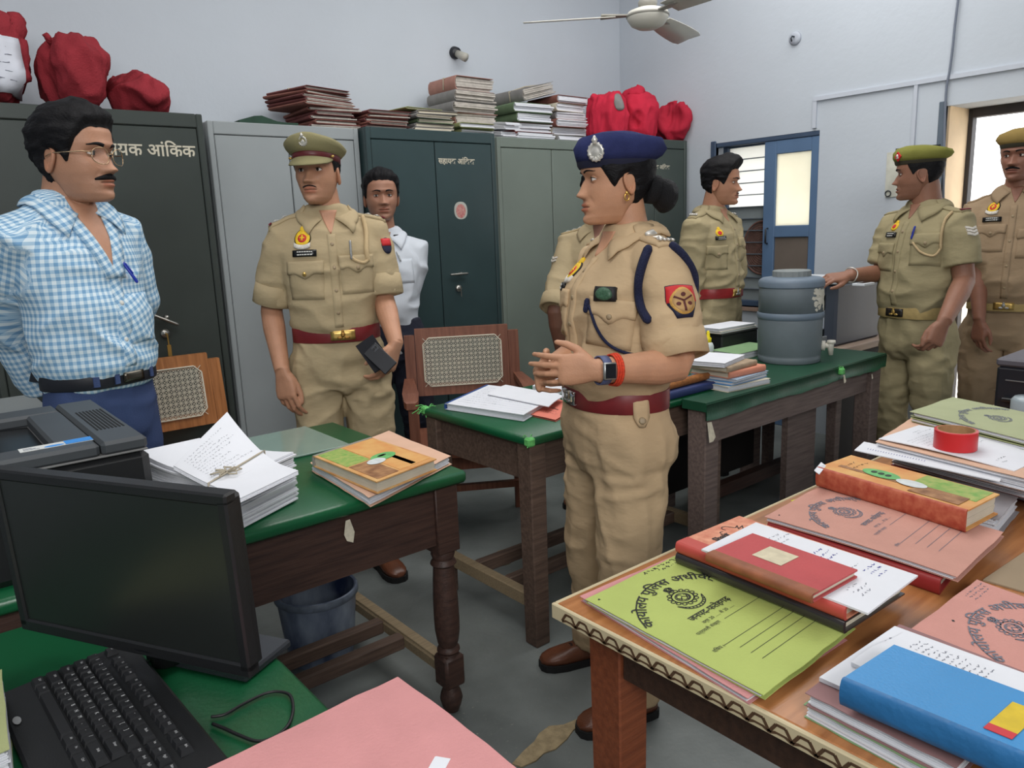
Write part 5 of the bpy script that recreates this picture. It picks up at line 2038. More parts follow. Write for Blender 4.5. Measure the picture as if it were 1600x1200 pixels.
# flat things lying about: sheets, folders, books
class Slab:
 """a leaf, folder or book on a surface. A, B, C: three corners in order round it (B between the other two), as
 points of the plane z; u runs from B to A, v from B to C. hf(u, v) lifts it locally"""
 def __init__(s, A, B, C, z, th, hf=None, wob=0.0, seed=0, nu=9, nv=11):
  A, B, C = (at(*q, z) if len(q) == 2 else np.array(q, float) for q in (A, B, C))
  s.B, s.eu, s.ev = B, A - B, C - B
  s.z, s.th, s.hf, s.nu, s.nv, s.seed, s.wob = z, th, hf, nu, nv, seed, wob
  s.lu, s.lv = np.linalg.norm(s.eu), np.linalg.norm(s.ev)
  s.o = s.B + .5 * s.eu + .5 * s.ev
  s.o[2] = z - th
 def h(s, u, v):
  u, v = np.asarray(u, float), np.asarray(v, float)
  r = np.zeros(np.broadcast(u, v).shape)
  if s.hf is not None:
   r = r + s.hf(u, v)
  return r
 def P(s, u, v, lift=0.0):
  u, v = np.asarray(u, float), np.asarray(v, float)
  p = s.B + u[..., None] * s.eu + v[..., None] * s.ev
  p = p.copy()
  p[..., 2] = s.z + s.h(u, v) + lift
  return p - s.o
 def solid(s, mb, lift=0.0, th=None, inset=0.0, jag=0.0, du=0.0, dv=0.0, cut=None):
  th = s.th if th is None else th
  u = np.linspace(inset, 1 - inset, s.nu)
  v = np.linspace(inset, 1 - inset, s.nv)
  if jag:
   rr = np.random.default_rng(s.seed)
   ju0, ju1, jv0, jv1 = (rr.normal(0, jag, k) for k in (s.nv, s.nv, s.nu, s.nu))
  U, Vv = np.meshgrid(u, v)
  if jag:
   k = np.linspace(0, 1, s.nu)[None, :]
   U = U + (1 - k) * ju0[:, None] * (k < .01) + k * ju1[:, None] * (k > .99)
   k = np.linspace(0, 1, s.nv)[:, None]
   Vv = Vv + (k < .01) * jv0[None, :] + (k > .99) * jv1[None, :]
  top = s.P(U + du, Vv + dv, lift).reshape(-1, 3)
  bot = top - np.array([0, 0, th])
  m, n = s.nv, s.nu
  F, o = [], m * n
  for i in range(m - 1):
   for j in range(n - 1):
    q = (i * n + j, i * n + j + 1, (i + 1) * n + j + 1, (i + 1) * n + j)
    F.append(q); F.append(tuple(o + k for k in q[::-1]))
  ed = [j for j in range(n)] + [i * n + n - 1 for i in range(1, m)] + [(m - 1) * n + j for j in range(n - 2, -1, -1)] + [i * n for i in range(m - 2, 0, -1)]
  for a, b in zip(ed, ed[1:] + ed[:1]):
   F.append((a, o + a, o + b, b))
  if np.cross(s.eu, s.ev)[2] < 0:
   F = [f[::-1] for f in F]
  mb.add(np.concatenate([top, bot]), F)
  return mb
 def place(s, o):
  o.location = s.o
  return o
 def text(s, txt, size, u, v, mat, name, parent, rot=0.0, arc=None, bold=0.0, lift=.0007, jitter=0.0):
  """lettering read with u to the reader's right and v downwards; u, v locate its middle; size in metres"""
  V, F = text_mesh(txt, size, arc, bold)
  V = V - np.array([0, V[:, 1].mean() if arc is None else 0])
  c, q = math.cos(rot), math.sin(rot)
  V = V @ np.array([[c, q], [-q, c]])
  P = s.P(u + V[:, 0] / s.lu, v - V[:, 1] / s.lv, lift)
  return mesh_obj(name, P, F, mat, parent)
 def strokes(s, segs, mat, name, parent, wd=.0006, lift=.0006):
  """printed or written lines: polylines in (u, v)"""
  mb = MB()
  for seg in segs:
   for (u0, v0), (u1, v1) in zip(seg[:-1], seg[1:]):
    a = np.array([(u1 - u0) * s.lu, (v1 - v0) * s.lv])
    l = np.linalg.norm(a)
    if l < 1e-6:
     continue
    n = np.array([-a[1], a[0]]) / l * wd
    k = max(2, int(l / .03) + 1)
    t = np.linspace(0, 1, k)
    uu, vv = u0 + (u1 - u0) * t, v0 + (v1 - v0) * t
    p0 = s.P(uu + n[0] / s.lu, vv + n[1] / s.lv, lift)
    p1 = s.P(uu - n[0] / s.lu, vv - n[1] / s.lv, lift)
    mb.add(np.concatenate([p0, p1]), [(i, i + 1, k + i + 1, k + i) for i in range(k - 1)])
  return mb.build(name, mat, parent)
 def patch(s, u0, u1, v0, v1, mat, name, parent, lift=.0008, th=.0008, n=5):
  U, Vv = np.meshgrid(np.linspace(u0, u1, n), np.linspace(v0, v1, n))
  top = s.P(U, Vv, lift).reshape(-1, 3)
  bot = top - np.array([0, 0, th])
  F = []
  for i in range(n - 1):
   for j in range(n - 1):
    F.append((i * n + j, i * n + j + 1, (i + 1) * n + j + 1, (i + 1) * n + j))
  ed = [j for j in range(n)] + [i * n + n - 1 for i in range(1, n)] + [(n - 1) * n + j for j in range(n - 2, -1, -1)] + [i * n for i in range(n - 2, 0, -1)]
  for a, b in zip(ed, ed[1:] + ed[:1]):
   F.append((a, n * n + a, n * n + b, b))
  if np.cross(s.eu, s.ev)[2] < 0:
   F = [f[::-1] for f in F]
  return MB().add(np.concatenate([top, bot]), F).build(name, mat, parent)
 def ellipse(s, u, v, ru, rv, mat, name, parent, lift=.0009, n=24, rot=0.0, wave=0.0):
  t = np.arange(n) * 2 * PI / n
  r = 1 + wave * np.sin(5 * t)
  x, y = ru * np.cos(t) * r, rv * np.sin(t) * r
  c, q = math.cos(rot), math.sin(rot)
  x, y = x * c - y * q, x * q + y * c
  P = s.P(u + x / s.lu, v + y / s.lv, lift)
  C = s.P(np.array([u]), np.array([v]), lift)
  F = [(i, (i + 1) % n, n) for i in range(n)]
  if np.cross(s.eu, s.ev)[2] < 0:
   F = [f[::-1] for f in F]
  return MB().add(np.concatenate([P, C]), F).build(name, mat, parent)
INK = M('print_black', (38, 40, 42), rough=.7)
INKB = M('ink_blue', (62, 66, 150), rough=.7)
INKG = M('print_grey', (112, 116, 128), rough=.8)
PAPER = M('paper_white', (222, 224, 230), rough=.85, var=.02, scale=10, spec=.2)
PAPERY = M('paper_aged', (206, 198, 180), rough=.9, var=.06, scale=12, spec=.2)
PINK = M('folder_pink', (206, 150, 138), rough=.85, var=.05, scale=14, bump=.15, bscale=240, spec=.2)
PINKD = M('folder_rose', (202, 142, 142), rough=.85, var=.05, scale=14, bump=.15, bscale=240, spec=.2)
LIME = M('folder_lime', (172, 186, 104), rough=.75, var=.04, scale=12, bump=.1, bscale=200, spec=.25)
OLIVE = M('folder_olive', (164, 170, 122), rough=.8, var=.05, scale=12, bump=.1, bscale=200, spec=.2)
PEACH = M('folder_peach', (212, 174, 150), rough=.85, var=.05, scale=14, spec=.2)
MAUVE = M('folder_mauve', (146, 112, 112), rough=.85, var=.08, scale=14, spec=.2)
SAGE = M('folder_sage', (128, 160, 118), rough=.85, var=.06, scale=14, spec=.2)
def scribble(s, u0, u1, v0, v1, rows, mat, name, parent, wd=.0004, seed=0, fill=.7, hgt=.22):
 """lines of small print or handwriting, too fine to read: broken wavy strokes"""
 rr = random.Random(seed)
 segs = []
 for i in range(rows):
  v = v0 + (v1 - v0) * (i + .5) / rows
  hv = hgt * abs(v1 - v0) / rows
  u = u0
  end = u0 + (u1 - u0) * rr.uniform(fill, 1)
  du = .0030 / s.lu * (1 if u1 > u0 else -1)
  while (u < end) == (u1 > u0) and abs(u - end) > abs(du):
   k = rr.randint(2, 5)
   seg = []
   for j in range(k):
    seg.append((u, v + rr.uniform(-hv, hv)))
    u += du * rr.uniform(.5, 1)
   segs.append(seg)
   u += du * .9
 return s.strokes(segs, mat, name, parent, wd)
def crest(s, u, v, r, mat, parent, seed=0):
 """the office crest: lion capital over a wreathed shield with a scroll"""
 K = lambda a, b: (u + a * r / s.lu, v - b * r / s.lv)
 def ringpts(cx, cy, rx, ry, a0=0, a1=2 * PI, n=20):
  return [K(cx + rx * math.cos(a0 + (a1 - a0) * i / n), cy + ry * math.sin(a0 + (a1 - a0) * i / n)) for i in range(n + 1)]
 segs = [ringpts(0, 0, .72, .62), ringpts(0, 0, .50, .42)]
 for i in range(14):
  a = 2 * PI * i / 14
  segs.append(ringpts(.86 * math.cos(a), .74 * math.sin(a), .15, .13, 0, 2 * PI, 8))
 segs += [ringpts(0, 1.16, .20, .20), ringpts(0, 1.16, .10, .10), ringpts(-.2, 1.16, .09, .13, 0, 2 * PI, 8), ringpts(.2, 1.16, .09, .13, 0, 2 * PI, 8), [K(-.28, .95), K(.28, .95)], [K(-.22, .88), K(.22, .88)]]
 segs += [ringpts(-.1, .02, .28, .3, .6, 3.6, 10), ringpts(.15, -.05, .25, .28, -2.0, 1.2, 10), [K(-.35, -.22), K(0, .1), K(.35, -.2)], [K(-.4, .12), K(-.1, -.3), K(.1, -.3), K(.4, .1)]]
 segs += [ringpts(0, -.35, 1.0, .80, PI * 1.12, PI * 1.88, 14), ringpts(0, -.55, 1.0, .80, PI * 1.12, PI * 1.88, 14), [K(-.93, -.65), K(-1.1, -.5), K(-.93, -.85)], [K(.93, -.65), K(1.1, -.5), K(.93, -.85)]]
 for i in range(9):
  a = PI * (1.18 + .08 * i)
  segs.append([K(.98 * math.cos(a), -.38 + .80 * math.sin(a)), K(.98 * math.cos(a), -.52 + .80 * math.sin(a))])
 return s.strokes(segs, mat, 'crest', parent, .034 * r, .0007)
T1 = 'कायाेलय पु\u093fलस अधीक्षक'
T2 = 'जनपद-फतेहगढ़'
def office_print(s, parent, mat, small=True, cu=.50, cv=.22, k=1.0, shade=1.0):
 """what is printed on the office folders: title in an arc, crest, district, year and ruled lines"""
 s.text(T1, .0275 * k, cu, cv - .055, mat, 'title_lettering', parent, arc=.105 * k, bold=.0003, lift=.0012)
 crest(s, cu, cv + .080, .028 * k, mat, parent)
 s.text(T2, .0175 * k, cu + .01, cv + .238, mat, 'district_lettering', parent, bold=.0003, lift=.0010)
 if small:
  s.text('वर्ष 20 ...... से 20 ......', .0095 * k, cu + .0, cv + .292, mat, 'year_lettering', parent)
  s.text('पत्रावली संख्या', .0095 * k, cu - .18, cv + .332, mat, 'number_lettering', parent)
  s.text('विषय :', .010 * k, cu - .32, cv + .46, mat, 'subject_lettering', parent)
  L = [[(cu - .02, cv + .335), (.93, cv + .335)]] + [[(cu - .28 + (0.06 if i else 0), cv + .463 + .055 * i), (.93, cv + .463 + .055 * i)] for i in range(4)]
  s.strokes(L, mat, 'ruled_lines', parent, .00045)
def folder(name, label, A, B, C, z, th, mat, group=None, hf=None, pages=True, seed=0, cat='folder', lift0=0.0, jag=.0022):
 """card folder: top leaf, papers, bottom leaf"""
 s = Slab(A, B, C, z, th, hf, seed=seed)
 t = thing(name, label, cat, tuple(s.o), 0, group)
 if th > .004:
  mb = MB(); s.solid(mb, 0, .0012, jag=jag)
  top = mb.build('cover', mat, t, True)
  sm_by_angle(top, 40)
  if pages:
   mb = MB()
   k = max(1, int((th - .0024) / .0022))
   for i in range(k):
    rr = random.Random(seed * 31 + i)
    s.solid(mb, -.0014 - (th - .0026) * i / k, (th - .0028) / k * .75, inset=.012 + rr.uniform(0, .012), du=rr.uniform(-.01, .01), dv=rr.uniform(-.012, .008))
   mb.build('papers', PAPER, t)['kind'] = 'stuff'
  mb = MB(); s.solid(mb, -th + .0012, .0012, jag=jag, du=.006, dv=.004)
  mb.build('cover', mat, t)
 else:
  mb = MB(); s.solid(mb, 0, th, jag=jag)
  top = mb.build('cover', mat, t, True)
  sm_by_angle(top, 40)
 return s, t, top
def paper(label, A, B, C, z, th=.0012, hf=None, mat=None, seed=0, group=None, name='paper_sheet', cat='paper'):
 s = Slab(A, B, C, z, th, hf, seed=seed)
 mb = MB(); s.solid(mb)
 o = sm_by_angle(mb.build(name, mat or PAPER, None, True), 40)
 s.place(o)
 tag(o, label, cat, group)
 return s, o
def book(name, label, A, B, C, z, th, mat, spine=None, edge=None, group=None, seed=0, cat='book', cov=.0030, corner=None, hf=None, side='u0'):
 """case-bound book: two boards, pages, rounded spine along the B-C side"""
 s = Slab(A, B, C, z, th, hf, seed=seed, nu=7, nv=9)
 t = thing(name, label, cat, tuple(s.o), 0, group)
 spine = spine or mat
 mb = MB(); s.solid(mb, 0, cov); top = sm_by_angle(mb.build('cover', mat, t, True), 40)
 mb = MB()
 n = max(3, int(th / .004))
 for i in range(n):
  rr = random.Random(seed * 7 + i)
  s.solid(mb, -cov - (th - 2 * cov) * i / n, (th - 2 * cov) / n * .93, inset=.018 + rr.uniform(0, .006))
 mb.build('pages', edge or PAPERY, t)['kind'] = 'stuff'
 mb = MB(); s.solid(mb, -th + cov, cov); mb.build('cover', mat, t)
 mb = MB()
 v = np.linspace(.0, 1.0, 12)
 rows = []
 for q in v:
  row = []
  for k in range(7):
   a = PI * k / 6
   p = s.P(np.array([.004 - .006 / s.lu * math.sin(a)]), np.array([q]))[0]
   p = p.copy(); p[2] += -th / 2 + (th / 2 + .0008) * math.cos(a)
   row.append(p)
  q0 = s.P(np.array([.035]), np.array([q]))[0]
  row.append(q0 + np.array([0, 0, -th - .0006]));
  row.append(q0 + np.array([0, 0, -th + .0006]))
  row.append(s.P(np.array([.012]), np.array([q]))[0] + np.array([0, 0, -th + .002]))
  row.append(s.P(np.array([.012]), np.array([q]))[0] + np.array([0, 0, -.002]))
  row.append(q0 + np.array([0, 0, .0002]))
  row.append(q0 + np.array([0, 0, .0009]))
  rows.append(row)
 mb.loft(rows)
 sp = sm_by_angle(mb.build('spine', spine, t, True), 50)
 return s, t, top
# computer on the near left desk
BLK = M('black_plastic', (26, 27, 29), rough=.42, var=.06, scale=20, bump=.05, bscale=400)
BLK2 = M('black_gloss', (20, 21, 23), rough=.25, var=.05)
KEYM = M('key_black', (30, 31, 34), rough=.55)
KEYW = M('key_lettering_white', (196, 198, 200), rough=.6)
SCRN = M('dark_screen', (30, 33, 32), rough=.3, var=.12, scale=3, spec=.5)
def screen():
 W_, H_ = .45, .27
 u = np.array([.220, -.392, 0]); u /= np.linalg.norm(u)
 v = np.array([-.02, -.03, 1.0]); v -= u * (u @ v); v /= np.linalg.norm(v)
 n = np.cross(u, v)
 c = np.array([.199, 1.174, .940])
 A = np.stack([u, v, n], 1)
 t = thing('monitor', 'black flat computer screen, switched off, on the near green desk', 'monitor', (c[0], c[1], DT))
 loc = np.array([c[0], c[1], DT])
 M4 = Matrix([[*A[i], (c - loc)[i]] for i in range(3)] + [[0, 0, 0, 1]])
 mb = MB(M4)
 mb.box((0, 0, -.022), (W_ - .01, H_ - .01, .03), bev=.01)
 mb.box((0, 0, -.045), (W_ * .55, H_ * .6, .03), bev=.012)
 mb.build('housing', BLK, t)
 b = .017
 mb = MB(M4)
 for cx, cy, sx, sy in ((0, H_ / 2 - b / 2, W_, b), (0, -H_ / 2 + b * .62, W_, b * 1.24), (-W_ / 2 + b / 2, 0, b, H_ - b), (W_ / 2 - b / 2, 0, b, H_ - b)):
  mb.box((cx, cy, -.008), (sx, sy, .022), bev=.003)
 mb.build('bezel', BLK, t)
 mb = MB(M4); mb.box((0, .002, -.004), (W_ - 2 * b + .004, H_ - 2 * b + .006, .006)); mb.build('screen', SCRN, t)
 mb = MB(M4); mb.box((.03, -H_ / 2 + .009, .0025), (.03, .004, .001)); mb.build('nameplate', M('dark_steel'), t)
 mb = MB()
 p0 = c - n * .055 - v * .05 - loc
 p1 = np.array([p0[0] - n[0] * .02, p0[1] - n[1] * .02, .012])
 mb.tube([p0 + n * .02, p0, (p0 + p1) / 2, p1], [.026, .026, .026, .03], 14)
 mb.build('stand_neck', BLK, t, True)
 mb = MB(Matrix([[u[0], n[0], 0, p1[0]], [u[1], n[1], 0, p1[1]], [0, 0, 1, 0], [0, 0, 0, 1]]))
 mb.box((.055, -.045, .007), (.20, .11, .014), bev=.005)
 mb.build('stand_foot', M('foot_gloss', (38, 40, 45), rough=.22, var=.05, spec=.6), t)
 return t
screen()
def keyboard():
 L_, D_ = .445, .165
 c = np.array([.142, 1.062, DT])
 X = np.array([.045, -1.0, 0]); X /= np.linalg.norm(X)
 Y = np.array([-X[1], X[0], 0])
 t = thing('keyboard', 'black keyboard with white letters in front of the computer screen', 'keyboard', (c[0], c[1], DT))
 A4 = np.stack([X, Y, [0, 0, 1.0]], 1)
 M4 = Matrix([[*A4[i], 0] for i in range(3)] + [[0, 0, 0, 1]])
 mb = MB(M4)
 mb.loft([np.array([(-L_ / 2, -D_ / 2 - .012, 0), (L_ / 2, -D_ / 2 - .012, 0), (L_ / 2, D_ / 2 + .012, 0), (-L_ / 2, D_ / 2 + .012, 0)]),
    np.array([(-L_ / 2, -D_ / 2 - .012, .010), (L_ / 2, -D_ / 2 - .012, .010), (L_ / 2, D_ / 2 + .012, .022), (-L_ / 2, D_ / 2 + .012, .022)]),
    np.array([(-L_ / 2 + .004, -D_ / 2 - .008, .013), (L_ / 2 - .004, -D_ / 2 - .008, .013), (L_ / 2 - .004, D_ / 2 + .008, .025), (-L_ / 2 + .004, D_ / 2 + .008, .025)])])
 mb.build('case', BLK, t)
 pitch = .0188
 zt = lambda y: .0190 + (y + D_ / 2) / D_ * .010
 cache = {}
 letters = MB(M4)
 def key(x, y, w, txt=None, h=1.0):
  k = (round(w, 2), h)
  if k not in cache:
   mb = MB(M4)
   a, b, e = pitch * w * .5 - .0009, pitch * h * .5 - .0009, .0022
   mb.loft([np.array([(-a, -b, 0), (a, -b, 0), (a, b, 0), (-a, b, 0)]), np.array([(-a + e, -b + e, .0075), (a - e, -b + e, .0075), (a - e, b - e, .0075), (-a + e, b - e, .0075)])])
   ob = mb.build('key', KEYM, t)
   cache[k] = ob.data
  else:
   ob = bpy.data.objects.new('key', cache[k])
   COL.objects.link(ob)
   ob.parent = t
  ob.location = A4 @ np.array([x, y, zt(y) - .0045])
  if txt:
   V, F = text_mesh(txt, .0072 if len(txt) == 1 else .0046)
   V = np.stack([V[:, 0] + x - (pitch * w * .5 - .0065 if len(txt) == 1 else 0), V[:, 1] + y + .0005, np.full(len(V), zt(y) + .0034)], 1)
   letters.add(V, F)
 x0 = -L_ / 2 + .012
 ys = [.068, .042, .0232, .0044, -.0144, -.0332]
 ys = [v - .008 for v in ys]
 x = x0 + pitch / 2
 key(x, ys[0], 1, 'Esc'); x += pitch * 2
 for i in range(12):
  key(x, ys[0], 1, 'F%d' % (i + 1)); x += pitch * (1.5 if i % 4 == 3 else 1)
 rows = [list('`1234567890-=') + [('Back', 2)], [('Tab', 1.5)] + list('QWERTYUIOP[]') + [('\\', 1.5)], [('Caps', 1.75)] + list("ASDFGHJKL;'") + [('Enter', 2.25)], [('Shift', 2.25)] + list('ZXCVBNM,./') + [('Shift', 2.75)],
   [('Ctrl', 1.5), ('Alt', 1.5), (None, 7.0), ('Alt', 1.5), ('Fn', 1.25), ('Ctrl', 2.25)]]
 for r, y in zip(rows, ys[1:]):
  x = x0
  for it in r:
   tx, w = (it, 1) if isinstance(it, str) else it
   key(x + w * pitch / 2, y, w, tx)
   x += w * pitch
 xn = x0 + pitch * 15.35
 for i in range(3):
  for j, nm in ((0, ('PrS', 'ScL', 'Brk')), (1, ('Ins', 'Hm', 'PgU')), (2, ('Del', 'End', 'PgD'))):
   key(xn + pitch * (i + .5), (ys[0], ys[1], ys[2])[j], 1, nm[i])
 key(xn + pitch * 1.5, ys[4], 1); [key(xn + pitch * (i + .5), ys[5], 1) for i in range(3)]
 xn += pitch * 3.35
 pad = ('789', '456', '123')
 for i in range(4):
  key(xn + pitch * (i + .5), ys[1], 1, ('Nm', '/', '*', '-')[i])
 for j in range(3):
  for i in range(3):
   key(xn + pitch * (i + .5), ys[2 + j], 1, pad[j][i])
 key(xn + pitch, ys[5], 2, '0'); key(xn + pitch * 2.5, ys[5], 1, '.')
 letters.build('key_lettering', KEYW, t)['kind'] = 'stuff'
 mb = MB(M4)
 a = np.arange(20) * 2 * PI / 20
 mb.loft([np.stack([-L_ / 2 + .10 + .011 * np.cos(a), -D_ / 2 - .000 + .005 * np.sin(a), np.full(20, .0148)], 1), np.stack([-L_ / 2 + .10 + .011 * np.cos(a), -D_ / 2 - .000 + .005 * np.sin(a), np.full(20, .0156)], 1)])
 mb.build('oval_mark', M('plate_grey', (150, 152, 154), rough=.4), t)
 return t
keyboard()
pts = [at(x, y, DT + .004) for x, y in ((330, 1120), (352, 1116), (380, 1100), (420, 1082), (450, 1084), (458, 1104), (452, 1130), (432, 1150), (402, 1158), (372, 1148), (350, 1138), (330, 1130))]
P = []
for i in range(len(pts) - 1):
 p0, p1, p2, p3 = pts[max(0, i - 1)], pts[i], pts[i + 1], pts[min(len(pts) - 1, i + 2)]
 for t_ in np.linspace(0, 1, 6, endpoint=False):
  P.append(.5 * ((2 * p1) + (-p0 + p2) * t_ + (2 * p0 - 5 * p1 + 4 * p2 - p3) * t_ ** 2 + (-p0 + 3 * p1 - 3 * p2 + p3) * t_ ** 3))
mb = MB(); mb.tube(P, .0024, 6)
tag(mb.build('screen_cable', M('cable_black', (22, 22, 24), rough=.5), None, True), 'thin black cable looped on the near green desk beside the screen', 'cable')
# black laser printer at the left
def laser():
 x0, x1, y0, y1, h = -.06, .392, 1.715, 2.245, .255
 c = np.array([(x0 + x1) / 2, (y0 + y1) / 2, DT])
 t = thing('laser_printer', 'black laser printer with a blue and white label, in front of the man in checks', 'printer', tuple(c))
 W_, D_ = x1 - x0, y1 - y0
 TOP = M('printer_top', (62, 66, 70), rough=.5, var=.04)
 def bx(nm, mat, xa, xb, ya, yb, za, zb, bev=.0, par=None, **k):
  mb = MB()
  mb.box(((xa + xb) / 2 - c[0], (ya + yb) / 2 - c[1], (za + zb) / 2), (xb - xa, yb - ya, zb - za), bev=bev, **k)
  return mb.build(nm, mat, par or t)
 bx('body', BLK, x0, x1, y0, y1, .0, h - .028, .018)
 bx('seam_line', M('seam_grey', (112, 112, 112), rough=.5), x0 + .008, x1 - .004, y0 - .001, y1 - .008, h - .031, h - .027, .001)
 xs = .300
 bx('vented_lid', TOP, xs + .0015, x1 - .002, y0 + .002, y1 - .002, h - .030, h, .010)
 bx('front_ledge', TOP, x0 + .004, xs - .0015, y0 + .002, y0 + .085, h - .030, h, .008)
 bx('rear_ledge', TOP, x0 + .004, xs - .0015, y1 - .10, y1 - .002, h - .030, h, .008)
 bx('side_ledge', TOP, xs - .075, xs - .0015, y0 + .086, y1 - .101, h - .030, h, .006)
 mb = MB()
 a = [(x0 + .006, y0 + .086), (xs - .076, y0 + .086), (xs - .076, y1 - .101), (x0 + .006, y1 - .101)]
 mb.add([(a[0][0] - c[0], a[0][1] - c[1], h - .02), (a[1][0] - c[0], a[1][1] - c[1], h - .027), (a[2][0] - c[0], a[2][1] - c[1], h - .027), (a[3][0] - c[0], a[3][1] - c[1], h - .02)], [(0, 1, 2, 3)])
 mb.build('paper_well', BLK2, t)
 bx('output_flap', BLK, x0 + .01, .13, y0 + .12, y0 + .21, h - .018, h - .012, rot=roty(.05))
 for i in range(8):
  x = xs + .020 + .0075 * i
  bx('vent_slot', M('slot_black', (10, 10, 11), rough=.8), x, x + .0035, y0 + .13, y1 - .16, h - .0005, h + .0009)
 lb = bx('label', M('label_white', (206, 208, 206), rough=.5), .165, .296, y0 + .045, y0 + .078, h - .0005, h + .0010)
 bx('label_blue', M('label_blue', (52, 136, 214), rough=.5), .246, .296, y0 + .045, y0 + .078, h + .0009, h + .0017, par=lb)
 mb = MB()
 q = np.arange(14) * 2 * PI / 14
 mb.loft([np.stack([.226 - c[0] + .018 * np.cos(q), y0 + .053 - c[1] + .007 * np.sin(q), np.full(14, zz)], 1) for zz in (h + .0009, h + .0014)])
 mb.build('label_oval', M('label_blue'), lb)
 for i in range(3):
  bx('label_lettering', INKG, .172, .20 - .006 * i, y0 + .052 + .007 * i, y0 + .0545 + .007 * i, h + .0009, h + .0013, par=lb)
 return t
laser()
# dustbin under the desk
q = (.972, 2.285)
bn = thing('waste_bin', 'blue-black paint-streaked plastic bin under the desk with turned legs', 'bin', (q[0], q[1], 0))
BINM = M('bin_blue', (34, 46, 78), rough=.45, col2=(140, 152, 168), scale=11, stretch=(1, 1, .4), detail=5)
mb = MB()
mb.lathe([(.085, 0.0), (.105, .004), (.118, .10), (.130, .225), (.134, .236), (.136, .246), (.132, .250), (.126, .246), (.112, .11), (.100, .012), (.02, .010)], 36)
sm_by_angle(mb.build('bucket', BINM, bn, True), 50)
mb = MB()
mb.lathe([(.134, .222), (.138, .226), (.139, .240), (.1355, .247)], 36, cap=False)
mb.build('rim', M('bin_rim', (96, 106, 120), rough=.5, var=.3, scale=25), bn, True)
mb = MB()
rr = random.Random(4)
for i in range(7):
 a = rr.uniform(0, 6.28); r_ = rr.uniform(0, .07)
 mb.tube([(r_ * math.cos(a), r_ * math.sin(a), .012 + .015 * i), (r_ * math.cos(a) + .03, r_ * math.sin(a) + .02, .03 + .014 * i)], [.02, .024], 6, round_ends=True)
mb.build('crumpled_paper', M('dark_rubbish', (60, 58, 60), rough=.9, var=.4, scale=30), bn)['kind'] = 'stuff'
# notebook and telephone in the capped officer's hand
def held(name, label, cat, px_, dep, size, mats, roll, yaw=0.25, tiltf=-.2):
 c = atd(*px_, dep)
 R_ = np.array([R2[0], R2[1], 0]); R_ /= np.linalg.norm(R_)
 F_ = np.array([FW[0], FW[1], 0]); F_ /= np.linalg.norm(F_)
 A = np.stack([R_, F_, [0, 0, 1.0]], 1) @ roty(roll) @ rotz(yaw) @ rotx(tiltf)
 t = thing(name, label, cat, tuple(c))
 M4 = Matrix([[*A[i], 0] for i in range(3)] + [[0, 0, 0, 1]])
 w, th, h = size
 if cat == 'notebook':
  mb = MB(M4); mb.box((0, 0, 0), (w - .008, th * .7, h - .006)); mb.build('pages', PAPER, t)
  for q in (-1, 1):
   mb = MB(M4); mb.box((0, q * th * .42, 0), (w, th * .16, h), bev=.001); mb.build('cover', mats, t)
 else:
  mb = MB(M4); mb.box((0, 0, 0), (w, th, h), bev=.003); mb.build('case', mats, t)
  mb = MB(M4); mb.box((w * .22, -th * .5, h * .35), (w * .36, .002, h * .2), bev=.001); mb.build('camera_plate', M('phone_plate', (58, 60, 66), rough=.25), t)
  for i in (-1, 1):
   mb = MB(M4); mb.tube([(w * .22 + i * w * .09, -th * .5 - .0008, h * .35), (w * .22 + i * w * .09, -th * .5 - .002, h * .35)], .005, 10); mb.build('lens', BLK2, t)
 return t
held('notebook', 'black pocket notebook with white page edge held by the capped officer', 'notebook', (584, 553), 2.80, (.075, .014, .120), M('leatherette_black', (22, 23, 30), rough=.7, spec=.25), -.55)
held('mobile_phone', 'dark mobile phone held against the notebook by the capped officer', 'phone', (594, 560), 2.765, (.060, .009, .110), M('phone_dark', (28, 30, 36), rough=.45, spec=.3), -.75)
# water cooler
q = at(1243, 570, DT)
wc = thing('water_cooler', 'grey insulated plastic water drum with white tap on the long green desk', 'water cooler', (q[0] + .085, q[1] + .085, DT))
wc.scale = (1, 1, .955)
GP = M('cooler_grey', (112, 122, 128), rough=.55, var=.07, scale=9, bump=.05, bscale=60)
GP2 = M('cooler_blue_grey', (104, 118, 132), rough=.5, var=.06)
k = .142
mb = MB()
mb.lathe([(k * .93, 0), (k * .97, .004), (k * .97, .03), (k * .955, .034), (k * .985, .04), (k, .20), (k, .212)], 44)
mb.build('base_drum', GP, wc, True)
mb = MB()
mb.lathe([(k * .99, .208), (k * 1.035, .213), (k * 1.04, .225), (k * 1.03, .238), (k * .99, .242)], 44, cap=False)
mb.build('hoop', GP2, wc, True)
mb = MB()
mb.lathe([(k, .238), (k * .985, .355), (k * .975, .362)], 44)
mb.build('upper_drum', GP, wc, True)
mb = MB()
mb.lathe([(k * .985, .358), (k * 1.02, .362), (k * 1.02, .382), (k * .98, .395), (k * .90, .402), (k * .62, .408), (.01, .41)], 44)
sm_by_angle(mb.build('lid', GP2, wc, True), 40)
mb = MB()
n = 44
a = np.arange(n) * 2 * PI / n
w = 1 + .02 * np.cos(a * 22)
mb.loft([np.stack([.083 * w * np.cos(a), .083 * w * np.sin(a), np.full(n, z)], 1) for z in (.404, .433)] + [np.stack([.078 * np.cos(a), .078 * np.sin(a), np.full(n, .437)], 1), np.stack([.01 * np.cos(a), .01 * np.sin(a), np.full(n, .438)], 1)])
sm_by_angle(mb.build('screw_cap', M('cooler_cap', (128, 134, 134), rough=.6, var=.1, scale=20), wc), 30)
d = at(1292, 545, DT + .05) - np.array(wc.location); td = np.array([d[0], d[1], 0]); td /= np.linalg.norm(td)
td = np.array([R2[0], R2[1], 0]) * .93 - np.array([FW[0], FW[1], 0]) * .35; td /= np.linalg.norm(td)
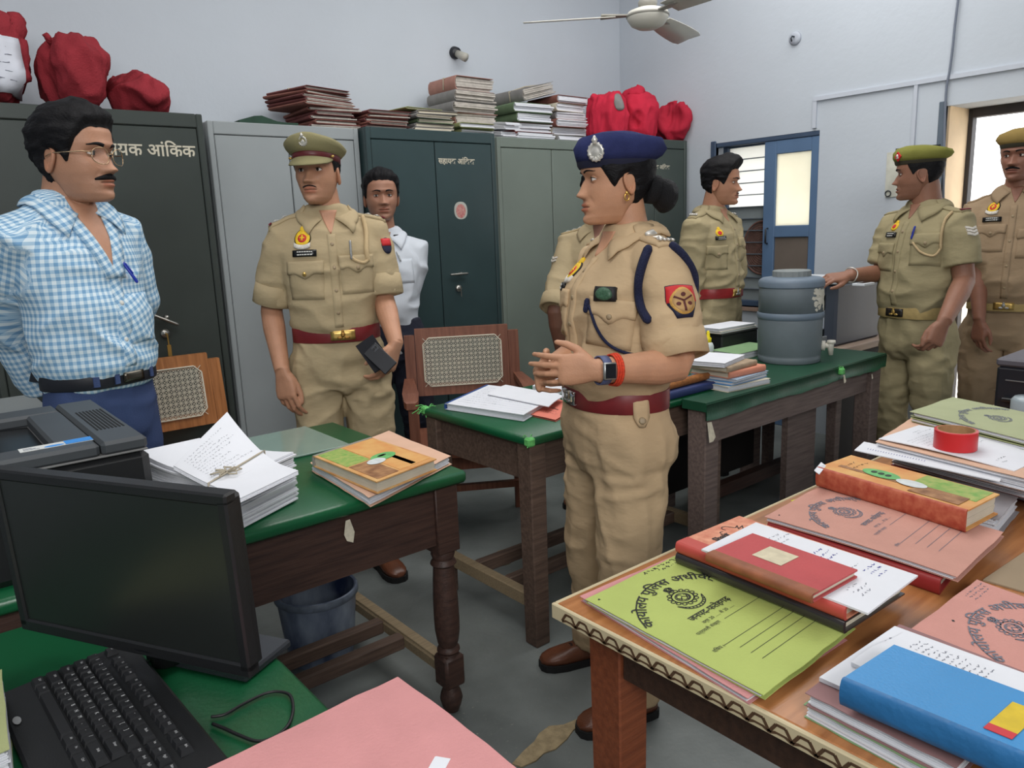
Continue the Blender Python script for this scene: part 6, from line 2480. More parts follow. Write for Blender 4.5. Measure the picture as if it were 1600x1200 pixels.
WT = M('tap_white', (206, 202, 190), rough=.45)
mb = MB()
p = td * k * .95 + np.array([0, 0, .075])
mb.tube([p, p + td * .02], [.024, .024], 14); mb.tube([p + td * .01, p + td * .05], [.012, .013], 10)
mb.tube([p + td * .042 + np.array([0, 0, .014]), p + td * .042, p + td * .045 - np.array([0, 0, .045])], [.016, .015, .010], 12)
mb.build('tap', WT, wc, True)
mb = MB(); mb.tube([p + td * .045 + np.array([0, 0, .012]), p + td * .045 + np.array([0, 0, .026])], [.020, .018], 12); mb.build('tap_knob', WT, wc, True)
# torn remains of a white sticker, conforming to the drum
def remnant(poly, nm):
 n = len(poly)
 V, F = [], []
 for r_ in (k * .995 + .0022, k * .985):
  for a_, z in poly:
   V.append((r_ * math.cos(a_), r_ * math.sin(a_), z))
 c = (np.mean([q[0] for q in poly]), np.mean([q[1] for q in poly]))
 V.append(((k * .995 + .0024) * math.cos(c[0]), (k * .995 + .0024) * math.sin(c[0]), c[1]))
 F = [(i, (i + 1) % n, 2 * n) for i in range(n)] + [(i, n + i, n + (i + 1) % n, (i + 1) % n) for i in range(n)]
 MB().add(V, F).build(nm, M('sticker_torn', (206, 202, 188), rough=.8, var=.08), wc)
a0 = math.atan2(-FW[1], -FW[0])
def rem(seed, au, az, ra, rz_, n=22):
 rr = random.Random(seed)
 remnant([(a0 + au + ra * math.cos(2 * PI * i / n) * rr.uniform(.55, 1.1), az + rz_ * math.sin(2 * PI * i / n) * rr.uniform(.5, 1.1)) for i in range(n)], 'sticker_remnant')
for args in ((1, .78, .312, .36, .052), (2, .56, .338, .24, .020), (3, .50, .285, .10, .016), (4, .40, .31, .08, .010), (5, .66, .268, .09, .012), (6, .52, .256, .06, .008), (7, 1.1, .262, .16, .024)):
 rem(*args)
# grey printer beyond
def grey_printer():
 x0, x1, y0, y1 = 3.74, 4.22, 1.975, 2.39
 c = np.array([(x0 + x1) / 2, (y0 + y1) / 2, DT - .010])
 t = thing('office_printer', 'charcoal printer with white top and pale front beside the water drum', 'printer', tuple(c))
 PG = M('printer_charcoal', (62, 68, 80), rough=.45, var=.05)
 PW = M('printer_pale', (168, 176, 188), rough=.45, var=.03)
 h = .32
 def bx(nm, mat, xa, xb, ya, yb, za, zb, bev=.0, par=None):
  mb = MB()
  mb.box(((xa + xb) / 2 - c[0], (ya + yb) / 2 - c[1], (za + zb) / 2), (xb - xa, yb - ya, zb - za), bev=bev)
  return mb.build(nm, mat, par or t)
 bx('side_panel', PG, x0, x1, y0, y0 + .07, 0, h, .012)
 bx('side_panel', PG, x0, x1, y1 - .07, y1, 0, h, .012)
 bx('rear_body', PG, x0 + .16, x1, y0 + .06, y1 - .06, 0, h - .002, .006)
 bx('scanner_unit', PG, x0, x0 + .17, y0 + .06, y1 - .06, h - .06, h, .006)
 bx('output_bay', BLK2, x0 + .10, x0 + .17, y0 + .06, y1 - .06, h - .14, h - .05)
 bx('front_door', PW, x0 + .012, x0 + .05, y0 + .07, y1 - .07, .085, h - .14, .006)
 bx('tray_mouth', BLK2, x0 + .03, x0 + .10, y0 + .07, y1 - .07, .035, .09)
 bx('paper_tray', M('tray_grey', (132, 138, 142), rough=.5), x0 - .10, x0 + .05, y0 + .045, y0 + .055, .0, .055, .002)
 bx('paper_tray', M('tray_grey'), x0 - .10, x0 + .05, y0 + .055, y1 - .06, .0, .012, .002)
 bx('scanner_lid', M('printer_white', (206, 210, 214), rough=.5, var=.03), x0 - .008, x1 - .03, y0 + .004, y1 - .004, h, h + .014, .005)
 return t
grey_printer()
mb = MB(); mb.box((0, 0, .006), (.10, .06, .012), bev=.002)
q = at(1349, 444, 1.075)
o = mb.build('frame', M('printer_white'), None, loc=(q[0], q[1], 1.0695)); o.name = 'white_gadget'
tag(o, 'small white oblong gadget lying on top of the charcoal printer', 'gadget')
mb = MB(); mb.box((0, 0, .0127), (.07, .03, .0012)); mb.build('display', BLK2, o)
# far right of the front table: second printer, jar
def ink_printer():
 q = at(1549, 642, DT)
 x0, y1 = q[0] + .02, .93
 t = thing('ink_printer', 'black flat-topped printer at the right edge in front of the doorway officer', 'printer', (x0 + .22, y1 - .19, DT))
 mb = MB(); mb.box((0, 0, .075), (.44, .36, .15), bev=.01); mb.build('body', M('black_satin', (30, 31, 38), rough=.4, var=.05), t)
 mb = MB(); mb.box((0, 0, .162), (.445, .365, .026), bev=.008); mb.build('lid', M('printer_lid', (84, 82, 90), rough=.5), t)
 mb = MB(); mb.box((0, .1815, .105), (.38, .004, .003)); mb.build('seam', M('seam_grey'), t)
 mb = MB(); mb.box((-.2215, 0, .105), (.004, .30, .003)); mb.build('seam', M('seam_grey'), t)
 mb = MB(); mb.box((-.235, .05, .045), (.03, .20, .012), bev=.003); mb.build('output_tray', BLK, t)
 return t
ink_printer()
q = at(1603, 662, DT + .02)
jar = thing('plastic_jar', 'clear plastic jar with white lower band beside the black printer at right', 'jar', (q[0], q[1], DT))
mb = MB(); mb.lathe([(.03, 0), (.042, .004), (.044, .05), (.044, .052)], 24); mb.build('label_band', M('jar_white', (206, 210, 214), rough=.5), jar, True)
mb = MB(); mb.lathe([(.044, .05), (.044, .092), (.036, .102), (.01, .104)], 24, cap=False); mb.build('upper_part', M('jar_clear', (150, 162, 168), rough=.2, var=.05), jar, True)
# glue bottle
q = at(1106, 558, DT)
gb = thing('glue_bottle', 'small clear glue bottle with yellow nozzle cap near the green folder', 'bottle', (q[0], q[1], DT))
mb = MB(); mb.lathe([(.024, 0), (.028, .003), (.028, .055), (.022, .07), (.013, .075)], 20); mb.build('bottle', M('glue_clear', (206, 214, 214), rough=.3, var=.04), gb, True)
mb = MB(); mb.lathe([(.016, .072), (.0165, .094), (.009, .10), (.007, .125), (.003, .13)], 18); mb.build('cap', M('cap_yellow', (232, 210, 30), rough=.4), gb, True)
mb = MB(); mb.lathe([(.0284, .012), (.0284, .03)], 20, cap=False); mb.build('label', M('label_green', (160, 190, 120), rough=.6), gb, True)
# left desk: tied stack of sheets, ledger on a file
N_, E_, W_ = np.array([.560, 1.690, 0]), np.array([.735, 1.785, 0]), np.array([.425, 1.985, 0])
def paper_stack():
 n, th = 24, .0050
 base = Slab(E_, N_, W_, DT + .001, .001)
 t = thing('paper_stack', 'tall stack of white sheets tied with string on the desk with turned legs', 'paper stack', tuple(base.o))
 rr = random.Random(2)
 mb = MB()
 def lay(i, mb):
  k = (i / (n - 1)) ** 1.3
  hf = lambda u, v: k * (.034 * np.clip((v - .45) / .55, 0, 1) ** 2 * (1 - .6 * u) + .006 * np.clip((.35 - v) / .35, 0, 1) ** 2)
  s = Slab(E_, N_, W_, DT + .001 + th * (i + 1), th * .86, hf, nu=6, nv=11)
  s.o = base.o
  s.solid(mb, du=rr.uniform(-.03, .03), dv=rr.uniform(-.02, .02))
  return s
 for i in range(n):
  s = lay(i, mb)
 mb.build('sheets', PAPER, t)['kind'] = 'stuff'
 hf = lambda u, v: .034 * np.clip((v - .45) / .55, 0, 1) ** 2 + .012 * np.clip((.35 - v) / .35, 0, 1) ** 2 + .075 * np.clip(u, 0, 1.2) * np.clip((v - .30) / .70, 0, 1.2) ** 2
 zt_ = DT + .003 + th * n
 hf = lambda u, v: .012 * np.clip(v, 0, 1.2) ** 2 + .085 * np.clip(u, 0, 1.2) * np.clip((v - .25) / .75, 0, 1.2) ** 1.6
 s = Slab(at(466, 735, zt_), at(376, 778, zt_), at(272, 735, zt_), zt_, .0012, hf, nu=8, nv=14)
 s.o = base.o
 mb = MB(); s.solid(mb)
 for q in range(4):
  s.solid(mb, -.0016 * (q + 1), du=-.008 * q, dv=-.006 * q)
 top = sm_by_angle(mb.build('top_sheet', PAPER, t, True), 40)
 scribble(s, .12, .92, .46, .95, 12, INKG, 'print_lines', top, .00045, 4, .5)
 ST = M('jute_string', (186, 176, 156), rough=.95, bump=.5, bscale=500)
 mb = MB()
 pts = [s.P(np.array([u]), np.array([.44 + .05 * u]), .003)[0] for u in np.linspace(-.01, 1.03, 9)]
 c = s.P(np.array([1.04]), np.array([.49]), 0)[0]; c[2] = .002
 d = s.P(np.array([-.03]), np.array([.44]), 0)[0]; d[2] = .002
 mb.tube([d] + pts + [c], .0024, 6)
 q = s.P(np.array([.30]), np.array([.455]), .006)[0]
 for a in np.linspace(0, 5.2, 6):
  e = np.array([math.cos(a), math.sin(a), 0])
  f = np.array([-e[1], e[0], 0])
  mb.tube([q, q + e * .022 + f * .008 + (0, 0, .005), q + e * .034 - f * .004, q + e * .018 - f * .010, q], .0020, 6)
 mb.build('string', ST, t, True)
paper_stack()
fA, tA, oA = folder('file_folder', 'peach card file full of papers under the colourful ledger, on the desk with turned legs', (608, 674), (484, 723), (576, 778), DT + .026, .025, PEACH, seed=3, cat='folder', hf=lambda u, v: .003 * np.abs(np.sin(3 * v + 2 * u)))
LEDC = M('ledger_cream', (214, 178, 120), rough=.6, col2=(196, 128, 66), scale=16, detail=6)
LGRN = M('ledger_green', (112, 160, 74), rough=.6, col2=(170, 176, 100), scale=60, detail=6)
LBRN = M('ledger_brown', (120, 78, 50), rough=.6, col2=(176, 132, 90), scale=40, detail=6)
LORG = M('ledger_orange', (206, 138, 78), rough=.6, col2=(216, 170, 104), scale=18, detail=6)
def ledger_cover(s, top, flip=False):
 f = (lambda a: 1 - a) if flip else (lambda a: a)
 def p(u0, u1, v0, v1, m, nm, l=.0009):
  a, b = sorted((f(v0), f(v1)))
  return s.patch(u0, u1, a, b, m, nm, top, lift=l)
 g = p(.04, .52, .05, .42, LGRN, 'cover_picture_green')
 p(.54, .96, .06, .40, LBRN, 'cover_picture_brown')
 p(.06, .94, .44, .96, LORG, 'cover_field_orange')
 p(.60, .92, .66, .74, LBRN, 'cover_strip')
 s.ellipse(.56, f(.60), .028, .042, M('ledger_oval_green', (104, 176, 104), rough=.5, var=.2, scale=60), 'cover_oval_green', top, .0022)
 s.ellipse(.62, f(.42), .022, .030, M('ledger_oval_white', (206, 212, 212), rough=.5, var=.1, scale=60), 'cover_oval_white', top, .0024)
 for i, dv in enumerate((-.03, .0, .03)):
  s.ellipse(.54, f(.60 + dv), .006, .009, M('ledger_figure', (40, 62, 46), rough=.6), 'cover_figure', top, .0028, 10)
 scribble(s, .1, .5, min(f(.34), f(.24)), max(f(.34), f(.24)), 3, INK, 'cover_lettering', top, .0007, 8)
sL, tL, oL = book('ledger', 'colourful ledger with green and white ovals lying on the peach file', (682, 717), (579, 683), (488, 712), DT + .062, .032, LEDC, M('ledger_spine', (150, 146, 140), rough=.5), seed=4, cat='ledger')
# the picture side: u runs from the far edge towards the near right
ledger_cover(sL, oL, True)
# near pink folder over the desk's corner
z = DT + .030
fp, tp, op = folder('file_folder', 'large rough pink folder in the foreground over the corner of the near green desk', np.array([.495, .56, z]), np.array([.488, .890, z]), np.array([.150, .878, z]), z, .026, PINKD, seed=6, hf=lambda u, v: .002 * np.sin(4 * u))
q = at(685, 1198, z)
mb = MB(); mb.box((0, 0, 0), (.03, .02, .0012), rot=rotz(.6))
o = mb.build('paper_tab', PAPER, tp); o.location = np.array(q) - fp.o + np.array([0, 0, .001])
# edge of an olive folder at the left border of the picture
z = DT + .06
folder('file_folder', 'olive folder just showing at the left border beside the keyboard', at(2, 1046, z), at(14, 1170, z), at(14, 1170, z) + np.array([-.22, -.03, 0]), z, .058, OLIVE, seed=7)
# middle desk: open register, papers, pink folder
s, t, top = book('register', 'open register with white ruled pages and blue cover on the small green desk', (818, 648), (695, 630), (760, 601), DT + .026, .024, PAPER, M('register_blue', (46, 78, 140), rough=.5), PAPER, seed=8, cat='register')
s.strokes([[(.05, .06 + .08 * i), (.96, .06 + .08 * i)] for i in range(11)], M('ruling_blue', (150, 166, 196), rough=.8), 'ruling', top, .0004)
scribble(s, .1, .9, .1, .9, 9, INKG, 'writing', top, .0004, 3, .3)
paper('folded white paper lying across the open register', (762, 616), (790, 601), (882, 618), DT + .031, .003, seed=9, hf=lambda u, v: .004 * np.sin(3 * u))
f, t, top = folder('file_folder', 'salmon pink folder beside the open register on the small green desk', (868, 656), (819, 645), (862, 622), DT + .008, .007, M('folder_salmon', (222, 128, 110), rough=.85, var=.05), seed=10, pages=False)
f.text('पु\u093fलस', .02, .55, .5, INK, 'lettering', top, rot=.3)
scribble(f, .2, .8, .2, .4, 2, INK, 'handwriting', top, .0008, 2)
paper('loose white paper pile behind the woman\'s hands on the small green desk', (832, 603), (852, 589), (905, 595), DT + .020, .019, seed=11)
# navy register and rolled brown cloth at the desk's right end
MDR = dict(z=DT)
b, t, top = book('register', 'navy bound register at the right end of the small green desk', np.array([2.53, 1.86, DT + .03]), np.array([2.535, 1.815, DT + .03]) - np.array([0, .012, 0]), np.array([2.20, 1.803, DT + .03]), DT + .030, .028, M('register_navy', (44, 56, 100), rough=.5), seed=12, cat='register')
mb = MB()
mb.tube([(2.22, 1.835, DT + .044), (2.32, 1.84, DT + .046), (2.44, 1.84, DT + .048), (2.515, 1.84, DT + .046)], [.014, .016, .0165, .013], 12, round_ends=True)
tag(mb.build('cloth_roll', M('rust_cloth', (150, 96, 52), rough=.95, var=.2, scale=60, bump=.5, bscale=200), None, True), 'rolled rust-brown cloth lying on the navy register', 'cloth')
# long desk: pile of books and papers, green folder
bx0 = np.array([2.60, 1.80, 0])
def pile_book(kind, name, label, dx, dy, rz, w, d, z, th, mat, spine=None, cat='book', seed=0, edge=None):
 c = np.array([2.575 + dx, 1.815 + dy, 0])
 A_ = rotz(rz)
 P = lambda x, y: c + A_ @ np.array([x, y, 0]) + np.array([0, 0, z])
 a, b, cc = P(w / 2, d / 2), P(w / 2, -d / 2), P(-w / 2, -d / 2)
 if kind == 'book':
  return book(name, label, a, b, cc, z, th, mat, spine, edge, seed=seed, cat=cat)
 return folder(name, label, a, b, cc, z, th, mat, seed=seed, cat=cat)
z = DT
for i, (kind, nm, lab, th, m, sp, dx, dy, rz, w, d) in enumerate((
  ('f', 'file_folder', 'dirty white folder at the bottom of the book pile on the long desk', .022, PAPERY, None, .02, .0, -.1, .25, .22),
  ('f', 'file_folder', 'bright blue folder second from the bottom of the book pile on the long desk', .014, M('folder_blue', (62, 142, 204), rough=.6), None, .03, .01, .0, .25, .21),
  ('f', 'file_folder', 'grey-white folder with blue edge in the middle of the book pile on the long desk', .012, M('folder_bluegrey', (146, 166, 186), rough=.7), None, .03, .0, .06, .24, .21),
  ('b', 'exercise_book', 'salmon pink bound book in the pile on the long desk', .026, M('book_salmon', (206, 134, 108), rough=.7), None, .03, .01, -.05, .23, .19),
  ('b', 'exercise_book', 'worn grey-brown book near the top of the pile on the long desk', .022, M('book_drab', (160, 140, 116), rough=.8, var=.2, scale=30), None, -.0, .01, .05, .21, .17),
  ('f', 'paper_bundle', 'folded white papers on top of the book pile on the long desk', .018, PAPER, None, -.03, .03, .25, .22, .17))):
 z += th
 pile_book('book' if kind == 'b' else 'f', nm, lab, dx, dy, rz, w, d, z, th - .0006, m, sp, 'book' if kind == 'b' else ('papers' if nm == 'paper_bundle' else 'folder'), 20 + i)
f, t, top = folder('file_folder', 'pale green card folder lying behind the glue bottle on the long desk', np.array([3.08, 2.255, DT + .034]), np.array([3.06, 2.085, DT + .034]), np.array([3.38, 2.085, DT + .034]), DT + .034, .033, SAGE, seed=30)
fb = thing('file_box', 'flat black file box at the back of the long desk behind the water drum', 'box', (3.33, 2.335, DT + .0008))
mb = MB(); mb.box((0, 0, .045), (.31, .15, .09), bev=.006); mb.build('box_body', BLK, fb)
mb = MB(); mb.box((0, 0, .093), (.314, .154, .010), bev=.003); mb.build('box_lid', BLK, fb)
z = DT + .100
for i, (th, m, lab) in enumerate(((.012, PAPERY, 'aged newspaper sheets on the flat black file box, lower of two'), (.014, PAPER, 'white printed sheets on the flat black file box, upper of two'))):
 z += th
 P = lambda x, y: np.array([3.33 + x * .86, 2.335 + y, z])
 folder('paper_bundle', lab, P(.17 - .02 * i, .07), P(.17 - .02 * i, -.075), P(-.19, -.075 + .01 * i), z, th - .001, m, seed=33 + i, cat='papers')
# front table: folders, registers, papers
Z0 = DT
f, t, top = folder('file_folder', 'pink folder lying under the lime green folder on the laminate table', (1054, 868), (906, 931), (1168, 1091), Z0 + .010, .0095, PINKD, seed=40)
GR = np.array([at(915, 936, Z0 + .018), at(1193, 1087, Z0 + .018), at(1336, 978, Z0 + .018)])
f, t, top = folder('file_folder', 'lime green office folder with printed crest nearest the table corner', GR[0] + (GR[2] - GR[1]), GR[0], GR[1], Z0 + .018, .0075, LIME, seed=41, hf=lambda u, v: .003 * np.clip(v - .6, 0, 1))
office_print(f, top, INK, True, .50, .235, 1.08)
f.strokes([[(.06, .045), (.062, .05), (.06, .055)]], INK, 'punch_hole', top, .0022)
scribble(f, .55, .98, .015, .035, 1, INK, 'handwriting', top, .0009, 5, .9, .6)
scribble(f, .68, .98, .045, .065, 1, INK, 'handwriting', top, .0009, 6, .9, .6)
# red register in two volumes, paper, small notebook
zr = Z0 + .062
RA, RB, RC = at(1155, 806, zr), at(1058, 846, zr), at(1322, 950, zr)
low = book('register', 'black-edged register wrapped in plastic under the patterned red register', RA + (0, 0, -.022), RB + (0, 0, -.022), RC + (0, 0, -.022), zr - .0225, .0205, M('register_black', (52, 48, 50), rough=.25, coat=.4), seed=42, cat='register')
RED = M('register_red', (184, 76, 68), rough=.5, var=.06)
MARB = M('marbled_cover', (222, 158, 128), rough=.6, col2=(196, 116, 90), scale=55, detail=5)
s, t, top = book('register', 'red-spined register with pink marbled cover lying across the lime folder', RA, RB, RC, zr, .021, MARB, RED, seed=43, cat='register')
s.patch(.0, .16, 0, 1, RED, 'cloth_strip', top)
swan = [(.62 + .05 * math.cos(a), .07 + .028 * math.sin(a)) for a in np.linspace(2.6, 6.2, 10)] + [(.70, .10), (.76, .085), (.70, .12), (.80, .105), (.74, .135)]
s.strokes([swan, [(.50 + .03 * math.cos(a), .10 + .02 * math.sin(a)) for a in np.linspace(.6, 5.6, 9)]], INK, 'cover_drawing', top, .0010)
s.text('Shahi', .020, .40, .13, INK, 'cover_lettering', top, rot=0, bold=.0008)
zp = zr + .004
s, o = paper('white letter with violet stamps under the small red notebook', at(1181, 816, zp), at(1096, 858, zp), at(1356, 958, zp), zp, .0035, seed=44)
PA = at(1436, 892, zp)
scribble(s, .62, .95, .46, .60, 3, INKB, 'stamp', o, .0008, 3, .8)
scribble(s, .30, .90, .70, .74, 1, INKG, 'print_lines', o, .0005, 4, .9)
scribble(s, .25, .55, .80, .92, 3, INKG, 'print_lines', o, .0005, 7, .6)
scribble(s, .72, .95, .76, .88, 3, INKB, 'stamp', o, .0008, 9, .8)
scribble(s, .70, .96, .18, .30, 3, INKG, 'print_lines', o, .0005, 10, .6)
zn = zp + .015
s, t, top = book('notebook', 'small worn red notebook with a pale label on the white letter', at(1176, 833, zn), at(1105, 864, zn), at(1270, 929, zn), zn, .0145, M('notebook_red', (180, 78, 80), rough=.75, var=.08, scale=12, bump=.15, bscale=200), M('notebook_brown', (140, 84, 56), rough=.6, var=.2, scale=40), seed=45, cat='notebook')
s.patch(.0, .14, 0, 1, M('notebook_brown'), 'cloth_strip', top)
s.patch(.38, .78, .28, .56, M('label_cream', (204, 194, 168), rough=.8, var=.1, scale=60), 'paper_label', top, .0012)
scribble(s, .44, .72, .32, .5, 3, INKG, 'label_writing', top, .0004, 11)
# pink folder beyond, with a dark red book below
zq = Z0 + .040
b = book('register', 'dark red book under the pink folder in the middle of the table', at(1282, 760, zq - .010), at(1200, 815, zq - .010), at(1470, 905, zq - .010), zq - .0115, .028, M('book_darkred', (140, 40, 40), rough=.5), seed=46, cat='register')
f, t, top = folder('file_folder', 'dusty pink office folder with printed crest in front of the orange ledger', (1284, 758), (1194, 807), (1496, 902), zq, .010, M('folder_dusty', (194, 144, 130), rough=.85, var=.05, scale=14, bump=.15, bscale=240), seed=47, hf=lambda u, v: .004 * np.sin(3 * v))
office_print(f, top, INKG, True, .52, .22, .95)
f.strokes([[(.10, .05), (.105, .058)]], INK, 'punch_hole', top, .0025)
o = paper('tiny yellow sticky marker at the edge of the dusty pink folder', (1252, 777), (1236, 782), (1240, 786), Z0 + .0012, .0008, mat=M('sticky_yellow', (216, 222, 40), rough=.6), name='sticky_marker', cat='sticky note')
# orange ledger
zl = Z0 + .088
s, t, top = book('ledger', 'thick orange ledger with worn red spine on the laminate table', at(1330, 711, zl), at(1277, 730, zl), at(1511, 798, zl), zl, .044, LORG, M('ledger_redspine', (158, 62, 44), rough=.6, col2=(188, 104, 76), scale=60), seed=48, cat='ledger')
s.patch(.42, .97, .56, .97, LGRN, 'cover_picture_green', top)
s.patch(.10, .46, .62, .93, LBRN, 'cover_picture_brown', top, .0016)
s.patch(.30, .40, .08, .50, LBRN, 'cover_strip', top)
s.ellipse(.46, .36, .024, .044, M('ledger_oval_green'), 'cover_oval_green', top, .0022)
s.ellipse(.40, .58, .019, .034, M('ledger_oval_white'), 'cover_oval_white', top, .0026)
for dv in (-.05, .0, .05):
 s.ellipse(.46, .36 + dv, .008, .007, M('ledger_figure'), 'cover_figure', top, .0028, 10)
scribble(s, .4, .8, .08, .2, 2, INK, 'cover_lettering', top, .0006, 12)
b = folder('file_folder', 'grey folder of loose sheets under the orange ledger', at(1330, 716, zl - .045), at(1283, 745, zl - .045), at(1560, 812, zl - .045), zl - .0455, .040, M('folder_grey', (150, 146, 150), rough=.8), seed=49)
s, o = paper('ruled white sheets sticking out behind the orange ledger', at(1350, 690, zl + .004), at(1335, 703, zl + .004), at(1562, 752, zl + .004), zl + .004, .0022, seed=50)
s.strokes([[(.30, .08 + .02 * i), (.42, .08 + .02 * i)] for i in range(22)], INKB, 'edge_marks', o, .0005)
s, o = paper('curled white slip standing up at the left end of the orange ledger', at(1283, 722, zl), at(1272, 735, zl), at(1280, 741, zl), zl, .0012, seed=51)
# peach file with the printed letter and the roll of tape
zt = Z0 + .105
bk = [folder('file_folder', lab, at(1500, 662, zz), at(1392, 703, zz), at(1650, 770, zz), zz, th, m, seed=52 + i) for i, (lab, zz, th, m) in enumerate((
 ('dark red file at the bottom of the far pile of files', Z0 + .042, .0415, M('file_darkred', (132, 46, 48), rough=.7)),
 ('mauve file second from the bottom of the far pile of files', Z0 + .075, .032, MAUVE)))]
f, t, top = folder('file_folder', 'peach file under the letter and the red roll of tape', (1425, 652), (1368, 690), (1620, 752), zt, .029, PEACH, seed=55)
s, o = paper('typed white letter lying under the red roll of tape', at(1436, 664, zt + .004), at(1373, 685, zt + .004), at(1585, 734, zt + .004), zt + .004, .002, seed=56, hf=lambda u, v: .003 * np.sin(4 * v))
scribble(s, .10, .95, .18, .58, 10, INKG, 'print_lines', o, .0004, 13, .8)
scribble(s, .55, .9, .08, .15, 2, INKG, 'print_lines', o, .0005, 14, .5)
scribble(s, .2, .4, .80, .9, 2, INK, 'signature', o, .0006, 15, .6)
q = at(1492, 700, zt + .006)
tr = thing('tape_roll', 'red roll of adhesive tape with cardboard core on the typed letter', 'tape', tuple(q))
mb = MB(); mb.lathe([(.040, 0), (.0455, .001), (.0455, .044), (.040, .045)], 40, cap=False); sm_by_angle(mb.build('tape', M('tape_red', (196, 40, 46), rough=.3, var=.04), tr), 40)
mb = MB(); mb.lathe([(.040, .0), (.040, .045), (.0375, .045), (.0375, 0)], 40, cap=False); sm_by_angle(mb.build('core', M('card_brown', (166, 126, 88), rough=.9, var=.1, scale=60), tr), 40)
# sage green office folder at the far right, pale files below it
zz = Z0 + .130
A_, B_ = at(1488, 622, zz), at(1422, 645, zz)
dr = at(1600, 689, zz) - B_
f, t, top = folder('file_folder', 'sage olive office folder with printed crest at the far end of the table', A_, B_, B_ + dr * 1.9, zz, .0115, M('folder_sageolive', (166, 172, 134), rough=.8, var=.05, scale=12), seed=57, hf=lambda u, v: .004 * np.sin(2.5 * v + 1))
office_print(f, top, INKG, True, .52, .24, .95)
zz -= .0125
f2 = folder('file_folder', 'pale olive file below the sage olive office folder', A_ - (0, 0, .0125), B_ - (0, 0, .0125), B_ + dr * 1.9 - (0, 0, .0125), zz, .010, OLIVE, seed=58)
# right foreground: blue book on papers, mauve and green folders; rose folder
z = Z0
f = folder('file_folder', 'dull green folder at the bottom of the pile under the blue book', at(1402, 990, z + .020), at(1256, 1100, z + .020), at(1470, 1215, z + .020), z + .020, .0195, SAGE, seed=60)
f = folder('file_folder', 'torn mauve folder under the papers and the blue book', at(1405, 975, z + .040), at(1258, 1082, z + .040), at(1495, 1200, z + .040), z + .040, .0195, MAUVE, seed=61)
s, o = paper('white printed sheets lying under the blue book', at(1398, 978, z + .047), at(1280, 1058, z + .047), at(1520, 1165, z + .047), z + .047, .006, seed=62)
scribble(s, .55, .9, .05, .2, 3, INKG, 'print_lines', o, .0006, 16, .6)
s, o = paper('white table of figures beside the blue book, its top sheet', at(1412, 984, z + .053), at(1330, 1035, z + .053), at(1640, 1180, z + .053), z + .0535, .006, seed=63, hf=lambda u, v: .004 * np.sin(5 * u) * (1 - v))
scribble(s, .72, .98, .10, .55, 12, INKG, 'print_lines', o, .0005, 17, .8)
zb = z + .090
s, t, top = book('book', 'thick sky-blue bound book with a yellow label', at(1397, 1007, zb), at(1316, 1060, zb), at(1560, 1162, zb) + (at(1560, 1162, zb) - at(1316, 1060, zb)) * .35, zb, .036, M('book_blue', (56, 136, 194), rough=.45, var=.06, scale=5, bump=.1, bscale=250, spec=.45), M('book_bluespine', (42, 104, 156), rough=.45, var=.12, scale=14, bump=.2, bscale=60), seed=64, cat='book')
def uvof(px_, py_):
 p = at(px_, py_, zb) - s.B
 A2 = np.stack([s.eu[:2], s.ev[:2]], 1)
 return np.linalg.solve(A2, p[:2])
u0, v0 = uvof(1541, 1134); u1, v1 = uvof(1578, 1096)
u2, v2 = uvof(1577, 1150)
lb = s.patch(u0 + .05, u1, v0, v2 + .02, M('label_yellow', (206, 178, 44), rough=.6, var=.12, scale=50), 'paper_label', top, .0012)
s.patch(u0 - .06, u0 + .05, v0, v2 + .02, M('label_red', (196, 56, 64), rough=.6), 'label_band', lb, .0014)
scribble(s, u0 + .1, u1 - .05, v0 + .02, v2, 4, INK, 'label_lettering', lb, .0005, 18)
zk = Z0 + .022
q1, q2 = at(1527, 906, zk), at(1424, 982, zk)
ev = at(1600, 1062, zk) - q2
f, t, top = folder('file_folder', 'rose pink office folder with printed crest at the right edge behind the blue book', q1, q2, q2 + ev * 1.9, zk, .021, M('folder_rosepink', (200, 144, 134), rough=.85, var=.05, scale=14, bump=.15, bscale=240), seed=65)
office_print(f, top, INKG, True, .52, .25, 1.0)
f.strokes([[(.30, .10), (.31, .11)]], INK, 'punch_hole', top, .0025)
scribble(f, .70, .98, .02, .10, 3, INKG, 'handwriting', top, .0006, 19, .8)
s, o = paper('pale drab paper at the right edge beyond the rose pink folder', at(1600, 862, Z0 + .004), at(1536, 905, Z0 + .004), at(1640, 935, Z0 + .004), Z0 + .0035, .003, mat=M('paper_drab', (150, 132, 108), rough=.8), seed=66)
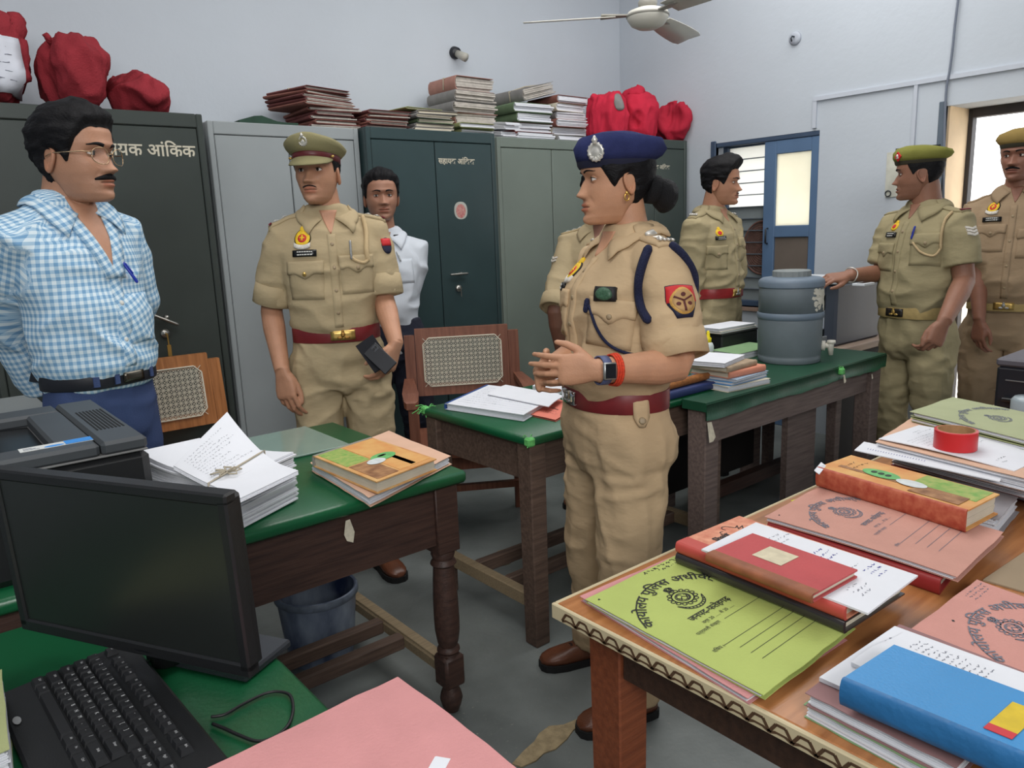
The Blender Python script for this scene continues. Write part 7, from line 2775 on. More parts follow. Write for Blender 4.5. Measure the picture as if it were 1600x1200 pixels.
# on top of the cupboards
def bundle(label, px0, px1, Yf, z, th, d, mat, rz=0.0, pages=PAPERY, layers=5, tie=False, group=None, name='file_bundle', wrap=True, sag=0.0, seed=0, tilt=0.0):
 """a tied bundle of files: cover wrapped round the -x side and over the top, paper edges in front"""
 x0, x1 = ony(px0, 190, Yf)[0], ony(px1, 190, Yf)[0]
 w = x1 - x0
 t = thing(name, label, 'file bundle', ((x0 + x1) / 2, Yf + d / 2, z), rz, group)
 rr = random.Random(seed)
 M4 = Matrix.Rotation(tilt, 4, 'Y')
 mb = MB(M4)
 k = layers
 lt = (th - .008) / k
 for i in range(k):
  zc = .004 + lt * (i + .5)
  rows = []
  ox, oy, cw = rr.uniform(-.012, .012), rr.uniform(-.014, .010), rr.uniform(.9, 1.0)
  for v in np.linspace(-.5, .5, 5):
   zz = zc + sag * (1 - abs(v * 2) ** 2) * .012
   a, b = -w / 2 + .012 + ox * .3, w / 2 * cw + ox
   hh = lt * .45
   rows.append(np.array([(a, v * d + oy, zz - hh), (b, v * d + oy, zz - hh * rr.uniform(.6, 1.1)), (b, v * d + oy, zz + hh * rr.uniform(.6, 1.1)), (a, v * d + oy, zz + hh)]))
  mb.loft(rows)
 mb.build('papers', pages, t)['kind'] = 'stuff'
 mb = MB(M4)
 rows = []
 n = 7
 for v in np.linspace(-.52, .52, n):
  y = v * d
  jg = rr.uniform(-.01, .01)
  o = [(w / 2 * .98 + jg, th), (0, th), (-w / 2 + .012, th), (-w / 2, th * .8), (-w / 2 - .003, th * .5), (-w / 2, th * .2), (-w / 2 + .012, 0), (0, .0), (w / 2 * .97 + jg, 0)]
  i_ = [(x + (.003 if x < 0 else 0), zz + (-.0025 if zz > th / 2 else .0025)) for x, zz in o[::-1]]
  rows.append(np.array([(x, y, zz + .0) for x, zz in o + i_]))
 if wrap:
  mb.loft(rows)
  sm_by_angle(mb.build('cover', mat, t), 45)
 if tie:
  mb = MB(M4)
  y = -d * .1
  mb.tube([(w / 2 + .004, y, .01), (w / 2 + .004, y, th - .005), (0, y, th + .006), (-w / 2 - .004, y, th - .004), (-w / 2 - .007, y, .01)], .004, 6)
  mb.build('string', M('jute_string'), t, True)
 return t
MARO = M('file_maroon', (112, 64, 62), rough=.85, var=.15, scale=20)
MARO2 = M('file_brown', (132, 84, 74), rough=.85, var=.15, scale=20)
GRYF = M('file_greyish', (130, 128, 126), rough=.9, var=.12, scale=20)
OLVF = M('file_oliveish', (140, 146, 100), rough=.85, var=.12, scale=20)
GRNF = M('file_greenish', (98, 118, 88), rough=.85, var=.12, scale=20)
PNKF = M('file_pinkish', (168, 124, 112), rough=.85, var=.1, scale=20)
TEXTP = M('old_paper', (178, 172, 164), rough=.9, var=.14, scale=40)
ORD = ('topmost', 'second from top', 'third from top', 'fourth from top', 'fifth from top', 'sixth from top')
def pile(where, what, px0, px1, Yf, z, ths, d, mats, group, pages=TEXTP, rz0=0.0, seed=0, tie=False, jit=6, layers=2, **k):
 rr = random.Random(seed)
 n = len(ths)
 for i, th in enumerate(ths):
  a = n - 1 - i
  lab = '%s, %s in %s' % (what, 'lowest' if i == 0 else ORD[a], where)
  bundle(lab, px0 + rr.uniform(-jit, jit), px1 + rr.uniform(-jit, jit), Yf + rr.uniform(-.02, .02), z, th - .001, d, mats[i % len(mats)], rz0 + rr.uniform(-.07, .07), pages, layers, tie and i == n - 1, group, seed=seed * 50 + i, name='file_bundle', **k)
  z += th
 return z
z = pile('lower left pile on grey cupboard', 'old maroon file', 489, 560, 3.84, 1.945, (.022,) * 5, .34, (MARO, MARO2, MARO), 'maroon files above the grey cupboard', seed=1)
pile('upper crooked pile on grey cupboard', 'crooked maroon file with worn edges', 458, 548, 3.86, z, (.019,) * 5, .30, (MARO2, MARO, MARO), 'crooked maroon files above the grey cupboard', rz0=.28, seed=2, tie=True)
pile('pile at left end of blue-green cupboard', 'brown file', 572, 640, 3.80, 1.95, (.020,) * 5, .32, (MARO, MARO2), 'brown files above the blue-green cupboard', seed=3)
z = pile('middle pile on blue-green cupboard', 'grey-edged paper file', 650, 712, 3.80, 1.95, (.024,) * 5, .32, (GRYF, GRYF, GRNF), 'grey files above the blue-green cupboard', pages=PAPERY, seed=4)
bundle('flat olive file lying loosely over the brown and grey piles', 628, 690, 3.84, z + .001, .012, .30, OLVF, .12, PAPERY, 2, seed=61)
z = pile('low pile on blue-green cupboard', 'yellow-green file with white papers', 714, 768, 3.80, 1.95, (.032, .030), .30, (OLVF,), 'yellow-green files above the blue-green cupboard', pages=PAPER, seed=5)
z2 = pile('tall brown pile', 'thick tied bundle of files', 710, 774, 3.88, z + .001, (.070, .062, .064, .082), .26, (PNKF, GRYF, GRYF, PNKF), 'thick bundles in the tall brown pile', pages=TEXTP, seed=6, tie=True, layers=5, jit=4)
z = pile('low pile on sage cupboard', 'curved bundle of white papers', 786, 814, 3.78, 1.935, (.045, .050), .30, (PAPERY,), 'curved paper bundles on the sage cupboard', pages=PAPER, seed=7, sag=1.2, wrap=False, layers=5)
z = pile('green-topped pile on sage cupboard', 'thick file', 806, 862, 3.90, 1.935, (.062, .060, .058, .058), .28, (MARO, MARO, GRNF, GRNF), 'files in the green-topped pile', pages=PAPER, seed=8, layers=5, jit=3)
bundle('grey bundle tilted on top of the pile with green covers', 812, 868, 3.92, z + .046, .075, .26, GRYF, .12, TEXTP, 6, True, seed=62, tilt=-.24)
pile('white pile beside red cloth bundles', 'bundle of whitish papers', 868, 916, 3.90, 1.935, (.055, .052, .050, .050, .052, .050), .28, (GRYF, PAPERY, MARO2), 'whitish bundles beside the red cloth', pages=PAPER, seed=9, layers=5, jit=4)
mb = MB()
mb.loft([np.array([(x, 3.80 + y, 1.9465 + q * (.010 + .03 * max(0, 1 - abs(x - 1.56) / .10))) for x, y, q in ((a, -.0, 0), (a, .36, 0), (a, .36, 1), (a, .0, 1))]) for a in np.linspace(1.46, 1.76, 9)])
tag(mb.build('green_cloth', M('cloth_green', (42, 66, 54), rough=.9, var=.2, scale=14), None), 'dark green cloth lying flat on the light grey cupboard', 'cloth')
REDC = M('red_cloth', (142, 48, 56), rough=.9, var=.16, scale=9, bump=.35, bscale=160, spec=.15)
REDC2 = M('red_cloth_bright', (192, 44, 66), rough=.85, var=.12, scale=7, bump=.3, bscale=160, spec=.15)
def cloth_bundle(label, c, size, mat, seed, knots=(), rz=0.0, extra=None, flat=.75, group='red cloth bundles on the cupboards'):
 t = thing('cloth_bundle', label, 'cloth bundle', c, rz)
 sx, sy, sz = size
 mb = MB()
 rows = []
 for a in np.linspace(.04, PI - .04, 15):
  p = np.arange(26) * 2 * PI / 26
  r = abs(math.sin(a)) ** flat
  rows.append(np.stack([sx / 2 * r * np.cos(p), sy / 2 * r * np.sin(p), np.full(26, sz / 2 - sz / 2 * math.copysign(abs(math.cos(a)) ** .8, math.cos(a)))], 1))
 mb.loft(rows)
 for k in knots:
  P = np.array(k[0], float) * np.array([sx / 2, sy / 2, sz])
  Q = np.array(k[1], float) * np.array([sx / 2, sy / 2, sz])
  mb.tube([P * .8, P, P * .55 + Q * .45, Q], np.array([.07, .045, .026, .05]) * k[2], 12, flat=.55)
 V, F = remesh(mb, .010, 1)
 cl = Cloth(V, F)
 cl.wrinkle(.034, (4.5, 4.5, 5), seed)
 cl.wrinkle(.022, (9, 9, 6), seed + 3)
 cl.wrinkle(.010, (24, 24, 11), seed + 6)
 cl.V[:, 2] = np.maximum(cl.V[:, 2], .0015)
 mesh_obj('cloth', cl.V, cl.F, mat, t, True)
 if extra:
  extra(t, cl)
 return t
def left_sheet(t, cl):
 mb = MB()
 n = 9
 g = np.array([[(.02 + .115 * (i / (n - 1)) * 2 - .16, .045 + .21 * j / (n - 1)) for i in range(n)] for j in range(n)])
 decal(cl, (0, 0, 0), (1, 0, 0), (0, 0, 1), (0, 1, 0), g, .016, .002, mb)
 s = mb.build('white_sheet', M('sheet_white', (206, 210, 220), rough=.85, var=.04), t, True)
 mb = MB()
 rr = random.Random(5)
 for i in range(5):
  for j in range(4):
   decal(cl, (-.10 + .045 * j + rr.uniform(-.01, .01), 0, .09 + .03 * i), (1, 0, 0), (0, 0, 1), (0, 1, 0), rect_grid(.026, .002, 2, 3), .0195, .0004, mb, 1)
 mb.build('faint_writing', INKG, s)
def px_bundle(px0, px1, Yc, z, hpx, **k):
 x0, x1 = ony(px0, 150, Yc)[0], ony(px1, 150, Yc)[0]
 return ((x0 + x1) / 2, Yc, z), x1 - x0
c, w = px_bundle(-60, 42, 3.86, 1.951, 0)
cloth_bundle('red cloth bundle with a white sheet fixed to it at the left border', c, (w, .36, .36), REDC, 3, (((.5, -.1, .80), (.98, -.3, .88), .9),), extra=left_sheet)
c, w = px_bundle(66, 158, 3.84, 1.951, 0)
cloth_bundle('large knotted red cloth bundle above the man in checks', c, (w * 1.02, .36, .315), REDC, 11, (((-.25, -.3, .82), (-.70, -.5, .84), 1.0),), flat=.9)
c, w = px_bundle(182, 246, 3.84, 1.951, 0)
cloth_bundle('low slumped red cloth bundle at the right end of the lettered cupboard', c, (w * 1.05, .36, .17), REDC, 21, (((.2, -.1, .85), (.28, -.1, 1.02), 1.1),), flat=.9)
c, w = px_bundle(922, 966, 3.84, 1.957, 0)
def hole(t, cl):
 mb = MB()
 decal(cl, (-.02, 0, .235), (1, 0, 0), (0, 0, 1), (0, 1, 0), disc_grid(.042, .055), .004, .002, mb)
 mb.build('paper_seen_through_tear', M('file_greyish'), t, True)
cloth_bundle('torn bright red cloth bundle with grey papers showing, left of three', c, (w * .88, .24, .29), REDC2, 31, (((-.3, 0, .9), (-.80, -.1, .98), .9),), extra=hole, flat=.38)
c, w = px_bundle(980, 1016, 3.78, 1.957, 0)
cloth_bundle('tall bright red cloth bundle, middle one of three', c, (w * .96, .24, .30), REDC2, 41, (((-.25, 0, .92), (-.45, 0, 1.04), 1.2),), flat=.5)
c, w = px_bundle(1031, 1066, 3.70, 1.957, 0)
cloth_bundle('rounded crimson cloth bundle in the corner, right one of three', c, (min(w, 2 * (4.60 - c[0])), .26, .26), M('red_cloth_crimson', (176, 30, 54), rough=.85, var=.12, scale=7, bump=.3, bscale=160), 51, (((-.1, 0, .9), (.1, 0, 1.06), .9),))
# people: who stands where
HAIRB = M('hair_black', (15, 14, 17), rough=.62, var=.35, scale=140, bump=.3, bscale=260, spec=.2, stretch=(1, .35, 1))
BRASS = M('brass', (200, 168, 98), rough=.35, metal=.8, var=.2, scale=70)
STEEL = M('steel', (170, 172, 172), rough=.35, metal=.8, var=.15, scale=60)
MAROON = M('maroon_leather', (112, 34, 38), rough=.42, var=.14, scale=30, spec=.45)
RIBBON = M('maroon_ribbon', (112, 30, 42), rough=.7)
BTN = M('khaki_button', (150, 132, 104), rough=.45)
NAVY = M('navy_cord', (24, 30, 62), rough=.8, bump=.6, bscale=300)
def woman():
 kh = khaki('khaki_tan', (176, 152, 120))
 p = Person('person', 'woman in tan police uniform and navy beret, hands joined, facing left', 958, 2.0, 62, 1.400, .953, head=1.0, hy=-.006, lean=.035, neck=.95, shoe=.95)
 skin = skin_mat('skin_woman', (186, 138, 108))
 p.build_head(skin, HAIRB, 'tied', htheta=73, pitch=-1, stubble=0, lipcol=(.78, .50, .48), female=True, nose=.86, crown=.82, hairk=dict(top=.008, side=.007, rough=.002, seed=3), brow=.95, gaze=(-.12, 0, .36))
 L = p.px
 SL = {'L': dict(el=L(1062, 572, 1.86), wr=L(934, 579, 1.775), end=.90, r=(.074, .072, .07, .06), dist=p.dir(-1, .02, .22), dors=p.dir(-.15, .12, -1), hand=dict(curl=(.22, .36, .2), spread=.06, thumb=(.70, .3)), hk=.95, k=1.0),
   'R': dict(el=L(915, 545, 2.14), wr=L(846, 584, 1.95), end=.84, r=(.074, .072, .07, .06), dist=p.dir(-.12, .05, -.95), dors=p.dir(-1, 0, -.1), hand=dict(curl=(.85, .95, .45), spread=.06, thumb=(.95, .55)), hk=.93, k=.95)}
 sh = p.torso(wk=.93, waist=1.0, belly=.012, bust=.030, sleeves=SL, blouse=1.35, voxel=.0065)
 z = sh.V[:, 2]
 sh.wrinkle(.011, (9, 9, 15), 2, .55 + .6 * gs(z - p.zm(1.12), .10))
 p.arms(.0028, r=(.046, .041, .042, .029))
 tm = kh
 p.legs(tm, wk=.98, hips=1.06, feet=(tuple(p.L(at(922, 1030, 0))), tuple(p.L(at(985, 1122, 0)))), toe=(-.1, .05), amp=.0075, shoe='laced', seed=8, leg=1.06, depth=1.12, shoemat=(M('brown_leather', (98, 58, 40), rough=.32, var=.2, scale=22, bump=.1, bscale=150), M('black_rubber', (24, 23, 24), rough=.7)))
 zb = float(p.zm(1.03))
 p.belt_ring(zb - .026, zb + .026, MAROON)
 p.vneck(float(p.zm(1.405)), .030)
 p.finish(kh)
 zz = p.zm
 p.collar(kh, float(zz(1.40)))
 p.placket(float(zz(1.06)), float(zz(1.40)), kh, buttons=[float(zz(q)) for q in (1.37, 1.30, 1.23, 1.15)], bmat=BTN)
 p.pocket(p.pick(957, 470, roll=-.12), kh, w=.125, h=.12, bmat=BTN)
 p.pocket(p.fr(-.085, float(zz(1.315))), kh, w=.11, h=.12, bmat=BTN)
 name_plate(p, p.pick(881, 448), .066, .020)
 state_badge(p, p.pick(898, 424), .030)
 b = p.fit('oval_badge', M('badge_black'), lambda mb: decal(p.shirt, *[p.pick(947, 460)[i] for i in range(4)], rect_grid(.058, .034, 4, 5), .012, .003, mb, .6))
 p.fit('badge_oval', M('badge_green', (60, 92, 70), rough=.4, var=.4, scale=200), lambda mb: decal(p.shirt, *p.pick(947, 460), disc_grid(.022, .0145), .016, .003, mb), parent=b)
 cuff(p, 'L', kh, w=.062)
 cuff(p, 'R', kh, w=.062)
 silver = M('white_metal')
 for sd in 'LR':
  e, spot = p.epaulette(sd, kh, stars=0, w=.058)
  mb = MB()
  q, U, V, n = spot(.62)
  p.star(mb, q + n * .002, U, V, n, .017, .006)
  mb.build('rank_star', silver, e)
  q, U, V, n = spot(.33)
  mb = MB()
  mb.tube([q + n * .003 - V * .011, q + n * .005 + V * .004, q + n * .004 + V * .012], [.008, .010, .004], 8, round_ends=True)
  mb.build('rank_emblem', silver, e, True)
  q, U, V, n = spot(.88)
  b = MB()
  for i in range(4):
   b.tube([q + n * .004 + V * (-.018 + .012 * i) - U * .007, q + n * .004 + V * (-.018 + .012 * i) + U * .007], .0036, 6)
  b.tube([q + n * .003 - V * .022 - U * .006, q + n * .003 + V * .022 - U * .006], .0022, 6)
  b.build('shoulder_title', silver, e, True)
 O, U, V, D = p.pick(1066, 471)
 red, gold, blk = M('badge_red'), M('badge_gold', (196, 152, 78), rough=.5, var=.2, scale=120), M('badge_black')
 def shield(w, h):
  g = rect_grid(w, h, 8, 8)
  t = (g[:, :, 1] + h / 2) / h
  g[:, :, 0] *= np.clip(.45 + 1.1 * t, 0, 1)[:, :] ** .8
  return g
 sp = p.fit('sleeve_patch', M('badge_navy', (22, 26, 52)), lambda mb: decal(p.shirt, O, U, V, D, shield(.076, .082), .003, .002, mb))
 p.fit('patch_red', red, lambda mb: decal(p.shirt, O + V * .019, U, V, D, rect_grid(.074, .040, 5, 8), .0045, .001, mb), parent=sp)
 p.fit('patch_roundel', gold, lambda mb: decal(p.shirt, O, U, V, D, disc_grid(.031, .033), .006, .002, mb), parent=sp)
 p.fit('patch_field', M('badge_sand', (176, 140, 92), rough=.6), lambda mb: decal(p.shirt, O, U, V, D, disc_grid(.026, .028), .0085, .0008, mb), parent=sp)
 def tri(mb):
  for a in (PI / 2, PI * 7 / 6, PI * 11 / 6):
   c, q = math.cos(a + PI), math.sin(a + PI)
   R = np.array([U * c + V * q, -U * q + V * c])
   decal(p.shirt, O + R[0] * .013, R[0], R[1], D, rect_grid(.025, .0045, 3, 5), .010, .001, mb, 1)
  for a in (PI / 2, PI * 7 / 6, PI * 11 / 6):
   c, q = math.cos(a), math.sin(a)
   decal(p.shirt, O + (U * c + V * q) * .016, U, V, D, disc_grid(.0055, .0050), .010, .001, mb, 1)
 p.fit('patch_emblem', M('badge_maroon', (84, 36, 34)), tri, parent=sp)
 pts = [p.pick(*q) for q in ((1014, 392), (1006, 412), (1001, 436), (1001, 462), (1006, 484), (1014, 500))]
 pts = [a[0] - a[3] * .006 for a in pts]
 cord(p, pts, .0115, NAVY, 'lanyard', p.shirt_o)
 sh_ = p.sleeves['L']['sh']
 pts = [on_dir(p.shirt, sh_ + np.array([.045, .01, .10]), (0, 0, -1)), on_dir(p.shirt, sh_ + np.array([.05, .10, .045]), (0, -1, -.3)), on_dir(p.shirt, sh_ + np.array([.045, .12, -.02]), (0, -1, 0)), on_dir(p.shirt, sh_ + np.array([.03, .12, -.08]), (0, -1, 0))]
 cord(p, pts, .0115, NAVY, 'lanyard', p.shirt_o)
 pts = [p.pick(*q) for q in ((922, 474), (925, 488), (934, 512), (950, 535), (972, 549), (1000, 555), (1022, 552))]
 pts = [a[0] - a[3] * .006 for a in pts]
 cord(p, pts, [.0042], NAVY, 'lanyard_cord', p.shirt_o) if False else cord(p, pts, .0042, NAVY, 'lanyard_cord', p.shirt_o)
 q = p.pick(922, 476)
 cord(p, [q[0] - q[3] * .012 + q[2] * .008, q[0] - q[3] * .012 - q[2] * .016], .0075, NAVY, 'lanyard_knot', p.shirt_o)
 buckle(p, -.01, .085, .058, M('chrome', (196, 198, 200), rough=.16, metal=1.0, var=.2, scale=40), emblem=STEEL)
 O, U, V, D = p.pick(1001, 640, p.trousers)
 g = rect_grid(.040, .085, 8, 5)
 g[:2, :, 0] *= np.array([.35, .75])[:, None]
 def tab(mb):
  decal(p.trousers, O, U, V, D, g * np.array([1, 1]), .010, .003, mb, .6)
 p.fit('belt_tab', kh, tab, parent=p.belt_o)
 mb = MB()
 decal(p.trousers, O - V * .026, U, V, D, disc_grid(.009, .009), .015, .003, mb)
 mb.build('button', BTN, p.belt_o, True)
 wr, el = SL['L']['wr'], SL['L']['el']
 d = (wr - el) / np.linalg.norm(wr - el)
 dn = SL['L']['dors'] - d * (SL['L']['dors'] @ d)
 dn /= np.linalg.norm(dn)
 u = np.cross(d, dn)
 an = np.arange(26) * 2 * PI / 26
 def band(c, w, r, mat, nm):
  mb = MB()
  mb.loft([c + d * t + q * (np.cos(an)[:, None] * dn + np.sin(an)[:, None] * u * 1.02) for t, q in ((-w, r - .003), (-w, r), (w, r), (w, r - .003))], cap=False, closed=True)
  return mb.build(nm, mat, p.o, True)
 wt = band(wr - d * .012, .011, .0345, M('watch_strap', (84, 92, 128), rough=.6), 'wristwatch')
 mb = MB(Matrix(((d[0], u[0], dn[0], 0), (d[1], u[1], dn[1], 0), (d[2], u[2], dn[2], 0), (0, 0, 0, 1))))
 mb.xf = mb.xf.copy()
 c = wr - d * .012 + dn * .036
 for i in range(3):
  mb.xf[i][3] = c[i]
 mb.box((0, 0, 0), (.034, .040, .010), bev=.005)
 mb.build('watch_case', STEEL, wt, True)
 mb2 = MB(mb.xf)
 mb2.box((0, 0, .005), (.028, .034, .002), bev=.0008)
 mb2.build('watch_face', M('black_glass', (12, 13, 18), rough=.06, spec=.6), wt)
 for k_ in range(3):
  band(wr - d * (.036 + .006 * k_), .0028, .0375 + .0012 * k_, M('red_thread', (206, 64, 36), rough=.8, var=.3, scale=200), 'thread_bracelet')
 h = p.h
 mb = MB(p.Mh)
 rr = []
 for t in np.linspace(.03, .97, 14):
  a = PI * t
  n = 20
  an2 = np.arange(n) * 2 * PI / n
  q = math.sin(a) * (.046 + .004 * math.sin(5 * t))
  rr.append(np.stack([q * np.cos(an2) * 1.05, .135 - .034 * math.cos(a) * 1.0 + 0 * an2, .078 + q * np.sin(an2) * .92 - .012 * math.sin(a)], 1))
 V = np.array(rr).reshape(-1, 3)
 V += (vnoise(V * 70, 4) - .5)[:, None] * .006
 mb.loft(list(V.reshape(len(rr), 20, 3)))
 mb.tube([(0, .085, .088), (0, .112, .082)], [.04, .038], 18)
 mb.build('hair_bun', M('hair_net', (18, 18, 22), rough=.75, var=.3, scale=220, bump=.8, bscale=420), p.o, True)
 for sx in (-1, 1):
  mb = MB(p.Mh)
  mb.tube([(sx * .079, .002 + .006 * math.cos(t), .066 + .009 * math.sin(t)) for t in np.linspace(0, 2 * PI, 14)], .0020, 6)
  mb.tube([(sx * .081, .001, .077), (sx * .081, .001, .075)], .004, 8, round_ends=True)
  mb.build('earring', M('gold', (222, 178, 96), rough=.25, metal=.9), p.o, True)
 beret(p, M('navy_felt', (46, 52, 92), rough=.95, var=.10, scale=40, bump=.35, bscale=500, spec=.1), M('navy_band', (22, 25, 48), rough=.8), (.034, star_badge()), tilt=.02, lean=.55, badge_at=.75, z0=.147, puff=.98)
 return p
def add_stripes(p, pick, n, mat, w=.05, th=.007, gap=.013, name='chevron'):
 O, U, V, D = pick
 def mk(mb):
  for i in range(n):
   g = rect_grid(w, th, 3, 7)
   g[:, :, 1] += -.35 * (w / 2 - np.abs(g[:, :, 0])) + gap * (i - (n - 1) / 2)
   decal(p.shirt, O, U, V, D, g, .004, .0015, mb, .8)
 return p.fit(name, mat, mk, smooth=False)
def pen(p, pick, mat, L=.05, tilt=.15, name='pen'):
 O, U, V, D = pick
 d = V * math.cos(tilt) + U * math.sin(tilt)
 a = O - D * .010
 mb = MB()
 mb.tube([a - d * L * .5, a + d * L * .5], .0042, 8, round_ends=True)
 mb.tube([a + d * L * .42 - D * .005, a - d * L * .1 - D * .006], .0016, 6, round_ends=True)
 return mb.build(name, mat, p.shirt_o, True)
def peaked_cap(p, mat, bandmat, z0=.146):
 h = p.h
 n = 56
 t = np.arange(n) * 2 * PI / n
 c, s = np.cos(t), np.sin(t)
 tilt = .10
 def ring(zz, a, f, b, dz=0.0, yc=0.0):
  y = np.where(s < 0, f, b) * s + yc
  return np.stack([a * c, y, zz - tilt * y + dz], 1)
 k = h.wide
 par = thing_part('peaked_cap', p)
 mb = MB(p.Mh)
 mb.loft([ring(z0 - .002, .077 * k, .097, .099), ring(z0, .0825 * k, .1035, .104), ring(z0 + .024, .0835 * k, .105, .105), ring(z0 + .026, .080 * k, .10, .10)], cap=False)
 mb.build('cap_band', bandmat, par, True)
 fr = np.clip(-s, 0, 1)
 rows = [ring(z0 + .022, .0845 * k, .1055, .1055)]
 for zz, a, f, b, up in ((.032, .090, .113, .114, .003), (.046, .102, .123, .128, .010), (.058, .108, .126, .132, .015), (.068, .102, .116, .124, .015), (.075, .080, .09, .10, .013), (.078, .045, .05, .056, .010), (.079, .012, .012, .014, .008)):
  r = ring(z0 + zz, a * k, f, b)
  r[:, 2] += up * fr - .010 * (zz / .08) * np.abs(c)
  rows.append(r)
 q = np.array(rows)
 f2 = q.reshape(-1, 3)
 f2[n:] += ((vnoise(f2[n:] * 22, 8) - .5) * .012)[:, None] * np.array([.6, .6, .8])
 mb = MB(p.Mh)
 mb.loft(list(f2.reshape(q.shape)))
 mb.build('cap_crown', mat, par, True)
 m = 21
 rows = []
 for j in range(5):
  u = j / 4
  row = []
  for i in range(m):
   a = -PI / 2 + (i / (m - 1) - .5) * 2.3
   w = math.cos((i / (m - 1) - .5) * PI) ** .6
   x0, y0 = .084 * k * math.cos(a), .106 * math.sin(a)
   row.append((x0 * (1 + .12 * u * w), y0 - .048 * u * w, z0 + .004 - tilt * y0 - .030 * u * w - .004 * u * u))
  rows.append(row)
 G = np.array(rows).reshape(-1, 3)
 F = []
 for j in range(4):
  for i in range(m - 1):
   F.append((j * m + i, j * m + i + 1, (j + 1) * m + i + 1, (j + 1) * m + i))
 o = len(G)
 G2 = G - np.array([0, 0, .004])
 F2 = [tuple(o + v for v in f[::-1]) for f in F]
 ed = [4 * m + i for i in range(m)]
 F3 = [(a, b, o + b, o + a) for a, b in zip(ed[:-1], ed[1:])]
 mb = MB(p.Mh)
 mb.add(np.concatenate([G, G2]), F + F2 + F3)
 mb.build('visor', mat, par, True)
 cpos = np.array([0, -.118, z0 + .046 + .010])
 star_badge(.015)(p, par, cpos + np.array([0, -.002, .006]), np.array([1.0, 0, 0]), np.array([0, -.25, .97]), np.array([0, -.97, -.25]))
 mb = MB(p.Mh)
 for sx in (-1, 1):
  mb.tube([(sx * .076, -.05, z0 + .016), (sx * .080, -.050, z0 + .016)], .005, 8, round_ends=True)
 mb.build('cap_button', BRASS, par, True)
 return par
def aged_officer():
 kh = khaki('khaki_drab', (160, 144, 114))
 p = Person('person', 'police officer in peaked cap and drab khaki with red sleeve patch, facing the camera', 514, 2.95, -4, 1.512, 1.027, head=.97, hx=-.018)
 skin = skin_mat('skin_officer', (182, 134, 106))
 p.build_head(skin, HAIRB, 'cropped', htheta=20, pitch=2, stubble=.35, hairk=dict(top=.006, side=.004, rough=.002), gaze=(-.06, .0, .34), moustache=(.024, .38, M('moustache_thin', (40, 30, 28), rough=.7)), crown=.72)
 L = p.px
 S = {'R': dict(el=L(424, 487, 3.0), wr=L(441, 580, 2.90), end=.86, r=(.068, .066, .06, .055), dist=p.dir(.12, -1, -.12), dors=p.dir(-.35, .1, -1), hand=dict(curl=(.35, .5, .3), spread=.03, thumb=(.35, .25)), hk=1.02, k=.98),
   'L': dict(el=L(600, 470, 3.02), wr=L(619, 538, 2.90), end=.90, r=(.068, .066, .06, .055), dist=p.dir(-.35, -.9, -.2), dors=p.dir(.85, -.1, -.5), hand=dict(curl=(.55, .6, .35), spread=.03, thumb=(.75, .1)), hk=1.0, k=.98)}
 sh = p.torso(wk=.95, belly=.006, sleeves=S, blouse=1.2)
 sh.wrinkle(.010, (9, 9, 14), 12, .6 + .5 * gs(sh.V[:, 2] - p.zm(1.12), .10))
 p.arms(.0032)
 p.legs(kh, wk=.98, feet=((-.11, 0, 0), (.11, .02, 0)), amp=.010, seed=31, shoe='plain', shoemat=(M('brown_leather', (98, 58, 40), rough=.32, var=.2, scale=22, bump=.1, bscale=150), M('black_rubber', (24, 23, 24), rough=.7)))
 zb = float(p.zm(1.03))
 p.belt_ring(zb - .026, zb + .026, MAROON)
 zz = lambda q: float(p.zm(q))
 p.vneck(zz(1.385), .030)
 p.finish(kh)
 p.collar(kh, zz(1.385))
 p.placket(zz(1.06), zz(1.385), kh, buttons=[zz(q) for q in (1.35, 1.27, 1.19, 1.11)], bmat=BTN)
 p.pocket(p.pick(476, 410), kh, w=.125, h=.13, bmat=BRASS)
 p.pocket(p.pick(556, 400), kh, w=.12, h=.13, bmat=BTN)
 name_plate(p, p.pick(476, 396), .082, .022)
 state_badge(p, p.pick(473, 373), .030)
 for sd in 'LR':
  p.epaulette(sd, kh, endmat=RIBBON, stars=2, starmat=M('white_metal'), w=.055)
  cuff(p, sd, kh, w=.07)
 pen(p, p.pick(547, 391), STEEL, .06, .02)
 CREAM = M('cream_cord', (196, 172, 132), rough=.85, bump=.5, bscale=400)
 pts = [p.pick(*q) for q in ((566, 342), (570, 362), (571, 390), (573, 406))]
 cord(p, [a[0] - a[3] * .008 for a in pts], .0085, CREAM, 'lanyard', p.shirt_o)
 pts = [p.pick(*q) for q in ((573, 406), (567, 411), (556, 409), (548, 402))]
 cord(p, [a[0] - a[3] * .010 for a in pts], .006, CREAM, 'lanyard_cord', p.shirt_o)
 q = p.pick(604, 384)
 b = p.fit('sleeve_patch', M('badge_navy', (22, 26, 52)), lambda mb: decal(p.shirt, *q, disc_grid(.019, .030), .003, .002, mb))
 p.fit('patch_red', M('badge_red'), lambda mb: decal(p.shirt, q[0] + q[2] * .013, *q[1:], rect_grid(.036, .027, 4, 5), .0055, .001, mb), parent=b)
 buckle(p, .01, .085, .056, BRASS, emblem=M('brass_dark', (150, 112, 58), rough=.4, metal=.8))
 peaked_cap(p, M('cap_khaki', (134, 128, 92), rough=.85, bump=.3, bscale=420), M('cap_band_maroon', (92, 34, 38), rough=.4))
 return p
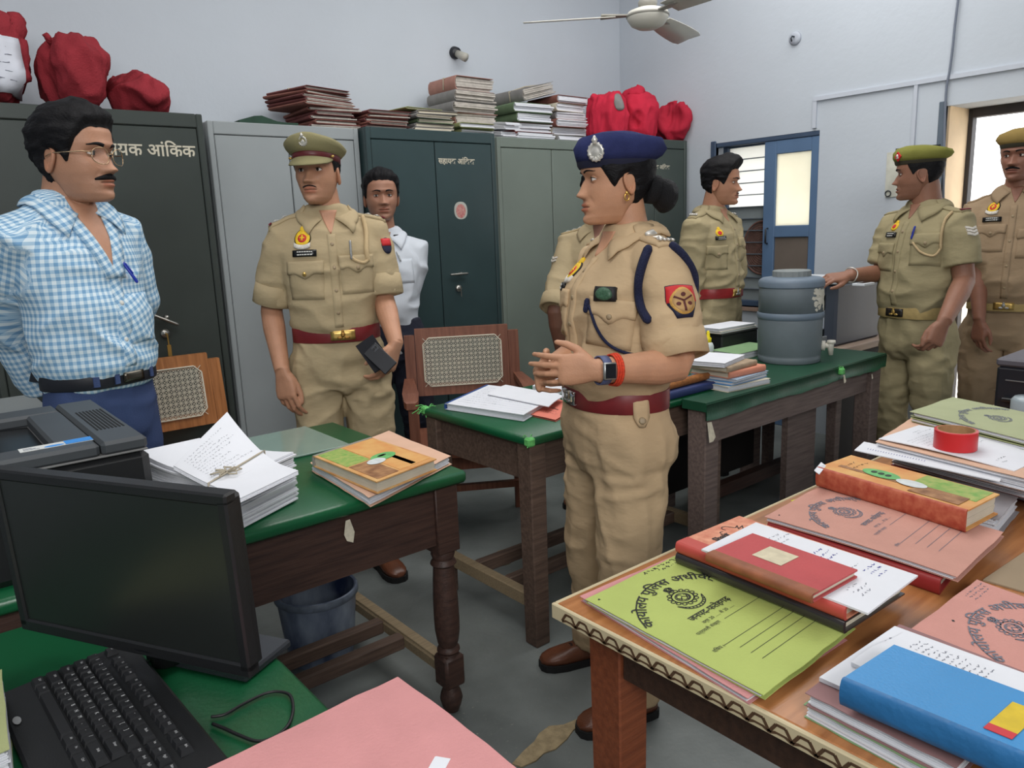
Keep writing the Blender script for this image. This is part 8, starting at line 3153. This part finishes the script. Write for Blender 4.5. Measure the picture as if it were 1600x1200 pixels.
def white_shirt_man():
 wh = M('white_cotton', (198, 204, 212), rough=.85, var=.03, bump=.2, bscale=420, spec=.15)
 p = Person('person', 'man with short dark hair in loose white shirt, standing behind capped officer', 599, 3.88, -4, 1.456, .95, scale=1.06, head=.97, rise=-.03)
 skin = skin_mat('skin_clerk', (158, 114, 92))
 p.build_head(skin, HAIRB, 'short', htheta=-6, pitch=2, stubble=.55, lipcol=(.80, .58, .56), hairk=dict(top=.018, side=.006, front=.006, rough=.004, seed=6), gaze=(-.1, -.02, .28), wide=1.05, frown=.5, nose=1.15)
 L = p.px
 S = {'R': dict(el=L(562, 452, 3.93), wr=L(580, 540, 4.07), end=1.92, nohand=True, dist=p.dir(1, 0, 0), dors=p.dir(0, 0, 1)),
   'L': dict(el=L(636, 452, 3.95), wr=L(622, 540, 4.09), end=1.92, nohand=True, dist=p.dir(-1, 0, 0), dors=p.dir(0, 0, 1))}
 sh = p.torso(wk=.88, belly=.012, sleeves=S, hem=.875, blouse=.9)
 sh.wrinkle(.010, (8, 8, 11), 22)
 p.legs(M('navy_trousers', (30, 33, 48), rough=.85, bump=.2, bscale=300), wk=1.0, feet=((-.11, 0, 0), (.12, -.02, 0)), amp=.008, seed=41, shoe='plain', shoemat=(M('white_canvas', (190, 188, 182), rough=.8), M('grey_rubber', (120, 118, 114), rough=.8)))
 zz = lambda q: float(p.zm(q))
 p.vneck(zz(1.385), .030)
 p.finish(wh)
 p.collar(wh, zz(1.385))
 p.placket(zz(.90), zz(1.385), wh, buttons=[zz(q) for q in (1.35, 1.26, 1.17, 1.08, .98)], bmat=M('plate_white'))
 p.pocket(p.pick(628, 405), wh, w=.10, h=.11, flap=False)
 pen(p, p.pick(622, 402), STEEL, .045, -.25)
 mb = p.fit('shirt_tab', M('plate_black'), lambda mb: decal(p.shirt, *p.pick(619, 368), rect_grid(.028, .007, 3, 4), .003, .0015, mb))
 return p
def check_material():
 m = bpy.data.materials.new('blue_check_cotton')
 m.use_nodes = True
 nt = m.node_tree
 b = nt.nodes['Principled BSDF']
 b.inputs['Roughness'].default_value = .85
 b.inputs['Specular IOR Level'].default_value = .15
 a = nt.nodes.new('ShaderNodeAttribute')
 a.attribute_name = 'cloth_uv'
 sp = nt.nodes.new('ShaderNodeSeparateXYZ')
 nt.links.new(a.outputs['Vector'], sp.inputs[0])
 fac = []
 for i in (0, 1):
  mu = nt.nodes.new('ShaderNodeMath'); mu.operation = 'MULTIPLY'; mu.inputs[1].default_value = 1 / .0178
  fr = nt.nodes.new('ShaderNodeMath'); fr.operation = 'FRACT'
  gt = nt.nodes.new('ShaderNodeMath'); gt.operation = 'GREATER_THAN'; gt.inputs[1].default_value = .5
  nt.links.new(sp.outputs[i], mu.inputs[0]); nt.links.new(mu.outputs[0], fr.inputs[0]); nt.links.new(fr.outputs[0], gt.inputs[0])
  fac.append(gt)
 ad = nt.nodes.new('ShaderNodeMath'); ad.operation = 'ADD'
 nt.links.new(fac[0].outputs[0], ad.inputs[0]); nt.links.new(fac[1].outputs[0], ad.inputs[1])
 mu = nt.nodes.new('ShaderNodeMath'); mu.operation = 'MULTIPLY'; mu.inputs[1].default_value = .5
 nt.links.new(ad.outputs[0], mu.inputs[0])
 r = nt.nodes.new('ShaderNodeValToRGB')
 r.color_ramp.interpolation = 'CONSTANT'
 e = r.color_ramp.elements
 e[0].position, e[0].color = 0, lin((214, 228, 236))
 e[1].position, e[1].color = .25, lin((166, 196, 218))
 e2 = e.new(.75); e2.color = lin((118, 160, 196))
 nt.links.new(mu.outputs[0], r.inputs[0])
 nt.links.new(r.outputs[0], b.inputs['Base Color'])
 return m
def cloth_uv(p, so):
 V = p.shirt.V
 uv = np.zeros((len(V), 3))
 uv[:, 0] = np.arctan2(V[:, 0], -(V[:, 1] - .01)) * .150
 uv[:, 1] = V[:, 2]
 up = sstep(.35, .8, p.shirt.N[:, 2])
 uv[:, 0] = uv[:, 0] * (1 - up) + V[:, 0] * up
 uv[:, 1] += up * (V[:, 1] + .06)
 for sd, a in p.sleeves.items():
  sh, el, wr = a['sh'], a['el'], a['wr']
  sg = 1 if sd == 'L' else -1
  for s0, s1, off, isup in ((sh, el, 0, 1), (el, wr, np.linalg.norm(el - sh), 0)):
   d = s1 - s0
   Ln = np.linalg.norm(d)
   d = d / Ln
   t = (V - s0) @ d
   q = V - s0 - np.clip(t, 0, Ln)[:, None] * d
   dist = np.linalg.norm(q, axis=1)
   ref = np.array([0, -1.0, 0]) - d * (-d[1])
   ref /= np.linalg.norm(ref)
   w = np.cross(d, ref)
   ang = np.arctan2(q @ w, q @ ref)
   m = (dist < .112) & (sg * V[:, 0] > (.165 if isup else .0)) & (t > -.02)
   if not isup:
    m = (dist < .085) & (t > 0)
   uv[m, 0] = ang[m] * .07
   uv[m, 1] = off + t[m]
 A = so.data.attributes.new('cloth_uv', 'FLOAT_VECTOR', 'POINT')
 A.data.foreach_set('vector', uv.astype(np.float32).ravel())
def uv_like(p, o):
 """collar, placket and pocket take the trunk's cloth coordinates, turned a little"""
 n = len(o.data.vertices)
 V = np.empty(3 * n)
 o.data.vertices.foreach_get('co', V)
 V = V.reshape(-1, 3)
 uv = np.zeros_like(V)
 uv[:, 0] = V[:, 0] * .93 + V[:, 2] * .35
 uv[:, 1] = V[:, 2] * .93 - V[:, 0] * .35
 A = o.data.attributes.new('cloth_uv', 'FLOAT_VECTOR', 'POINT')
 A.data.foreach_set('vector', uv.astype(np.float32).ravel())
def check_shirt_man():
 ck = check_material()
 p = Person('person', 'man with glasses and moustache in blue checked shirt, hands behind his back', 124, 2.34, -36, 1.524, .997, head=1.02, hy=-.02, lean=.01, rise=.032)
 skin = skin_mat('skin_check', (176, 130, 104))
 p.build_head(skin, HAIRB, 'low', htheta=-52, pitch=-1, stubble=.35, hairk=dict(top=.017, side=.009, front=.008, rough=.005, seed=9, sweep=.3), gaze=(.15, -.03, .34), moustache=(.034, 1.3, M('hair_black')), brow=1.25, wide=.98, jaw=1.03, nose=.95)
 L = p.px
 S = {'R': dict(el=L(18, 520, 2.44), wr=L(72, 606, 2.58), end=1.95, r=(.074, .070, .064, .056), nohand=True, dist=p.dir(1, 0, 0), dors=p.dir(0, 0, 1)),
   'L': dict(el=L(214, 470, 2.60), wr=L(165, 590, 2.66), end=1.95, r=(.068, .064, .058, .052), nohand=True, dist=p.dir(-1, 0, 0), dors=p.dir(0, 0, 1))}
 sh = p.torso(wk=.86, waist=.92, depth=.9, belly=.020, sleeves=S, blouse=1.3, voxel=.0065)
 zz = lambda q: float(p.zm(q))
 sh.wrinkle(.009, (8, 8, 14), 32, .5 + .7 * gs(sh.V[:, 2] - zz(1.12), .10))
 p.legs(M('blue_trousers', (56, 72, 112), rough=.85, bump=.2, bscale=300), wk=.84, hips=.98, depth=.9, feet=((-.10, 0, 0), (.10, .02, 0)), amp=.006, seed=51, shoe='plain', shoemat=(M('black_leather', (22, 20, 20), rough=.3), M('black_rubber', (24, 23, 24), rough=.7)))
 zb = zz(1.03)
 p.belt_ring(zb - .020, zb + .020, M('black_belt', (26, 28, 36), rough=.5))
 p.vneck(zz(1.275), .040, x0=.01)
 o = p.finish(ck)
 cloth_uv(p, p.shirt_o)
 p.collar(ck, zz(1.36), leaf=.046, tip=.072, spread=.075)
 p.placket(zz(1.06), zz(1.285), ck, x1=.012, buttons=[zz(q) for q in (1.22, 1.13)], bmat=M('plate_white'), w=.034)
 for sg in (-1, 1):
  n = 12
  g = np.array([[(sg * (.010 + (.046) * t + .017 * (i - 1)) + .012 * (1 - t), zz(1.275) + (zz(1.43) - zz(1.275)) * t) for i in range(3)] for t in np.linspace(0, 1, n)])
  p.fit('shirt_front', ck, lambda mb: decal(p.shirt, *p.fr(0, 0), g, .004, .003, mb, .5))
 p.pocket(p.pick(212, 458), ck, w=.12, h=.13, flap=False)
 for c in list(p.shirt_o.children):
  if c.name.split('.')[0] in ('collar', 'placket', 'pocket', 'shirt_front'):
   uv_like(p, c)
 pen(p, p.pick(199, 428), M('blue_plastic', (30, 52, 160), rough=.3), .058, -.2)
 for x in (-.085, -.035, .075):
  mb = MB()
  decal(p.belt, (x, 0, zb), (1, 0, 0), (0, 0, 1), (0, 1, 0), rect_grid(.012, .052, 5, 3), .002, .003, mb, .8)
  mb.build('belt_loop', p.trouser_mat, p.belt_o)
 buckle(p, .012, .060, .044, M('buckle_dark', (92, 88, 80), rough=.25, metal=.9), emblem=None)
 h = p.h
 gm = M('spectacle_gold', (186, 160, 128), rough=.25, metal=.8)
 par = thing_part('spectacles', p)
 for sx in (-1, 1):
  a = np.linspace(0, 2 * PI, 25)
  pts = [(sx * (.033 + .0255 * math.copysign(abs(math.cos(t)) ** .85, math.cos(t))), -.1015 + .010 * abs(math.cos(t)) * (1 if math.cos(t) > 0 else .1), .111 + .0200 * math.copysign(abs(math.sin(t)) ** .9, math.sin(t)) - .002) for t in a]
  mb = MB(p.Mh)
  mb.tube(pts, .0011, 6)
  mb.tube([(sx * .0582, -.092, .116), (sx * .074, -.080, .118), (sx * .079, .0, .116), (sx * .079, .018, .108)], .0013, 6)
  mb.build('spectacle_rim', gm, par, True)
  mb = MB(p.Mh)
  q = np.array(pts[:-1])
  mb.loft([q, q + np.array([0, .0012, 0])])
  lens = bpy.data.materials.get('lens_glass')
  if lens is None:
   lens = bpy.data.materials.new('lens_glass')
   lens.use_nodes = True
   nt = lens.node_tree
   nt.nodes.remove(nt.nodes['Principled BSDF'])
   t1, g1, mx = nt.nodes.new('ShaderNodeBsdfTransparent'), nt.nodes.new('ShaderNodeBsdfGlossy'), nt.nodes.new('ShaderNodeMixShader')
   g1.inputs['Roughness'].default_value = .02
   mx.inputs[0].default_value = .012
   nt.links.new(t1.outputs[0], mx.inputs[1]); nt.links.new(g1.outputs[0], mx.inputs[2])
   nt.links.new(mx.outputs[0], nt.nodes['Material Output'].inputs[0])
  mb.build('lens', lens, par)
 mb = MB(p.Mh)
 mb.tube([(-.0085, -.102, .114), (0, -.108, .1165), (.0085, -.102, .114)], .0012, 6)
 mb.build('spectacle_bridge', gm, par, True)
 return p
def window_officer():
 kh = khaki('khaki_window', (150, 138, 108))
 p = Person('person', 'bareheaded young police officer in khaki by the louvred window, facing right', 1120, 4.22, -58, 1.478, 1.006, head=.98, lean=.01)
 skin = skin_mat('skin_window', (172, 124, 98))
 p.build_head(skin, HAIRB, 'short', htheta=-78, pitch=-2, stubble=.25, hairk=dict(top=.026, side=.008, front=.022, rough=.005, seed=13, sweep=.6), gaze=(.1, 0, .36), moustache=(.02, .3, M('moustache_thin', (40, 30, 28), rough=.7)), wide=.96)
 L = p.px
 S = {'R': dict(el=L(1078, 452, 4.2), wr=L(1092, 520, 4.27), end=1.5, r=(.076, .07, .062, .056), dist=p.dir(.3, -1, -.1), dors=p.dir(-.6, 0, -.8), hk=.95),
   'L': dict(el=L(1148, 440, 4.50), wr=L(1146, 515, 4.55), end=.9, dist=p.dir(.3, -1, -.1), dors=p.dir(.6, 0, .8), hk=.95)}
 sh = p.torso(wk=.94, sleeves=S, blouse=1.3)
 sh.wrinkle(.010, (9, 9, 14), 42, .6 + .6 * gs(sh.V[:, 2] - p.zm(1.12), .12))
 p.arms(.0042)
 p.legs(kh, wk=.95, amp=.008, seed=61, shoe='plain', shoemat=(M('brown_leather', (98, 58, 40), rough=.32, var=.2, scale=22, bump=.1, bscale=150), M('black_rubber', (24, 23, 24), rough=.7)))
 zz = lambda q: float(p.zm(q))
 zb = zz(1.03)
 p.belt_ring(zb - .026, zb + .026, M('red_belt', (140, 36, 38), rough=.4, var=.14, scale=30))
 p.vneck(zz(1.40), .028)
 p.finish(kh)
 p.collar(kh, zz(1.40))
 p.placket(zz(1.06), zz(1.40), kh, buttons=[zz(q) for q in (1.36, 1.28, 1.20, 1.12)], bmat=BTN)
 p.pocket(p.pick(1122, 385), kh, w=.115, h=.12, bmat=BTN)
 p.pocket(p.fr(.08, zz(1.31)), kh, w=.11, h=.12, bmat=BTN)
 small_badge(p, p.pick(1124, 364), .022)
 name_plate(p, p.pick(1126, 372), .062, .019)
 for sd in 'LR':
  e, spot = p.epaulette(sd, kh, w=.052)
  q, U, V, n = spot(.86)
  b = MB()
  for i in range(4):
   b.tube([q + n * .004 + V * (-.018 + .012 * i) - U * .008, q + n * .004 + V * (-.018 + .012 * i) + U * .008], .005, 6)
  b.build('shoulder_title', M('white_metal'), e, True)
 buckle(p, 0, .08, .056, BRASS, emblem=STEEL)
 return p
def printer_officer():
 kh = khaki('khaki_olive', (142, 132, 102))
 p = Person('person', 'police officer in olive beret with his right hand on the charcoal printer, facing left', 1443, 3.65, 42, 1.458, .930, scale=1.06, head=.98, neck=1.08)
 skin = skin_mat('skin_printer', (142, 100, 80))
 p.build_head(skin, HAIRB, 'cropped', htheta=94, pitch=-2, stubble=.35, hairk=dict(top=.004, side=.0025, rough=.001), gaze=(0, 0, .4), crown=.85)
 L = p.px
 S = {'R': dict(el=L(1376, 428, 3.86), wr=L(1326, 430, 3.70), end=.80, r=(.080, .078, .07, .06), dist=p.dir(-1, -.10, -.15), dors=p.dir(.1, 1, -.35), hand=dict(curl=(.35, .55, .3), spread=.08, thumb=(.55, .3)), hk=1.0),
   'L': dict(el=L(1507, 440, 3.50), wr=L(1475, 503, 3.36), end=.72, r=(.082, .080, .07, .06), dist=p.dir(-.42, -.9, -.1), dors=p.dir(.25, .25, -1), hand=dict(curl=(.75, .8, .5), spread=.03, thumb=(.35, .4)), hk=1.02, k=1.08)}
 sh = p.torso(wk=.96, waist=.94, belly=.02, sleeves=S, blouse=1.1)
 sh.wrinkle(.009, (8, 8, 13), 52, .6 + .5 * gs(sh.V[:, 2] - p.zm(1.12), .12))
 p.arms(.0036)
 p.legs(kh, wk=.97, hips=1.0, feet=((-.10, -.02, 0), (.10, .05, 0)), amp=.010, seed=71, shoe='plain', shoemat=(M('brown_leather', (98, 58, 40), rough=.32, var=.2, scale=22, bump=.1, bscale=150), M('black_rubber', (24, 23, 24), rough=.7)), depth=1.05)
 zz = lambda q: float(p.zm(q))
 zb = zz(1.03)
 BB = M('canvas_belt', (168, 146, 96), rough=.75, var=.1, scale=50)
 p.belt_ring(zb - .026, zb + .026, BB)
 p.vneck(zz(1.41), .026)
 p.finish(kh)
 p.collar(kh, zz(1.41))
 p.placket(zz(1.06), zz(1.40), kh, buttons=[zz(q) for q in (1.36, 1.28, 1.20, 1.12)], bmat=BTN)
 p.pocket(p.pick(1448, 366), kh, w=.125, h=.13, bmat=BTN)
 p.pocket(p.fr(-.085, zz(1.31)), kh, w=.11, h=.12, bmat=BTN)
 small_badge(p, p.pick(1399, 354), .020)
 name_plate(p, p.pick(1393, 367), .060, .022)
 pen(p, p.pick(1429, 364), M('blue_plastic', (30, 52, 160), rough=.3), .05, .1)
 for sd in 'LR':
  p.epaulette(sd, kh, w=.052, endmat=RIBBON if sd == 'L' else None)
 add_stripes(p, p.pick(1519, 359), 3, M('badge_white'), w=.058, th=.010, gap=.014)
 CREAM = M('cream_cord', (196, 172, 132), rough=.85, bump=.5, bscale=400)
 pts = [p.pick(*q) for q in ((1488, 334), (1479, 345), (1473, 364), (1470, 388))]
 cord(p, [a[0] - a[3] * .008 for a in pts], .006, CREAM, 'lanyard', p.shirt_o)
 pts = [p.pick(*q) for q in ((1470, 388), (1458, 399), (1440, 394), (1428, 380))]
 cord(p, [a[0] - a[3] * .008 for a in pts], .005, CREAM, 'lanyard_cord', p.shirt_o)
 buckle(p, 0, .085, .058, M('black_buckle', (30, 26, 24), rough=.35), emblem=BRASS)
 for q in (1447, 1476):
  pass
 wr, el = S['R']['wr'], S['R']['el']
 d = (wr - el) / np.linalg.norm(wr - el)
 u = np.cross(d, [0, 0, 1.0]); u /= np.linalg.norm(u)
 v = np.cross(d, u)
 c = wr - d * .015
 mb = MB()
 mb.tube([c + .034 * (math.cos(t) * u + math.sin(t) * v) + d * .004 * math.sin(3 * t) for t in np.linspace(0, 2 * PI, 22)], .003, 6)
 mb.build('bracelet', M('white_metal'), p.o, True)
 p.k['beret_side'] = -1
 beret(p, M('olive_felt', (128, 128, 66), rough=.95, var=.08, bump=.3, bscale=500, spec=.1), M('olive_band', (52, 48, 34), rough=.8), (.036, diamond_badge), tilt=.03, lean=.2, z0=.158, puff=.95, badge_at=.62, back=-.012)
 return p
def doorway_officer():
 kh = khaki('khaki_brown', (142, 122, 98))
 p = Person('person', 'stout moustached police officer in khaki beret standing in the bright doorway', 1590, 3.85, 8, 1.530, .922, scale=1.03, head=1.0, neck=1.1)
 skin = skin_mat('skin_doorway', (140, 96, 78))
 p.build_head(skin, HAIRB, 'cropped', htheta=20, pitch=0, stubble=.3, hairk=dict(top=.004, side=.003, rough=.001), gaze=(-.2, 0, .36), moustache=(.030, 1.0, M('hair_black')), wide=1.04, crown=.85)
 L = p.px
 S = {'R': dict(el=L(1528, 430, 3.9), wr=L(1530, 500, 3.85), end=.9, r=(.084, .08, .07, .06), dist=p.dir(0, -1, 0), dors=p.dir(-1, 0, -.3), hk=1.0),
   'L': dict(el=L(1668, 430, 3.9), wr=L(1672, 510, 3.8), end=.9, r=(.084, .08, .07, .06), dist=p.dir(0, -1, 0), dors=p.dir(1, 0, -.3), hk=1.0)}
 sh = p.torso(wk=1.0, waist=.98, belly=.055, sleeves=S, blouse=1.0)
 sh.wrinkle(.008, (8, 8, 13), 62)
 p.arms(.0045)
 p.legs(kh, wk=1.08, amp=.008, seed=81, shoe='plain', shoemat=(M('brown_leather', (98, 58, 40), rough=.32, var=.2, scale=22, bump=.1, bscale=150), M('black_rubber', (24, 23, 24), rough=.7)))
 zz = lambda q: float(p.zm(q))
 zb = zz(1.03)
 p.belt_ring(zb - .026, zb + .026, M('canvas_belt', (168, 146, 96)))
 p.vneck(zz(1.41), .028)
 p.finish(kh)
 p.collar(kh, zz(1.41))
 p.placket(zz(1.06), zz(1.40), kh, buttons=[zz(q) for q in (1.36, 1.27, 1.18, 1.10)], bmat=BTN)
 p.pocket(p.pick(1550, 352), kh, w=.12, h=.13, bmat=BTN)
 p.pocket(p.fr(.09, zz(1.31)), kh, w=.12, h=.13, bmat=BTN)
 state_badge(p, p.pick(1553, 324), .030)
 name_plate(p, p.pick(1550, 343), .080, .022)
 for sd in 'LR':
  p.epaulette(sd, kh, w=.052)
 buckle(p, 0, .085, .056, BRASS, emblem=STEEL)
 beret(p, M('khaki_felt', (148, 126, 76), rough=.95, var=.08, bump=.3, bscale=500, spec=.1), M('olive_band', (52, 48, 34), rough=.8), None, tilt=.02, lean=.6, z0=.155, puff=1.0)
 return p
def half_hidden_officer():
 kh = khaki('khaki_drab', (160, 144, 114))
 p = Person('person', 'police officer in khaki almost hidden behind the woman in the navy beret', 942, 3.66, 22, 1.420, .94, scale=1.04, head=.95)
 skin = skin_mat('skin_hidden', (120, 82, 66))
 p.build_head(skin, HAIRB, 'short', htheta=30, stubble=.3, hairk=dict(top=.014, side=.006, rough=.003))
 L = p.px
 S = {'R': dict(el=L(868, 487, 3.64), wr=L(880, 560, 3.74), end=.96, r=(.076, .070, .066, .06), dist=p.dir(.2, -1, -.1), dors=p.dir(-.6, 0, -.8), hk=.95),
   'L': dict(el=L(1010, 487, 3.65), wr=L(1005, 560, 3.74), end=.9, dist=p.dir(-.2, -1, -.1), dors=p.dir(.6, 0, -.8), hk=.95)}
 sh = p.torso(wk=.96, sleeves=S, blouse=1.1)
 sh.wrinkle(.008, (9, 9, 14), 72)
 p.arms(.0045)
 p.legs(kh, wk=.97, amp=.008, seed=91, shoe='plain', shoemat=(M('brown_leather', (98, 58, 40), rough=.32, var=.2, scale=22, bump=.1, bscale=150), M('black_rubber', (24, 23, 24), rough=.7)))
 zz = lambda q: float(p.zm(q))
 zb = zz(1.03)
 p.belt_ring(zb - .026, zb + .026, MAROON)
 p.vneck(zz(1.40), .028)
 p.finish(kh)
 p.collar(kh, zz(1.40))
 p.placket(zz(1.06), zz(1.40), kh, buttons=[zz(q) for q in (1.36, 1.28, 1.20, 1.12)], bmat=BTN)
 cuff(p, 'R', kh, w=.06)
 for sd in 'LR':
  p.epaulette(sd, kh, w=.05, stars=3, starmat=M('white_metal'))
 add_stripes(p, p.pick(866, 404), 2, M('badge_white'), w=.05, th=.008, gap=.014)
 return p
# people take their places
PEOPLE = [f() for f in (woman, aged_officer, white_shirt_man, check_shirt_man, window_officer, printer_officer, doorway_officer, half_hidden_officer)]
